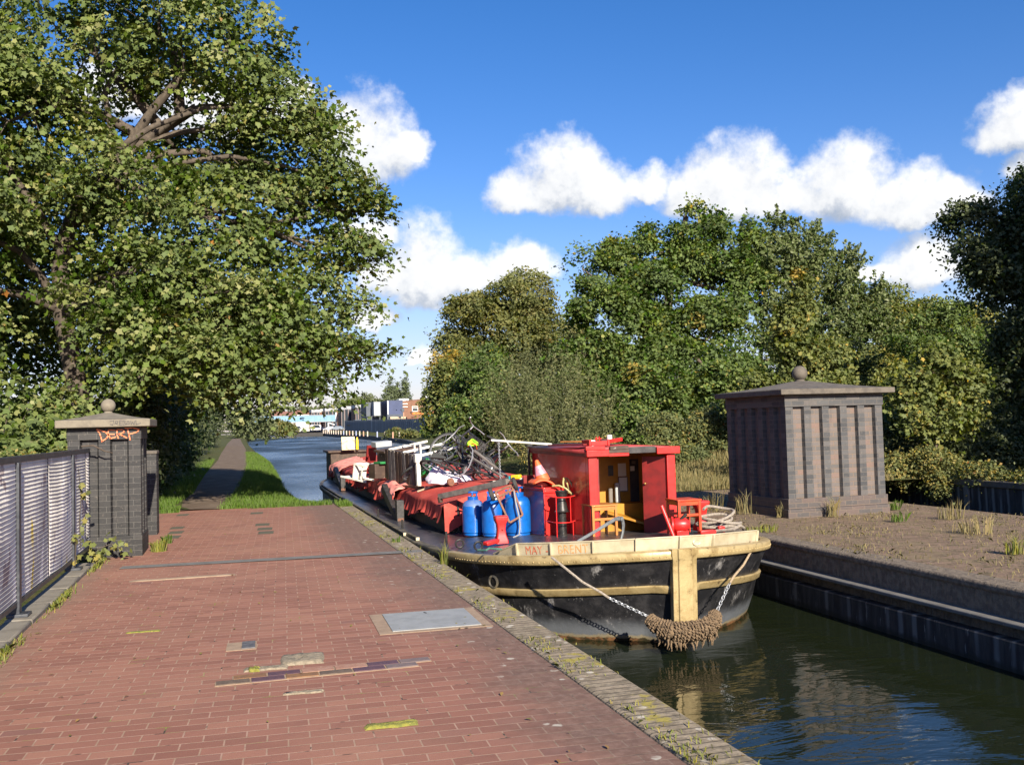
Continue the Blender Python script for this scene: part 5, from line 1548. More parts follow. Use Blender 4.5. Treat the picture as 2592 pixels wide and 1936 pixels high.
b = MB(); b.bar(on(4.13, 14.72, .115), on(4.16, 14.69, .115), .05, .05); b.build('ferrule', M['teal_plastic'], br)
b = MB(); b.bar(on(4.16, 14.69, .12), on(4.27, 14.57, .13), .09, .07); b.build('brush_head', M['yellow_plastic'], br, bevel=.015)

# bicycles in a heap
def bicycle(mat, label, grips='rubber'):
    r = empty('bicycle', (0, 0, 0), label, 'bicycle', 'bicycles heaped on the tarpaulin')
    for x in (-.52, .52):
        b = MB(); b.tube([(x + .32 * math.cos(t), 0, .33 + .32 * math.sin(t)) for t in np.linspace(0, 2 * PI, 33)[:-1]], .021, 6, True)
        w = b.build('wheel', M['rubber'], r, world=False)
        b = MB(); b.tube([(x + .296 * math.cos(t), 0, .33 + .296 * math.sin(t)) for t in np.linspace(0, 2 * PI, 33)[:-1]], .011, 5, True); b.build('rim', M['chrome'], w, world=False)
        b = MB(); b.tube([(x, -.045, .33), (x, .045, .33)], .022, 8)
        for k in range(14):
            a = 2 * PI * k / 14; b.tube([(x, .02 * (-1) ** k, .33), (x + .29 * math.cos(a), 0, .33 + .29 * math.sin(a))], .0022, 3, cap=False)
        b.build('spokes', M['galvanised'], w, world=False)
    b = MB()
    bb, st, hd, hd2 = (-.08, 0, .30), (-.22, 0, .82), (.34, 0, .84), (.37, 0, .70)
    b.tube([bb, st], .017, 8); b.tube([st, hd], .016, 8); b.tube([bb, hd2], .019, 8); b.tube([hd2, hd, (.325, 0, .90)], .02, 8)
    for s_ in (-1, 1):
        b.tube([(-.08, s_ * .03, .30), (-.52, s_ * .06, .33)], .009, 6); b.tube([(-.215, s_ * .025, .80), (-.52, s_ * .06, .33)], .008, 6)
        b.tube([(.375, s_ * .035, .68), (.44, s_ * .05, .45), (.52, s_ * .05, .33)], .012, 6)
    b.build('frame', mat, r, world=False)
    b = MB(); b.tube([(-.225, 0, .82), (-.25, 0, .95)], .013, 6); b.add([(-.38, -.07, .96), (-.38, .07, .96), (-.12, .02, .955), (-.12, -.02, .955), (-.38, -.06, 1.0), (-.38, .06, 1.0), (-.12, .015, .985), (-.12, -.015, .985)], [(3, 2, 1, 0), (4, 5, 6, 7), (0, 1, 5, 4), (1, 2, 6, 5), (2, 3, 7, 6), (3, 0, 4, 7)])
    b.build('saddle', M['rubber'], r, world=False)
    b = MB(); b.tube([(.325, 0, .90), (.32, 0, .98), (.36, 0, 1.0)], .014, 6); b.tube([(.24, -.30, 1.03), (.33, -.22, 1.03), (.36, -.08, 1.0), (.36, .08, 1.0), (.33, .22, 1.03), (.24, .30, 1.03)], .012, 6)
    hb_ = b.build('handlebar', M['chrome'], r, world=False)
    b = MB(); b.lathe([(.09, -.004), (.10, 0), (.09, .004)], (-.08, -.055, .30), rotm(90, 0, 0), 18); b.tube([(-.08, -.07, .30), (-.02, -.07, .15)], .01, 6); b.tube([(-.08, .07, .30), (-.14, .07, .45)], .01, 6); b.box((-.02, -.11, .15), (.09, .07, .02)); b.box((-.14, .11, .45), (.09, .07, .02))
    b.build('crankset', M['black_iron'], r, world=False)
    return r
bk = bicycle(M['bike_black'], 'black bicycle uppermost in the heap, chrome handlebars reaching highest')
R_ = math.radians
places = [((3.78, 17.6, .80), (R_(38), R_(-24), R_(118)), 'black bicycle uppermost in the heap, chrome handlebars reaching highest'),
          ((4.25, 18.3, .66), (R_(52), R_(4), R_(60)), 'black bicycle leaning low at the back of the heap, mostly hidden'),
          ((3.98, 16.9, .64), (R_(62), R_(12), R_(-38)), 'black bicycle lying nearest the cabin, fork pointing down the planks'),
          ((4.55, 17.6, .66), (R_(-40), R_(-6), R_(100)), 'black bicycle on the far side of the heap, against the dark bushes'),
          ((3.70, 19.0, .66), (R_(58), R_(-4), R_(25)), 'black bicycle behind the table legs, flat on the tarpaulin')]
for i, (l, rr, lab) in enumerate(places):
    o = bk if i == 0 else copy_tree(bk)
    o.location = l; o.rotation_euler = rr; o['label'] = lab
bs = empty('wire_basket', (4.08, 17.0, 1.18), 'black mesh basket stuffed with a lime and orange safety vest', 'basket', rz=.5, rot=(R_(18), R_(28), R_(30)))
b = MB()
for z, s_ in ((0, .12), (.08, .135), (.17, .15), (.25, .165)):
    b.tube([(s_, -s_ * .8, z), (s_, s_ * .8, z), (-s_, s_ * .8, z), (-s_, -s_ * .8, z)], .005, 5, True)
for k in range(-5, 6):
    t = k / 5
    for sy in (-1, 1): b.tube([(t * .12, sy * .096, 0), (t * .165, sy * .132, .25)], .003, 4)
    for sx in (-1, 1): b.tube([(sx * .12, t * .096, 0), (sx * .165, t * .132, .25)], .003, 4)
b.build('cage', M['black_iron'], bs, world=False)
b = MB(); b.box((0, 0, .0), (.23, .19, .008)); b.box((0, .11, .13), (.25, .006, .22)); b.build('liner', M['bike_black'], bs, world=False)
hv = lumpy('safety_vest', 'lime green and orange safety vest bundled in the mesh basket', 'vest', (4.07, 16.93, 1.30), (.105, .09, .075), M['hivis'], 8, [(.2, 0, .3, .4)])
b = MB(); b.tube([(3.99, 16.90, 1.28), (4.05, 16.83, 1.34), (4.12, 16.84, 1.30), (4.14, 16.88, 1.23)], .022, 6, squash=.4); b.build('orange_stripe', M['hivis_orange'], hv)
# ------------------------------------------------------------------ foliage
MAPLE = np.array([(0, -.42, .02), (.30, -.40, -.06), (.26, -.16, .03), (.52, .02, -.14), (.24, .16, .03), (0, .56, -.12), (-.24, .16, .03), (-.52, .02, -.10), (-.26, -.16, .03), (-.30, -.40, -.06)])
OVAL = np.array([(0, -.5, .0), (.26, -.12, .07), (.20, .22, .04), (0, .5, -.05), (-.20, .22, .04), (-.26, -.12, .07)])
RHOMB = np.array([(0, -.5, 0), (.3, 0, .08), (0, .5, 0), (-.3, 0, .08)])
LANCE = np.array([(0, -.5, 0), (.13, 0, .03), (0, .5, -.04), (-.13, 0, .03)])

def leaf_mesh(name, C, Nn, S, tint, shape, mat, parent=None, up=None, rng=RNG):
    n = len(C); k = len(shape)
    Nn = Nn / np.maximum(np.linalg.norm(Nn, axis=1, keepdims=True), 1e-6)
    ref = rng.normal(size=(n, 3)) if up is None else up
    T = ref - Nn * (ref * Nn).sum(1, keepdims=True); T /= np.maximum(np.linalg.norm(T, axis=1, keepdims=True), 1e-6)
    B = np.cross(Nn, T)
    V = (C[:, None, :] + S[:, None, None] * (shape[None, :, 0:1] * B[:, None, :] + shape[None, :, 1:2] * T[:, None, :] + shape[None, :, 2:3] * Nn[:, None, :]))
    if parent is not None: V = V - np.array(root_offset(parent))
    me = bpy.data.meshes.new(name)
    me.vertices.add(n * k); me.vertices.foreach_set('co', V.astype(np.float32).ravel())
    me.loops.add(n * k); me.loops.foreach_set('vertex_index', np.arange(n * k, dtype=np.int32))
    me.polygons.add(n); me.polygons.foreach_set('loop_start', np.arange(0, n * k, k, dtype=np.int32)); me.polygons.foreach_set('loop_total', np.full(n, k, dtype=np.int32))
    at = me.attributes.new('tint', 'FLOAT', 'FACE'); at.data.foreach_set('value', np.clip(tint, 0, 1).astype(np.float32))
    me.materials.append(mat); me.update(calc_edges=True)
    o = bpy.data.objects.new(name, me); COL.objects.link(o)
    if parent is not None: o.parent = parent
    return o

def clumps(blobs, n, rng, inner=.35, avoid=True):
    """points through the shells of a set of ellipsoids (cx,cy,cz,rx,ry,rz[,weight])"""
    Bl = np.array([b[:6] for b in blobs], float)
    wts = np.array([(b[6] if len(b) > 6 else 1) * (b[3] * b[4] + b[4] * b[5] + b[3] * b[5]) for b in blobs]); wts = wts / wts.sum()
    P = []; Od = []; Ix = []
    while len(P) < n:
        m = n * 2
        i = rng.choice(len(Bl), m, p=wts)
        d = rng.normal(size=(m, 3)); d /= np.linalg.norm(d, axis=1, keepdims=True)
        r = inner + (1 - inner) * rng.random(m) ** .42
        p = Bl[i, :3] + d * Bl[i, 3:6] * r[:, None]
        ok = np.ones(m, bool)
        if avoid:
            for q in Bl:
                inside = (((p - q[:3]) / q[3:6]) ** 2).sum(1) < .30
                ok &= ~(inside & (rng.random(m) < .8))
        for a, c, q in zip(p[ok], d[ok], i[ok]): P.append(a); Od.append(c); Ix.append(q)
    return np.array(P[:n]), np.array(Od[:n]), np.array(Ix[:n])

def lumps(blobs, k, f, seed, rise=.15):
    """break each rounded mass into smaller boughs standing out of it"""
    rng = np.random.default_rng(seed + 900); out = []
    for b in blobs:
        if max(b[3:6]) < .6: out.append(b); continue
        for j in range(k):
            d = rng.normal(size=3); d[1] = -abs(d[1]) * 1.1 + .25; d[2] += rise; d /= np.linalg.norm(d); g = f * rng.uniform(.7, 1.25)
            out.append((b[0] + d[0] * b[3] * .68, b[1] + d[1] * b[4] * .68, b[2] + d[2] * b[5] * .68, b[3] * g, b[4] * g, b[5] * g * .8))
    return out

def foliage(name, mat, blobs, ncl, lpc, size, seed, parent, cr=.45, flat=.5, shape=RHOMB, upw=.7, outw=.6, rnd=.6, tmean=.45, tvar=.17, tcl=.18, spray=None, inner=.35, accents=(), sunw=0.0, lump=None, tbl=.0):
    rng = np.random.default_rng(seed)
    if lump: blobs = lumps(blobs, lump[0], lump[1], seed)
    P, D, Ix = clumps(blobs, ncl, rng, inner)
    btint = rng.normal(size=len(blobs)) * tbl
    n = len(P)
    L = np.repeat(np.arange(n), lpc); m = len(L)
    crs = cr * rng.uniform(.6, 1.25, n)
    off = rng.normal(size=(m, 3)) * .5
    nc = None
    if spray is None:                        # flat-ish sprays of leaves, each tilted its own way
        nc = np.array([0, 0, 1.0]) * upw + D * outw + rng.normal(size=(n, 3)) * .38
        nc /= np.linalg.norm(nc, axis=1, keepdims=True)
        h = (off * nc[L]).sum(1, keepdims=True)
        off = (off - nc[L] * h * (1 - flat)) * crs[L][:, None]
        off[:, 2] -= (off[:, 0] ** 2 + off[:, 1] ** 2) * .35     # the outer leaves hang
    else:                                    # shoots: leaves strung along a rising or spreading twig
        ax = D * spray[0] + np.array([0, 0, spray[1]]) + rng.normal(size=(n, 3)) * .25
        ax /= np.linalg.norm(ax, axis=1, keepdims=True)
        t = rng.random(m)
        off = off * (crs[L] * .42)[:, None] * (1.15 - t)[:, None] + ax[L] * (t * crs[L] * spray[2])[:, None]
    C = P[L] + off
    Nn = rng.normal(size=(m, 3)) * rnd + (np.array([0, 0, upw]) + D[L] * outw if nc is None else nc[L] * .9) + np.array(SUNV) * sunw
    ctint = rng.normal(size=n) * tcl + btint[Ix]
    tint = tmean + ctint[L] + rng.normal(size=m) * tvar
    rare = rng.random(m)
    tint = np.where(rare < .012, rng.uniform(.9, 1.0, m), np.minimum(tint, .90))
    for (ax_, ay, az_, r_) in accents:       # an autumn-coloured shoot
        k = np.linalg.norm(C - np.array((ax_, ay, az_)), axis=1) < r_
        tint = np.where(k & (rng.random(m) < .75), rng.uniform(.94, 1.0, m), tint)
    S = size * rng.uniform(.5, 1.35, m)
    return leaf_mesh(name, C, Nn, S, tint, shape, mat, parent, None, rng), P

def limbs(trunk, r0, blobs, P, seed, parent, mat, ntw=60, nlimb=None, name='branches'):
    """tapered trunk, a limb into each mass of the crown, twigs on to some of its clumps"""
    rng = np.random.default_rng(seed + 5)
    tr = [Vector(p) for p in trunk]
    b = MB(); n = 14
    def tpos(t):
        k = t * (len(tr) - 1); i = min(int(k), len(tr) - 2); return tr[i].lerp(tr[i + 1], k - i)
    pts = [tpos(t) for t in np.linspace(0, 1, n)]
    b.tube(pts, [r0 * (1.35 if i == 0 else 1.1 if i == 1 else 1) * (1 - .62 * i / (n - 1)) for i in range(n)], 10)
    t_o = b.build('trunk', mat, parent, angle=80)
    b = MB(); ends = []
    for j, bl in enumerate(blobs):
        c = Vector(bl[:3]); t = min(.97, max(.35, .5 + .4 * (c.z - tr[0].z) / max(1e-3, (tr[-1].z - tr[0].z)) * .9 + rng.uniform(-.1, .1)))
        s_ = tpos(min(t, 1)); 
        if s_.z > c.z + 1: s_ = tpos(.45)
        mid = s_.lerp(c, .5) + Vector((rng.uniform(-.3, .3), rng.uniform(-.3, .3), .25 + rng.uniform(-.2, .4)))
        seg = [s_, s_.lerp(mid, .5) + Vector((0, 0, .1)), mid, mid.lerp(c, .5) + Vector((rng.uniform(-.15, .15),) * 3), c]
        rr = r0 * .42 * min(1.2, max(bl[3:6]) / 2.2 + .35)
        b.tube(seg, [rr, rr * .8, rr * .62, rr * .45, rr * .25], 7)
        ends += [(seg[2], rr * .4), (seg[3], rr * .32), (seg[4], rr * .25)]
    idx = rng.choice(len(P), min(ntw, len(P)), replace=False)
    E = np.array([tuple(e[0]) for e in ends])
    for i in idx:
        p = P[i]; k = np.argmin(((E - p) ** 2).sum(1)); e, rr = ends[k]
        q = Vector(p); mid = e.lerp(q, .5) + Vector((rng.uniform(-.2, .2), rng.uniform(-.2, .2), rng.uniform(-.05, .3)))
        b.tube([e, mid, q], [max(.014, rr * .5), max(.01, rr * .3), .006], 5)
    b.build(name, mat, parent, angle=80)

def tree(name, label, base, trunk, r0, blobs, leafmat, ncl, lpc, size, seed, group=None, bark='bark', ntw=60, cat='tree', **kw):
    r = empty(name, base, label, cat, group)
    o, P = foliage('crown', M[leafmat], blobs, ncl, lpc, size, seed, r, **kw)
    limbs(trunk, r0, blobs, P, seed, r, M[bark], ntw)
    return r

# the big sycamore over the towpath
SY = [(-3.6, 23.4, 10.6, 2.6, 2.6, 1.9), (-1.6, 23.2, 11.2, 2.1, 2.2, 1.5), (.0, 22.8, 10.5, 1.35, 1.8, 1.2), (-4.6, 22.4, 8.4, 2.0, 2.0, 1.4),
      (1.0, 23, 9.2, 1.35, 1.4, .8), (1.9, 22.6, 9.0, .7, .9, .75), (-.9, 24.6, 8.3, 1.9, 1.6, 1.2), (.8, 23.6, 7.5, 1.5, 1.5, .75), (2.35, 22.8, 7.45, .8, 1.0, .55), (3.15, 22.8, 6.95, .8, .8, .28, .8),
      (1.3, 23.4, 6.2, 1.5, 1.4, .65), (2.5, 23, 5.9, .85, 1.0, .42), (-.4, 22.2, 6.3, 1.4, 1.5, .8), (-2.3, 21.8, 7.0, 1.5, 1.4, .8), (-5.2, 21.6, 6.0, 1.5, 1.6, 1.0),
      (-2.0, 21.2, 5.0, 1.7, 1.2, .75), (-.2, 21.8, 4.7, 1.6, 1.5, .65), (1.5, 22.6, 4.7, 1.3, 1.5, .55), (2.45, 23, 4.55, .85, 1.1, .32),
      (-5.7, 20.9, 4.0, 1.4, 1.3, .9), (-2.2, 20.6, 3.7, 1.0, 1.0, .6), (-.9, 21.2, 3.5, 1.4, 1.2, .55), (.8, 22.2, 3.5, 1.4, 1.4, .55), (2.3, 22.8, 3.45, 1.05, 1.1, .38), (3.1, 22.9, 3.4, .6, .8, .26),
      (-1.8, 20.4, 2.7, 1.0, .9, .4), (.4, 21.6, 2.75, 1.2, 1.2, .38), (1.6, 22.4, 2.62, .9, 1.0, .32), (-5.8, 23.5, 9.5, 2.0, 2, 1.6), (-4.0, 26, 6, 2.4, 2.0, 2.2), (-1.5, 26.5, 5.0, 2.4, 2, 1.8), (.6, 26, 4.2, 1.6, 1.8, 1.0)]
tree('sycamore_tree', 'big sycamore with leaning trunk overhanging the towpath and water', (-3.0, 23, 0), [(-2.75, 22.9, -.1), (-3.05, 23, 1.6), (-3.45, 23, 3.1), (-3.75, 23, 5.0), (-3.5, 23.1, 6.6), (-2.4, 23.2, 8.0), (-.8, 23.2, 9.2)], .27,
     SY, 'leaf_sycamore', 1150, 104, .122, 1, bark='bark_dark', ntw=300, cr=.70, flat=.34, shape=MAPLE, upw=.85, outw=.5, rnd=.55, tmean=.47, tvar=.19, tcl=.17, inner=.3, sunw=.1)
# extra dark limbs crossing the gaps
b = MB()
b.tube([(-3.2, 22.7, 6.7), (-2.55, 22.6, 7.9), (-1.74, 22.6, 8.5), (-.63, 22.6, 9.0), (.6, 22.6, 9.1)], [.10, .085, .065, .05, .02], 8)
b.tube([(-3.6, 22.7, 5.6), (-4.1, 22.5, 6.6), (-4.55, 22.4, 7.3), (-5.2, 22.4, 8.6)], [.10, .085, .07, .035], 8)
b.tube([(-2.5, 22.6, 7.9), (-2.7, 22.6, 9.2), (-2.2, 22.6, 10.3)], [.08, .06, .03], 7)
b.tube([(-1.9, 22.7, 6.9), (.2, 22.7, 6.6), (1.6, 22.8, 5.9), (2.7, 22.9, 5.5)], [.08, .06, .04, .015], 6)
b.tube([(-1.0, 22.7, 6.8), (1.2, 22.7, 7.0), (2.3, 22.8, 6.75), (3.6, 22.8, 6.85)], [.06, .045, .03, .01], 6)
syc = bpy.data.objects['sycamore_tree']
b.build('limb', M['bark_dark'], syc, angle=80)

# trees and bushes of the left bank
tree('bank_tree', 'shaded tree behind the sycamore, filling the left edge of the view', (-8, 27, 0), [(-7.6, 27, 0), (-7.4, 27, 4), (-7, 27, 8)], .25,
     [(-7, 26.5, 7, 2.8, 2.5, 3.0), (-9, 26, 4, 2.5, 2.2, 2.4), (-5.6, 28.5, 3.4, 2.2, 2, 2.0)], 'leaf_maple', 800, 44, .17, 2, ntw=40, cr=.8, flat=.6, tmean=.3)
def shrub(name, label, base, blobs, leafmat, ncl, lpc, size, seed, group=None, cat='shrub', stem=True, **kw):
    r = empty(name, base, label, cat, group)
    o, P = foliage('foliage', M[leafmat], blobs, ncl, lpc, size, seed, r, **kw)
    if stem:
        rng = np.random.default_rng(seed); b = MB()
        for i in rng.choice(len(P), min(26, len(P)), replace=False):
            p = Vector(P[i]); s_ = Vector((base[0] + rng.uniform(-.3, .3), base[1] + rng.uniform(-.3, .3), base[2]))
            k = s_.lerp(p, .5) + Vector((rng.uniform(-.1, .1), 0, .15)); b.tube([s_, k, p], [.022, .014, .005], 5)
        b.build('stems', M['bark_dark'], r, angle=80)
    return r
shrub('hedge_bush', 'leafy bush behind the mesh fence, left of the graffiti pillar', (-4.2, 17.6, -.3), [(-3.6, 17.2, .9, 1.2, 1.0, 1.1), (-5.2, 18, 1.3, 1.6, 1.1, 1.3), (-4.0, 18.6, 2.0, 1.5, 1.0, .8), (-3.0, 18.2, 1.4, .7, .8, .7)], 'leaf_sycamore', 420, 26, .12, 31, shape=MAPLE, cr=.36, tmean=.5, sunw=.3)
shrub('bramble_bush', 'brownish dry bramble tangle just behind the mesh fence top', (-2.9, 15.6, -.3), [(-2.9, 15.5, .75, .65, .8, .75), (-3.5, 14.6, .8, .6, .9, .75), (-2.6, 16.2, .8, .5, .5, .7)], 'leaf_bramble', 300, 24, .062, 32, cr=.26, tmean=.6, shape=RHOMB, sunw=.3)
shrub('bramble_bush', 'green bramble growing low behind the near fence panels', (-3.2, 11.2, -.3), [(-3.3, 11.0, .3, .6, 2.0, .75), (-3.8, 12.8, .7, .7, 1.6, .7)], 'leaf_bramble', 230, 22, .08, 33, cr=.3, tmean=.35, shape=RHOMB, sunw=.3)
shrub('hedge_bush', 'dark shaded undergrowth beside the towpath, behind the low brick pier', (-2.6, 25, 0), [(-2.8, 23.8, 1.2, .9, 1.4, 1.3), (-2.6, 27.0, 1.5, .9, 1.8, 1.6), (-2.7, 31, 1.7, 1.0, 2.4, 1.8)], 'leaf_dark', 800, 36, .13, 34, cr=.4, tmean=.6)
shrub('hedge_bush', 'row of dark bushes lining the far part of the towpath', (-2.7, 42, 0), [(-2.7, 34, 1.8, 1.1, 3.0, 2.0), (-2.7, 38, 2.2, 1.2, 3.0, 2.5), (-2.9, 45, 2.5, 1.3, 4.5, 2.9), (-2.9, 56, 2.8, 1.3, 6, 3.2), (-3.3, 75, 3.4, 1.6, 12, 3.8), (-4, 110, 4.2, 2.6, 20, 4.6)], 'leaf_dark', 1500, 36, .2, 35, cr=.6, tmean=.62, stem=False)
tree('bank_tree', 'tree leaning over the towpath beyond the sycamore', (-3.4, 36, 0), [(-3.4, 36, 0), (-3.0, 36, 2.5), (-2.2, 36, 5)], .2,
     [(-2.2, 35, 4.6, 2.0, 2.4, 1.6), (-.6, 35.5, 3.6, 1.5, 2.0, .9), (.4, 36, 3.0, 1.1, 1.6, .6), (-3.6, 37, 4, 2, 2, 2)], 'leaf_sycamore', 300, 34, .17, 36, ntw=40, cr=.7, flat=.5, shape=OVAL, tmean=.45, sunw=.3)
shrub('bank_bush', 'olive bush on the far bend under the left end of the blue bridge', (13, 330, 0), [(12.8, 330, 3.2, 4.2, 3, 2.6), (16.8, 336, 2.6, 2.6, 3, 2.0)], 'leaf_bramble', 170, 22, .75, 37, cr=1.6, tmean=.55, stem=False)
shrub('bank_bush', 'dark green bush on the far left bend of the canal', (6, 290, 0), [(5, 290, 3.5, 3.4, 4, 3.6), (9, 310, 3.0, 3, 4, 3.0), (1, 270, 4.5, 3.0, 5, 4.2)], 'leaf_far', 240, 24, .8, 38, cr=1.6, tmean=.35, stem=False)

# ------------------------------------------------------------------ right bank trees
GR = 'trees of the right bank'
tree('bank_tree', 'rounded brownish-green tree at the left end of the right bank', (13, 48, .5), [(12.8, 48, .5), (12.9, 48, 4), (13.2, 48, 8)], .25,
     [(13.2, 48, 8.3, 2.6, 2.4, 1.7), (11.3, 47.6, 6.9, 1.9, 2, 1.4), (15.4, 48, 7.6, 2.2, 2.2, 1.9), (11.0, 47.5, 4.9, 1.7, 1.8, 1.5), (13.5, 46.8, 5.6, 2.4, 2, 1.8), (16.5, 47, 4.6, 2.4, 2, 2.2)], 'leaf_brown', 900, 62, .165, 41, GR, lump=(5, .48), tbl=.08, inner=.55, cr=.6, flat=.36, tmean=.5, shape=RHOMB, sunw=.05, ntw=70)
tree('bank_tree', 'yellowing low tree hanging over the water at the far left of the right bank', (10.6, 45, .3), [(10.9, 45, .2), (10.6, 45, 2), (10.0, 45, 3.6)], .14,
     [(9.8, 45, 4.2, 1.0, 1.2, 1.1), (10.9, 44.6, 3.2, 1.5, 1.5, 1.4), (9.4, 45.4, 2.6, .8, 1.4, 1.3), (11.2, 44.5, 1.7, 1.6, 1.3, 1.3)], 'leaf_gold', 560, 42, .16, 42, GR, cr=.5, tmean=.38, accents=[(9.4, 45, 4.6, .8), (9.9, 45, 5.1, .6)], sunw=.25)
TB = [(19.2, 38, 9.2, 1.7, 1.7, 1.5), (19.3, 38, 10.7, .4, .5, .6, 1.6), (20.3, 38, 10.2, .4, .5, .5, 1.6), (17.4, 37.8, 8.6, 1.5, 1.6, 1.2), (17.0, 37.8, 9.5, .35, .4, .55, 1.6), (21.4, 38, 8.8, 1.8, 1.8, 1.4), (22.0, 38, 10.0, .35, .4, .5, 1.6), (15.6, 37.5, 7.7, 1.3, 1.5, 1.1), (15.2, 37.4, 8.8, .3, .4, .5, 1.6), (13.8, 37.2, 8.0, .4, .7, 1.0, 1.4), (13.9, 37.2, 6.6, 1.0, 1.2, 1.0), (14.6, 37, 6.2, 1.6, 1.6, 1.2),
      (17.4, 36.8, 6.8, 2.2, 1.7, 1.5), (20.2, 37, 7.0, 2.2, 1.8, 1.7), (15.8, 36.4, 4.9, 2.2, 1.6, 1.5), (18.8, 36.2, 4.9, 2.4, 1.7, 1.6), (16.2, 35.6, 3.1, 2.3, 1.5, 1.2), (19.2, 35.6, 3.0, 2.2, 1.5, 1.3), (13.7, 36.6, 4.4, 1.5, 1.5, 1.4), (14.0, 36, 2.5, 1.5, 1.4, 1.2)]
tree('bank_tree', 'tallest green maple in the middle of the right bank, with orange-yellow sprays', (17.5, 38, .5), [(17.6, 38, .5), (17.6, 38, 4), (18.2, 38, 8), (19, 38, 10.5)], .3,
     TB, 'leaf_maple', 1050, 84, .14, 43, GR, lump=(4, .44), tbl=.10, inner=.7, cr=.62, flat=.34, tmean=.37, tvar=.17, tcl=.14, shape=MAPLE, upw=1.0, outw=.5, rnd=.5, accents=[(17.2, 34.6, 5.3, .5), (17.9, 35.2, 5.6, .4), (14.8, 34.7, 3.6, .55), (15.4, 34.8, 3.4, .4)], sunw=.0, ntw=120)
tree('bank_tree', 'grey-green whitebeam with pale undersides behind the brick pier', (24, 37, .5), [(24, 37.5, .5), (24, 37.5, 4), (24.2, 37.5, 8)], .26,
     [(23.5, 37.5, 8.7, 1.6, 1.7, 1.3), (23.4, 37.5, 10.0, .35, .5, .6, 1.6), (25.4, 37.5, 7.9, 1.4, 1.6, 1.2), (25.0, 37.5, 9.2, .35, .5, .55, 1.6), (26.3, 37.2, 8.2, .4, .6, .7, 1.5), (22.4, 37, 7.4, 1.6, 1.5, 1.4), (26.6, 37, 6.4, 1.0, 1.4, 1.2), (27.4, 37, 6.6, .35, .5, .6, 1.5), (24.4, 36.8, 6.2, 2.0, 1.6, 1.5), (22.6, 36.4, 5.2, 1.7, 1.5, 1.4), (25.6, 36.4, 4.6, 1.8, 1.5, 1.5), (27.3, 37, 5.4, .8, 1, .9), (23.8, 36, 3.2, 2.0, 1.4, 1.3)], 'leaf_whitebeam', 1050, 54, .15, 44, GR, lump=(4, .5), tbl=.08, inner=.5, cr=.55, flat=.8, tmean=.46, tvar=.22, tcl=.14, shape=OVAL, spray=(.8, .6, 1.3), upw=.35, outw=.55, rnd=.9, sunw=.05, ntw=70)
tree('bank_tree', 'young golden-green maple with a pointed top just behind the brick pier', (15.75, 24.6, .2), [(15.75, 24.8, .1), (15.75, 24.8, 2.6), (15.7, 24.8, 5.2)], .10,
     [(15.7, 24.7, 5.25, .38, .5, .95), (15.75, 24.6, 4.2, .8, .8, .8), (15.3, 24.5, 3.3, 1.0, .9, .75), (16.5, 24.5, 3.15, 1.1, .9, .8), (15.9, 24.2, 2.2, 1.7, .9, .8), (14.5, 24.5, 2.2, .95, .8, .75)], 'leaf_gold', 620, 50, .105, 45, GR, lump=(5, .46), tbl=.07, inner=.5, cr=.36, flat=.4, tmean=.30, tvar=.16, shape=MAPLE, accents=[(15.7, 24.6, 6.0, .45)], sunw=.3)
tree('bank_tree', 'pale green rounded trees seen in the gap right of the brick pier', (36, 46, .6), [(36, 46, .6), (36, 46, 4), (36, 46, 7)], .22,
     [(35.4, 45, 7.6, 2.4, 2, 1.5), (38.6, 45, 7.3, 2.2, 2, 1.5), (33.4, 44.6, 6.3, 1.9, 1.8, 1.6), (36.4, 44, 5.4, 3.2, 2, 1.8), (33, 44, 3.8, 2.4, 1.8, 1.8), (39.8, 44, 4.6, 2.2, 2, 2.2)], 'leaf_gold', 800, 52, .18, 46, GR, lump=(5, .48), tbl=.08, inner=.5, cr=.66, flat=.4, tmean=.34, shape=RHOMB, sunw=.05)
tree('bank_tree', 'dark green tree between the whitebeam and the pale gap trees', (28.5, 34, .5), [(28.5, 34, .5), (28.5, 34, 3), (28.5, 34, 5)], .16,
     [(28.6, 34, 5.4, 1.5, 1.5, 1.4), (27.0, 33.4, 3.8, 1.5, 1.3, 1.3), (29.6, 33.6, 3.6, 1.6, 1.4, 1.5), (28, 33, 2.2, 2.0, 1.2, 1.1)], 'leaf_maple', 600, 50, .135, 47, GR, lump=(5, .48), tbl=.08, inner=.5, cr=.48, flat=.4, tmean=.40, shape=OVAL, sunw=.05)
tree('bank_tree', 'sunlit yellow-green sapling in front of the dark trees on the right', (17.6, 21.3, .0), [(17.6, 21.3, -.05), (17.6, 21.3, 1.8), (17.65, 21.3, 3.2)], .05,
     [(17.55, 21.2, 2.95, .6, .5, .55), (16.8, 21.0, 2.3, .75, .5, .55), (18.25, 21.0, 2.4, .65, .5, .6), (17.4, 20.9, 1.55, 1.2, .5, .5)], 'leaf_gold', 240, 30, .115, 48, GR, cr=.36, tmean=.30, shape=MAPLE, sunw=.2)
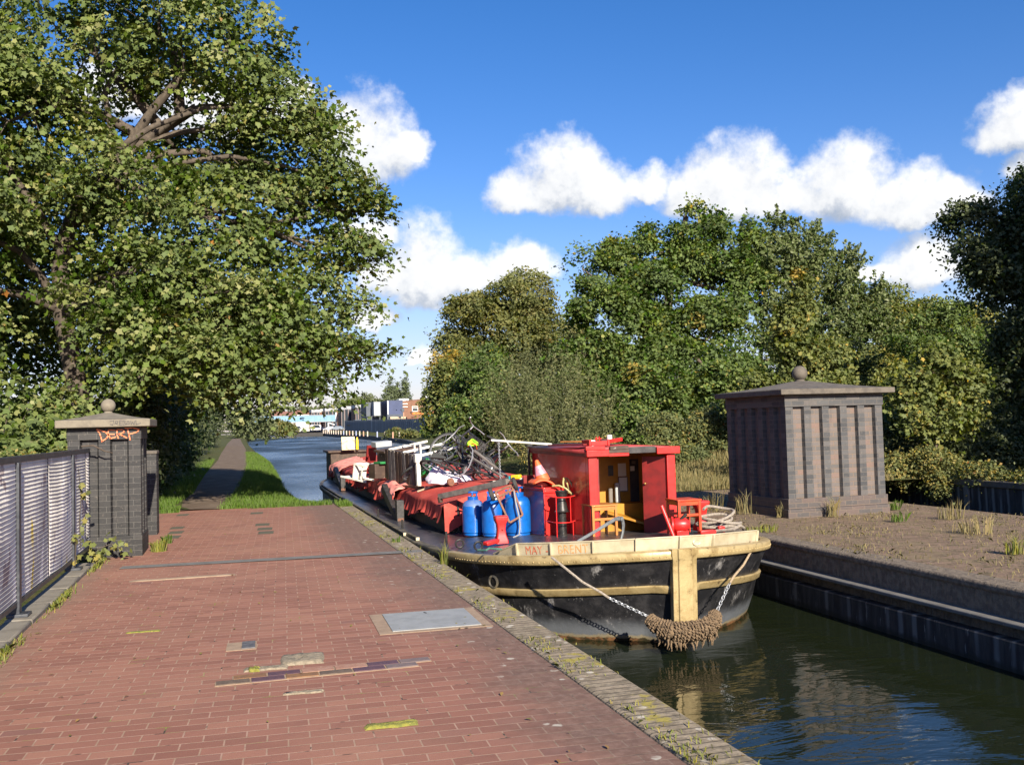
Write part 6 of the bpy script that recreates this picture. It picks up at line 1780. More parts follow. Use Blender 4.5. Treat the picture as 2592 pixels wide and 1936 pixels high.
tree('bank_tree', 'tall dark shaded tree at the right edge of the view', (23.5, 24, .5), [(23.8, 24, .4), (23.6, 24, 4), (23.6, 24, 7.5)], .3,
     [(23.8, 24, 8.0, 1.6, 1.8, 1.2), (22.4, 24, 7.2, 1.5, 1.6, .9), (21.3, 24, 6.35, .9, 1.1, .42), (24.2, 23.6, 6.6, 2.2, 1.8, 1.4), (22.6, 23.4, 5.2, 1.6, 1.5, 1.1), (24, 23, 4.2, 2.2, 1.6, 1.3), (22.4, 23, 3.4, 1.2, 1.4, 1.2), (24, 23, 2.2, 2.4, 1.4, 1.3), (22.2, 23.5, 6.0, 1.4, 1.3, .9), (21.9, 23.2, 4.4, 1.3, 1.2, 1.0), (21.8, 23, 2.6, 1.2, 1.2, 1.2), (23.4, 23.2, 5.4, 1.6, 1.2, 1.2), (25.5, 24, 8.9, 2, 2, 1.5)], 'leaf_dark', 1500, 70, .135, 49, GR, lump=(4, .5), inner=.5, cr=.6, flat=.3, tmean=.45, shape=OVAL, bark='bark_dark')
# the tree whose shade falls on it, beyond the right edge of the view
tree('bank_tree', 'tall tree out of view to the right that shades the dark corner', (24.6, 13, 0), [(24.6, 13, 0), (24.6, 13, 6), (24.6, 13, 11)], .3,
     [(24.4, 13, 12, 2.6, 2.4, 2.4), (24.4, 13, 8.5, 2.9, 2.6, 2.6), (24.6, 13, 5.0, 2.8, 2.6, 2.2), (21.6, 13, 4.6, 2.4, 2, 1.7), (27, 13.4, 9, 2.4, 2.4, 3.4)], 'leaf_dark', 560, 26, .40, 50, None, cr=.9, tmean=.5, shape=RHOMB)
for i, (x, y, h_, lab) in enumerate(((20, 56, 8.0, 'dark trees behind the brownish tree and the tall maple'), (33, 56, 8.5, 'dark trees behind the whitebeam'), (47, 58, 7.5, 'dark trees behind the pale gap trees'))):
    tree('bank_tree', lab, (x, y, .8), [(x, y, .8), (x, y, 4), (x, y, 6)], .3,
         [(x, y, h_ * .72, 4.5, 2.5, h_ * .26), (x - 5, y, h_ * .5, 4, 2.5, h_ * .35), (x + 5, y, h_ * .55, 4, 2.5, h_ * .35), (x, y - 1, h_ * .25, 7, 2.5, h_ * .25)], 'leaf_maple', 520, 34, .34, 60 + i, None, cr=1.1, tmean=.25, ntw=10)
# willow scrub and low growth behind the cabin
shrub('willow_bush', 'upright grey-green willow bush rising behind the barge cabin', (9.6, 30, .0), [(9.6, 30, 1.9, 1.5, 1.1, 1.25), (8.7, 29.6, 1.5, .9, .9, 1.15), (10.7, 29.8, 1.4, .9, .9, 1.0), (9.8, 29.4, .7, 2.0, .9, .7)], 'leaf_willow', 620, 60, .10, 51, shape=LANCE, spray=(.4, 1.3, 3.4), cr=.46, tmean=.45, tvar=.2, upw=.2, outw=.6, rnd=.8, accents=[(8.5, 28.9, 1.0, .35), (8.7, 28.9, .55, .3)], sunw=.3)
shrub('bank_bush', 'dark bush between the bicycle heap and the willow', (8.2, 33.5, .0), [(8.1, 33.5, 1.6, 1.0, 1.2, 1.5), (8.6, 35, 2.6, 1.2, 1.3, 1.6), (9.4, 37.5, 3.2, 1.5, 1.6, 1.9), (10.4, 40, 2.5, 1.5, 1.8, 2.0)], 'leaf_maple', 1000, 40, .13, 52, lump=(6, .45), tbl=.08, inner=.5, cr=.40, tmean=.28, sunw=.2)
shrub('bramble_bush', 'sunlit bramble and ivy bank between the cabin and the brick pier', (13, 26, .2), [(11.8, 26.4, 1.0, 1.4, .9, .85), (13.6, 26, 1.1, 1.2, .9, .95), (12.6, 25.4, .5, 1.9, .8, .55), (15.2, 26.2, .9, 1.2, .9, .9), (10.4, 26.8, .6, .9, .8, .6)], 'leaf_bramble', 1300, 34, .085, 53, lump=(7, .42), tbl=.12, inner=.5, cr=.26, tmean=.40, tvar=.2, shape=RHOMB, sunw=.35)
shrub('bramble_bush', 'yellowing bramble spilling over the dark far canal wall', (16.4, 19, .0), [(17.0, 20.7, .3, .6, .8, .5), (17.15, 19.2, .12, .4, .9, .32), (17.25, 17.5, .06, .4, 1.0, .2), (17.25, 15.7, .04, .35, 1.1, .16), (16.65, 20.2, -.12, .22, .4, .4), (16.3, 21.2, .25, .6, .5, .5)], 'leaf_bramble', 520, 26, .085, 54, stem=False, cr=.24, tmean=.62, tvar=.2, shape=RHOMB, sunw=.35)
shrub('ivy_bank', 'dark ivy-covered bank behind the far canal wall', (20, 22.5, .0), [(18.4, 22.6, .9, 1.6, .8, 1.0), (20.6, 22.4, .9, 1.7, .8, 1.05), (22.8, 21.8, .9, 1.8, .9, 1.1), (24.6, 20.8, .9, 1.6, .9, 1.1), (19.4, 21.8, .4, 1.8, .7, .6)], 'leaf_dark', 1100, 36, .11, 55, cr=.34, tmean=.55, shape=RHOMB, cat='ivy bank', stem=False)
shrub('bramble_bush', 'thin woody stems and creeper at the right side of the brick pier', (12.4, 20.8, .0), [(12.4, 21.2, .9, .6, .5, .9), (13.2, 21.4, .5, .8, .5, .6), (14.3, 21.6, .6, .9, .6, .7)], 'leaf_bramble', 220, 22, .08, 56, cr=.26, tmean=.42, shape=RHOMB, sunw=.3)
shrub('bank_bush', 'tangled green scrub filling the bank under the maples', (19, 29, .4), [(16.6, 30, 1.2, 2.0, 1, 1.1), (19.6, 28.6, 1.0, 2.0, 1, 1.0), (23.4, 29.4, 1.2, 2.4, 1, 1.1), (27, 29.4, 1.2, 2.4, 1.2, 1.3), (14.2, 31.5, 1.3, 1.6, 1, 1.2), (31, 31, 1.6, 3, 1.5, 1.7), (36, 33, 1.8, 3, 1.5, 1.8)], 'leaf_maple', 1400, 40, .13, 57, lump=(6, .42), tbl=.1, inner=.5, cr=.40, tmean=.42, shape=RHOMB, sunw=.3)
b = MB()
random.seed(14)
for i in range(16):
    x = 11.8 + random.uniform(0, 1.0); p = Vector((x, 20.9, 0)); q = p + Vector((random.uniform(-.3, .5), random.uniform(-.2, .2), random.uniform(.9, 2.0)))
    b.tube([p, p.lerp(q, .5) + Vector((random.uniform(-.15, .15), 0, .1)), q], [.014, .011, .005], 5)
tag(b.build('dead_stems', M['straw'], angle=80), 'pale dead woody stems leaning by the right corner of the brick pier', 'dead stems')

# ------------------------------------------------------------------ grass and weeds
def blades(name, mat, pts, hgt, wid, seed, lean=.35, tmean=.45, tvar=.2, parent=None, sun=0.5):
    """pts (n,3) roots; one bent blade each"""
    rng = np.random.default_rng(seed); n = len(pts)
    h = hgt * rng.uniform(.45, 1.3, n); a = rng.uniform(0, 2 * PI, n); l = rng.random(n) ** .8 * lean
    d = np.stack([np.cos(a), np.sin(a), np.zeros(n)], 1); b2 = rng.uniform(0, 2 * PI, n)
    sd = np.stack([np.cos(b2), np.sin(b2), np.zeros(n)], 1) * (wid / 2)
    mid = pts + d * (h * l * .35)[:, None] + np.array([0, 0, 1]) * (h * .6)[:, None]
    tip = pts + d * (h * l * 1.1)[:, None] + np.array([0, 0, 1]) * (h * (1 - l * .35))[:, None]
    V = np.stack([pts - sd, pts + sd, mid + sd * .75, tip, mid - sd * .75], 1).reshape(-1, 3)
    if parent is not None: V = V - np.array(root_offset(parent))
    me = bpy.data.meshes.new(name); k = 5
    me.vertices.add(n * k); me.vertices.foreach_set('co', V.astype(np.float32).ravel())
    me.loops.add(n * k); me.loops.foreach_set('vertex_index', np.arange(n * k, dtype=np.int32))
    me.polygons.add(n); me.polygons.foreach_set('loop_start', np.arange(0, n * k, k, dtype=np.int32)); me.polygons.foreach_set('loop_total', np.full(n, k, dtype=np.int32))
    at = me.attributes.new('tint', 'FLOAT', 'FACE'); at.data.foreach_set('value', np.clip(tmean + rng.normal(size=n) * tvar, 0, 1).astype(np.float32))
    me.materials.append(mat); me.update(calc_edges=True)
    o = bpy.data.objects.new(name, me); COL.objects.link(o)
    if parent is not None: o.parent = parent
    return o
def sc(n, x0, x1, y0, y1, z=0.0, f=None, seed=0):
    rng = np.random.default_rng(seed); x = rng.uniform(x0, x1, n); y = y0 + (y1 - y0) * rng.random(n) ** 1.5
    zz = np.full(n, z) if f is None else np.array([f(a, c) for a, c in zip(x, y)])
    return np.stack([x, y, zz], 1)
rng = np.random.default_rng(77)
def path_r(y): return interp(y, [(21.8, -.33), (24, -.24), (28, -.04), (38, .22), (49, .42), (70, .6), (100, .8)])
def path_l(y): return interp(y, [(21.8, -1.45), (24, -1.4), (28, -1.22), (38, -1.28), (49, -1.3), (70, -1.4), (100, -1.48)])
P = []
for i in range(26000):
    y = 21.85 + 60 * rng.random() ** 2.1; e = interp(y, LEFT_EDGE); a = path_r(y)
    u = rng.random(); x = a + (e - .02 - a) * u + rng.normal() * .05
    dd = e - x
    P.append((x, y, float(np.interp(dd, [.0, .3, .7, 1.6], [-.34, -.13, -.04, -.02]))))
tag(blades('grass_verge', M['grass_green'], np.array(P), .13, .011, 3, tmean=.5), 'bright green grass between the towpath and the water', 'grass', kind='stuff')
P = []
for i in range(14000):
    y = 21.9 + 40 * rng.random() ** 1.8; a = path_l(y)
    P.append((a - abs(rng.normal()) * .55 + .05, y, -.01))
tag(blades('grass_verge', M['grass_green'], np.array(P), .14, .012, 4, tmean=.42), 'green grass between the towpath and the dark hedge', 'grass', kind='stuff')
P = np.concatenate([sc(1500, -1.75, -1.2, 21.5, 22.3, 0, seed=5), sc(1200, .2, 2.0, 21.6, 22.2, 0, seed=6), sc(450, 2.05, 2.36, 20.8, 22.1, .01, seed=7)])
tag(blades('paving_edge_grass', M['grass_green'], P, .10, .010, 5), 'short grass creeping over the far end of the brick paving', 'grass', kind='stuff')
# dry grass of the right bank beyond the island
P = []
for i in range(30000):
    x = rng.uniform(7.1, 15.6); y = 20.45 + 6.5 * rng.random() ** 1.5
    z = float(np.interp(x - interp(y, RIGHT_EDGE), [.5, 1.5, 3.5, 8], [-.25, -.02, .25 * min(1, (y - 20.4) / 6), 1.0 * min(1, (y - 20.4) / 6)])); P.append((x, y, z))
tag(blades('bank_grass', M['grass_dry'], np.array(P), .19, .012, 6, tmean=.35), 'dry yellowish grass on the bank behind the island', 'grass', kind='stuff')
# litter of weeds on the island
P = []
while len(P) < 5200:
    x = rng.uniform(XR + .1, X2L); y = 6.5 + 14 * rng.random() ** 1.3
    if rng.random() < .25 + .75 * (math.sin(x * 2.3 + 1) * math.sin(y * 1.7) > .15): P.append((x, y, -.012))
tag(blades('island_weeds', M['grass_dry'], np.array(P), .055, .008, 8, lean=1.2, tmean=.25, tvar=.3), 'sparse dry weeds over the old island paving', 'weeds', kind='stuff')
P = []
for i in range(2700):
    y = 3.2 + 19 * rng.random() ** 1.5
    if math.sin(y * 3.1) + math.sin(y * 7.3 + 1) + rng.normal() * .7 < .35: continue
    P.append((2.06 + abs(rng.normal()) * .09 if rng.random() < .75 else rng.uniform(2.06, 2.4), y, .01))
tag(blades('coping_weeds', M['weed_mix'], np.array(P), .035, .007, 9, lean=1.1, tmean=.5), 'mossy yellow-green weeds along the coping joint', 'weeds', kind='stuff')
P = []
for i in range(2600):
    y = 3 + 11 * rng.random()
    if math.sin(y * 2.3 + 2) + rng.normal() * .5 < .3: continue
    P.append((-1.755 + abs(rng.normal()) * .035, y, 0))
tag(blades('kerb_weeds', M['weed_mix'], np.array(P), .06, .009, 10, lean=1.1, tmean=.42), 'yellow-green weeds along the foot of the kerb', 'weeds', kind='stuff')

def tuft(name, label, c, n, rad, h, mat, seed, w=.010, lean=.5, tmean=.5, group=None, cat='weed'):
    rng = np.random.default_rng(seed); a = rng.uniform(0, 2 * PI, n); r_ = rad * rng.random(n) ** .7
    P = np.stack([c[0] + r_ * np.cos(a), c[1] + r_ * np.sin(a), np.full(n, c[2])], 1)
    return tag(blades(name, M[mat], P, h, w, seed, lean, tmean), label, cat, group)
TF = [((9.38, 13.88, 0), 16, .10, .34, 'grass_dry', 'dry straw tuft at the foot of the front face of the large brick pier'),
      ((8.62, 14.2, 0), 12, .10, .24, 'grass_dry', 'thin straw tuft at the near corner of the large brick pier'),
      ((8.4, 15.0, 0), 14, .18, .40, 'grass_dry', 'arching dry grass by the shaded side of the large brick pier'),
      ((8.25, 15.9, 0), 14, .2, .38, 'grass_dry', 'dry grass at the far end of the shaded pier side'),
      ((10.9, 14.3, 0), 26, .10, .16, 'grass_green', 'small green weed right of the large brick pier base'),
      ((10.6, 12.6, 0), 22, .20, .28, 'grass_dry', 'loose dry tuft in the middle of the island paving'),
      ((9.6, 11.0, 0), 26, .26, .24, 'grass_dry', 'wide dry tuft on the island before the pier'),
      ((9.75, 12.7, 0), 20, .12, .16, 'grass_green', 'green sprig with dark leaves on the island'),
      ((7.3, 12.6, 0), 40, .26, .10, 'weed_mix', 'reddish low weed by the island coping beside the barge bow'),
      ((8.6, 9.2, 0), 26, .10, .22, 'weed_mix', 'bright yellow weed standing on the island near the water wall'),
      ((11.2, 10.9, 0), 18, .12, .2, 'grass_dry', 'pale tuft near the second canal arm'),
      ((2.36, 11.4, 0), 12, .05, .26, 'weed_mix', 'tall thin weed on the walkway coping beside the bulwark end'),
      ((2.2, 13.9, 0), 12, .10, .10, 'grass_green', 'green grass tuft on the coping just past the grey strip'),
      ((-1.10, 14.6, 0), 60, .12, .17, 'weed_mix', 'yellow weed at the right foot of the graffiti pillar'),
      ((-1.05, 15.6, 0), 40, .08, .14, 'grass_green', 'green weed between the graffiti pillar and the low pier')]
for i, (c, n, rad, h, mt, lab) in enumerate(TF):
    tuft('weed_tuft', lab, c, n * 3, rad, h, mt, 200 + i, cat='weed')
def sprig(name, label, pts, n, size, mat, seed, rad=.08):
    r = empty(name, pts[0], label, 'creeper')
    b = MB(); b.tube(pts, .007, 5); b.build('stem', M['bark_dark'], r)
    rng = np.random.default_rng(seed); m = len(pts) - 1; C = []
    for i in range(n):
        k = rng.random() * m; j = min(int(k), m - 1); C.append(np.array(pts[j]) + (np.array(pts[j + 1]) - np.array(pts[j])) * (k - j) + rng.normal(size=3) * rad)
    C = np.array(C); leaf_mesh('leaves', C, rng.normal(size=(n, 3)) * .5 + np.array(SUNV), size * rng.uniform(.6, 1.3, n), rng.uniform(.3, .9, n), MAPLE, M[mat], r, None, rng)
sprig('creeper', 'green bramble sprig at the left foot of the graffiti pillar', [(-1.95, 14.05, .02), (-1.80, 13.9, .16), (-1.62, 13.85, .22), (-1.5, 13.8, .16)], 46, .085, 'leaf_gold', 61)
sprig('creeper', 'green creeper climbing through the last mesh fence panel', [(-1.93, 13.3, .25), (-1.92, 13.2, .6), (-1.92, 13.35, .9), (-1.93, 13.2, 1.25)], 20, .075, 'leaf_bramble', 62, .06)
sprig('creeper', 'yellow leaf creeper on the second fence post', [(-1.9, 12.7, .1), (-1.88, 12.65, .35), (-1.88, 12.6, .5)], 10, .085, 'leaf_gold', 63, .05)
b = MB(); b.tube([(-2.0, 14.0, 1.52), (-1.85, 13.95, 1.53), (-1.72, 13.98, 1.45), (-1.62, 14.05, 1.42)], [.012, .012, .01, .006], 6)
tag(b.build('twig', M['bark'], angle=80), 'bare brown twig reaching from the fence top across the graffiti pillar', 'twig')
# a few fallen leaves
rng = np.random.default_rng(5); n = 170
C = np.stack([rng.uniform(-1.7, 2.35, n), 3.5 + 17 * rng.random(n), np.full(n, .012)], 1)
tag(leaf_mesh('fallen_leaves', C, rng.normal(size=(n, 3)) * .15 + np.array([0, 0, 1]), .035 * rng.uniform(.5, 1.3, n), rng.uniform(.8, 1, n), OVAL, M['leaf_bramble']), 'small fallen leaves scattered on the brick walkway', 'fallen leaves', kind='stuff')
# ------------------------------------------------------------------ the far wharf
b = MB(); rows = []
for y in (86, 100, 120, 142, 170, 200, 233, 280, 330, 388):
    x = interp(y, RIGHT_EDGE) + .1; q = quay_top(y) + .02
    rows.append([(x, y, -1.5), (x, y, q - .22), (x - .12, y, q - .22), (x - .12, y, q), (x + .35, y, q)])
b.grid(rows); b.lim(21.5, 33.1, 388, 389, -1.5, 1.0); b.lim(21.5, 33.3, 387.8, 389, 1.0, 1.2)
tag(b.build('quay_wall', M['canal_wall'], smooth=False), 'long dark quay wall along the far wharf', 'wall')
fence = MB()
FA, FB = Vector((32.0, 300, 1.55)), Vector((36.0, 140, .3))
n = 300; rows = []
for i in range(n + 1):
    t = i / n; p = FA.lerp(FB, t); w = .06 * (1 if (i // 2) % 2 else -1)
    rows.append([(p.x + w, p.y, p.z - .4), (p.x + w, p.y, p.z + 2.75 - .1 * t)])
fence.grid(rows)
r = empty('corrugated_fence', (34, 220, 1), 'long grey corrugated metal fence with pale patches along the wharf', 'fence')
fence.build('sheeting', M['corrugated_grey'], r, smooth=False, solid=.03)
b = MB(); b.bar((FA.x + .1, FA.y, 4.15), (FB.x + .1, FB.y, 2.8), .12, .12); b.build('back_rail', M['container_dark'], r)
k = 0
for y in list(np.linspace(300, 196, 17)) + [182, 172, 163, 156]:
    x = interp(y, [(300, 27.95), (190, 26.2), (150, 24.9)]); z = quay_top(y)
    b = MB(); b.bar((x + .5, y, z), (x + .5, y, z + 1.05), .22, .22)
    o = b.build('bollard_post', M[('post_pale', 'post_blue', 'post_pale', 'post_rust')[k % 4] if k > 8 else 'post_pale'], smooth=False)
    tag(o, 'upright post in the row along the far quay edge', 'post', 'posts along the far quay'); k += 1
for o in [o for o in COL.objects if o.name.startswith('bollard_post')]:
    c = o.data.materials[0].name
    o['group'] = {'post_pale': 'pale quay posts', 'post_blue': 'bluish quay posts', 'post_rust': 'rusty quay posts'}[c]
    o['label'] = {'post_pale': 'pale wooden post in the row along the far quay edge', 'post_blue': 'bluish post in the row along the far quay edge', 'post_rust': 'rust-brown post in the row along the far quay edge'}[c]
# blue girder bridge
r = empty('girder_bridge', (20, 380, 1), 'light blue girder bridge on white trestle legs over the far canal', 'bridge')
b = MB(); b.lim(6, 37.75, 380, 383, 4.95, 7.35)
for x in np.arange(7, 37.7, 2.2): b.lim(x, x + .18, 379.85, 380, 4.95, 7.35)
b.build('girder', M['bridge_blue'], r, smooth=False)
b = MB(); b.lim(6, 37.8, 379.8, 383.2, 7.36, 7.5); b.lim(6, 37.8, 379.8, 383.2, 4.75, 4.94); b.build('flange', M['container_grey'], r, smooth=False)
for x in (34.2, 37.5):
    b = MB(); b.lim(x - .2, x + .2, 380.5, 381, .9, 4.74); b.build('leg', M['van_white'], r, smooth=False)
b = MB(); b.bar((34.2, 380.7, 4.4), (37.5, 380.7, 3.2), .3, .3); b.bar((34.2, 380.7, 2.4), (37.5, 380.7, 2.4), .25, .25); b.build('brace', M['van_white'], r, smooth=False)
b = MB(); b.lim(36.9, 37.5, 379.6, 379.8, 4.9, 8.2); tag(b.build('sign_board', M['fascia_white'], smooth=False), 'narrow white and red sign board on the end of the blue bridge', 'sign')
# railings on the far quay
r = empty('railing', (27, 389, 1.2), 'dark blue railing along the end quay under the bridge', 'railing')
b = MB()
for x in np.arange(21.5, 34, .55): b.lim(x, x + .12, 388.6, 388.75, 1.2, 2.5)
b.build('bars', M['rail_blue'], r, smooth=False)
b = MB(); b.lim(21.5, 34, 388.6, 388.76, 2.51, 2.72); b.lim(21.5, 34, 388.6, 388.75, 1.21, 1.3); b.build('rail', M['van_white'], r, smooth=False)
# vehicles
def car(name, label, cat, loc, rz, body, L, Hh, van=False):
    r = empty(name, loc, label, cat, None, rz)
    if van: prof = [(-L / 2, .35), (L / 2, .35), (L / 2, 1.0), (L / 2 - .5, 1.2), (L / 2 - 1.0, Hh), (-L / 2, Hh)]
    else: prof = [(-L / 2, .3), (L / 2, .3), (L / 2, .75), (L / 2 - 1.0, .92), (L / 2 - 1.75, Hh), (-L / 2 + 1.1, Hh), (-L / 2 + .25, .98), (-L / 2, .9)]
    b = MB(); b.prism([(x, z) for x, z in prof], -.85, .85)
    b.v = [(p[0], p[2], p[1]) for p in b.v]
    b.build('body', M[body], r, world=False, bevel=.08, seg=2)
    b = MB(); z0 = 1.0 if not van else 1.25
    b.add([(x, y * s_, z) for s_ in (-1,) for x, y, z in ((L / 2 - 1.1, .86, z0), (L / 2 - 1.8, .86, Hh - .1), (-L / 2 + 1.1, .86, Hh - .1), (-L / 2 + .5, .86, z0))], [(0, 1, 2, 3)])
    b.box((L / 2 - 1.36 if not van else L / 2 - .74, 0, (Hh + z0) / 2), (.55, 1.5, .03), rotm(0, 48, 0))
    b.build('window', M['glass_dark'], r, world=False, smooth=False)
    for x in (-L / 2 + .8, L / 2 - .8):
        for y in (-.78, .78):
            b = MB(); b.lathe([(.05, -.1), (.31, -.1), (.31, .1), (.05, .1)], (x, y, .31), rotm(90, 0, 0), 14); b.build('wheel', M['rubber'], r, world=False)
    return r
car('parked_car', 'grey-blue car parked at the left end of the corrugated fence', 'car', (32.2, 326, 1.3), 2.6, 'car_grey', 4.2, 1.45)
car('parked_car', 'silver car parked just behind the grey-blue car', 'car', (30.6, 336, 1.3), 2.7, 'car_silver', 4.2, 1.45)
car('parked_van', 'white van parked beneath the middle of the blue bridge', 'van', (32.0, 410, 1.3), .1, 'van_white', 5.2, 2.5, True)
car('parked_van', 'white van further left beneath the blue bridge', 'van', (24.5, 415, 1.3), .1, 'van_white', 5.2, 2.3, True)
# stacked containers
def container(name, label, x0, x1, y0, y1, z0, z1, mat, door=None):
    r = empty(name, ((x0 + x1) / 2, (y0 + y1) / 2, z0), label, 'container')
    b = MB(); b.lim(x0 + .05, x1 - .05, y0 + .05, y1, z0 + .12, z1 - .12)
    for y in np.arange(y0 + .5, y1, .55): b.lim(x0, x0 + .05, y, y + .28, z0 + .12, z1 - .12)
    b.build('body', M[mat], r, smooth=False)
    b = MB()
    for z in (z0, z1 - .12): b.lim(x0, x1, y0, y0 + .12, z, z + .119); b.lim(x0, x0 + .12, y0 + .121, y1, z, z + .119)
    for x in (x0, x1 - .15): b.lim(x, x + .149, y0 - .01, y0 + .13, z0 + .12, z1 - .12)
    b.build('frame', M['container_dark'], r, smooth=False)
    if door:
        b = MB(); b.lim(x0 + .15, x0 + .38, y0 - .02, y0 - .012, z0 + .13, z1 - .13)
        b.build('door_edge', M[door], r, smooth=False)
        b = MB(); b.lathe([(1e-6, .01), (.14, .01)], (x0 + 2.6, y0 + .04, z0 + 1.3), rotm(90, 0, 0), 12); b.build('vent', M['van_white'], r)
    return r
container('site_container', 'dark blue container with a white door edge, on top of the yard stack', 39.4, 43.75, 262, 276, 5.2, 9.2, 'container_blue', 'van_white')
container('site_container', 'plain container underneath the dark blue one, mostly behind the fence', 39.4, 43.75, 262, 276, 1.2, 5.19, 'container_dark')
container('site_container', 'dark corrugated container left of the blue one, with white end', 36.0, 38.0, 264, 278, 5.05, 9.0, 'container_grey')
container('site_container', 'narrow dark container at the left of the upper stack', 34.5, 35.9, 268, 280, 4.95, 8.9, 'container_dark')
container('site_container', 'low dark container supporting the left half of the upper stack', 34.4, 38.1, 266, 279, 1.2, 4.94, 'container_dark')
# brick building on the right with two windows
r = empty('brick_building', (57, 305, 1), 'brown brick yard building with two white-framed windows', 'building')
b = MB(); b.add([(49.6, 303, .5), (65, 303, .5), (65, 303, 11.1), (49.6, 303, 9.9), (49.6, 317, .5), (65, 317, .5), (65, 317, 11.1), (49.6, 317, 9.9)], [(0, 1, 2, 3), (5, 4, 7, 6), (4, 0, 3, 7), (1, 5, 6, 2), (3, 2, 6, 7), (1, 0, 4, 5)])
b.build('wall', M['factory_brick'], r, smooth=False)
b = MB(); b.bar((49.5, 303, 9.98), (65, 303, 11.18), .5, .12, (0, 0, 1)); b.build('roof_edge', M['roof_tile'], r, smooth=False)
for x0, x1 in ((53.5, 55.4), (57.8, 59.7)):
    b = MB(); z0, z1 = 6.65, 8.35
    b.lim(x0, x1, 302.9, 302.995, z0, z0 + .18); b.lim(x0, x1, 302.9, 302.995, z1 - .18, z1); b.lim(x0, x0 + .18, 302.9, 302.995, z0 + .181, z1 - .181); b.lim(x1 - .18, x1, 302.9, 302.995, z0 + .181, z1 - .181); b.lim(x0 + .181, x1 - .181, 302.91, 302.995, z1 - .7, z1 - .58)
    w = b.build('window', M['fascia_white'], r, smooth=False)
    b = MB(); b.lim(x0 + .18, x1 - .18, 302.95, 302.99, z0 + .18, z1 - .18); b.build('pane', M['glass_dark'], w, smooth=False)
for z in (8.1, 9.05):
    b = MB(); b.lim(50.3, 52.1, 302.8, 302.995, z, z + .24); b.build('louvre', M['fascia_white'], r, smooth=False)
b = MB(); b.lim(50.0, 53.0, 306, 311, 10.0, 10.9); b.build('roof_light', M['van_white'], r, smooth=False)
b = MB(); b.lim(58.6, 59.6, 306, 308, 10.8, 11.6); b.build('roof_light', M['van_white'], r, smooth=False)
# row of industrial units
for i, (x0, xg, x1, zt, y0, lab) in enumerate(((41.0, 41.3, 45.6, 10.4, 348, 'nearest industrial unit of the row, right behind the containers'), (37.8, 38.2, 43.2, 10.4, 366, 'second industrial unit, glazed front and white corner panel'),
                                           (34.6, 35.2, 40.7, 10.5, 399, 'third industrial unit, partly behind the end of the bridge'), (30.0, 30.3, 35.0, 10.3, 410, 'farthest industrial unit, mostly behind sycamore leaves'))):
    r = empty('industrial_unit', ((x0 + x1) / 2, y0 + 6, 1), lab, 'building')
    xb = x1 - 1.35
    b = MB(); b.lim(xb, x1, y0, y0 + 14, .5, zt - 1.15); b.lim(x0, xb, y0 + .4, y0 + 14, .5, zt - 1.2); b.build('wall', M['factory_brick'], r, smooth=False)
    b = MB(); b.lim(xb - .02, x1 + .02, y0 - .05, y0 + 14, zt - 1.149, zt); b.build('corner_panel', M['fascia_white'], r, smooth=False)
    b = MB(); b.lim(x0, xb - .021, y0 + .2, y0 + 14, zt - 1.199, zt - .1); b.build('fascia', M['fascia_grey'], r, smooth=False)
    nw = 3
    for k in range(nw):
        a = x0 + .1 + (xb - x0 - .2) * k / nw; c = x0 + .1 + (xb - x0 - .2) * (k + 1) / nw - .18
        b = MB(); b.lim(a, c, y0 + .3, y0 + .395, 1.5, zt - 1.3); w = b.build('window', M['fascia_grey' if k != 1 else 'container_dark'], r, smooth=False)
        b = MB(); b.lim(a + .1, c - .1, y0 + .26, y0 + .298, 1.7, zt - 1.45); b.build('pane', M['glass_dark'], w, smooth=False)
# yard clutter over the fence
b = MB(); rows = [[(42.6 + i * .68, 240, 5.1 + .14 * math.sin(i * 1.3) - .013 * (i - 4) ** 2), (42.6 + i * .68, 244, 5.4 + .1 * math.sin(i))] for i in range(10)]
b.grid(rows); tag(b.build('orange_sheet', M['tarp_orange'], solid=.35), 'bright orange sheeting over the yard stacks', 'sheeting')
b = MB(); b.lim(45.2, 49.4, 240, 242, 3.4, 4.5); b.lim(45.1, 49.5, 239.9, 242.1, 4.501, 4.62); tag(b.build('cyan_box', M['tarp_cyan'], smooth=False), 'turquoise panel box just above the grey fence', 'box')
r = empty('pallet_stack', (38.8, 242, 1), 'pale timber stack showing above the grey fence', 'timber stack')
b = MB()
for i in range(5): b.lim(37.0 + .07 * (i % 2), 41.0 - .1 * (i % 3), 241, 244, 1.6 + i * .58, 2.1 + i * .58)
b.build('timber', M['pallet_wood'], r, smooth=False)
b = MB(); b.lim(41.3, 43.8, 241.5, 243.5, 1.5, 4.3); tag(b.build('rusty_skip', M['rust_steel'], smooth=False, bevel=.1), 'rust-red skip between the timber stack and turquoise box', 'skip')
r = empty('signal_post', (39.9, 238, 1), 'thin pinkish signal post with a dark lamp head in the yard', 'signal post')
b = MB(); b.tube([(39.9, 238, .8), (39.9, 238, 5.4)], .15, 8); b.build('pole', M['post_rust'], r); b = MB(); b.box((39.7, 238, 6.0), (.65, .4, .8)); b.tube([(39.4, 238, 6.1), (39.05, 238, 6.1)], .22, 8); b.build('lamp_head', M['container_dark'], r, bevel=.05)
b = MB(); b.add([(36.5, 312, 1.2), (41.9, 312, 1.2), (41.9, 312, 5.0), (36.5, 312, 4.6), (36.5, 316, 1.2), (41.9, 316, 1.2), (41.9, 316, 5.0), (36.5, 316, 4.6)], [(0, 1, 2, 3), (5, 4, 7, 6), (4, 0, 3, 7), (1, 5, 6, 2), (3, 2, 6, 7)])
tag(b.build('yard_shed', M['container_dark'], smooth=False), 'low dark shed in front of the industrial units', 'shed')
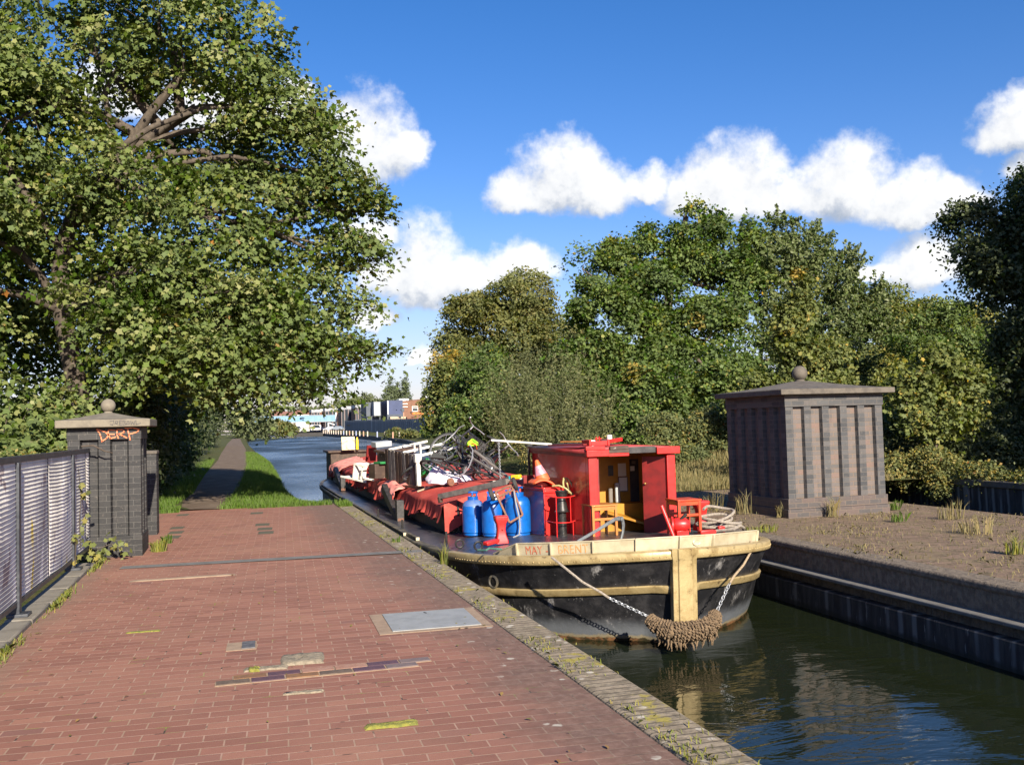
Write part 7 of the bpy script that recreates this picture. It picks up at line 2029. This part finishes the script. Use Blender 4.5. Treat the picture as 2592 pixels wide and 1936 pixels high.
# houses beyond
for x0, x1, y, zt, lab in ((15, 24, 440, 8.4, 'pale house roofs above the middle of the blue bridge'), (25.5, 35, 445, 8.9, 'pale terrace with white parapet above the right part of the blue bridge')):
    r = empty('house', ((x0 + x1) / 2, y, 1), lab, 'house')
    b = MB(); b.lim(x0, x1, y, y + 9, 1, zt); b.build('wall', M['house_white'], r, smooth=False)
    b = MB(); b.add([(x0 - .2, y - .3, zt), (x1 + .2, y - .3, zt), (x1 + .2, y + 4.5, zt + 2.0), (x0 - .2, y + 4.5, zt + 2.0), (x0 - .2, y + 9.3, zt), (x1 + .2, y + 9.3, zt)], [(0, 1, 2, 3), (3, 2, 5, 4), (0, 3, 4), (1, 5, 2)]); b.build('roof', M['roof_tile'], r, smooth=False)
# far trees
PG = 'poplars beyond the yard'
def poplar(label, x, y, zt, w, seed):
    r = empty('poplar_tree', (x, y, 1), label, 'tree', PG)
    h = zt - 2
    bl = [(x, y, 2 + h * .18, w * .9, w * .9, h * .16), (x, y, 2 + h * .4, w, w, h * .2), (x, y, 2 + h * .62, w * .8, w * .8, h * .2), (x, y, 2 + h * .82, w * .45, w * .45, h * .17)]
    o, P = foliage('crown', M['leaf_poplar'], bl, 230, 20, .95, seed, r, cr=1.5, flat=1.6, tmean=.45, upw=.3, outw=.8)
    b = MB(); b.tube([(x, y, .5), (x, y, 2 + h * .8)], [.5, .1], 7); b.build('trunk', M['bark'], r)
poplar('tall pointed poplar, leftmost of the cluster behind the blue container', 80.3, 520, 29.8, 3.3, 71)
poplar('middle poplar of the cluster, a little shorter and darker', 84.6, 524, 27.5, 2.9, 72)
poplar('right-hand tall poplar of the cluster behind the containers', 88.6, 520, 29.6, 3.6, 73)
poplar('low broad poplar at the left foot of the cluster', 76.8, 518, 20.5, 2.6, 75)
poplar('distant small poplar right of the cluster, above the brick building', 99.5, 520, 24.0, 2.2, 74)
poplar('distant small poplar nearest the right bank foliage', 103.2, 524, 22.6, 2.4, 76)
tree('far_tree', 'rounded far tree behind the industrial units', (55, 430, 1), [(55, 430, 1), (55, 430, 7), (55, 430, 12)], .5,
     [(50, 430, 12, 5.5, 4, 4.0), (56, 430, 13, 5, 4, 4.6), (61, 430, 11.5, 4, 4, 4)], 'leaf_far', 300, 24, .9, 81, cr=1.8, tmean=.5, ntw=10)
tree('far_tree', 'lower far tree at the left of the industrial units', (44, 440, 1), [(44, 440, 1), (44, 440, 6), (44, 440, 9)], .4,
     [(45, 440, 10.5, 5, 4, 4.4), (38, 445, 9.5, 5, 4, 4), (30, 450, 9, 5, 4, 4.2)], 'leaf_far', 260, 24, .9, 82, cr=1.8, tmean=.55, ntw=10)
tree('far_tree', 'distant tree band along the horizon left of the bridge', (5, 460, 1), [(5, 460, 1), (5, 460, 5), (5, 460, 9)], .4,
     [(18, 470, 7, 7, 5, 5), (6, 465, 8, 8, 5, 6), (-8, 460, 9, 9, 6, 7)], 'leaf_far', 300, 24, 1.1, 83, cr=2.2, tmean=.4, ntw=10)
shrub('bank_bush', 'olive weeds on the quay edge in front of the corrugated fence', (27, 168, .2), [(26.6, 168, .7, 1.6, 5, .9), (26.3, 152, .5, 1.2, 5, .7)], 'leaf_bramble', 170, 22, .33, 84, cr=.7, tmean=.5, stem=False)
shrub('bank_bush', 'dark weeds on the quay edge nearest the right bank trees', (27.4, 140, .2), [(27.4, 138, .9, 1.4, 5, 1.1)], 'leaf_maple', 110, 22, .33, 85, cr=.7, tmean=.45, stem=False)
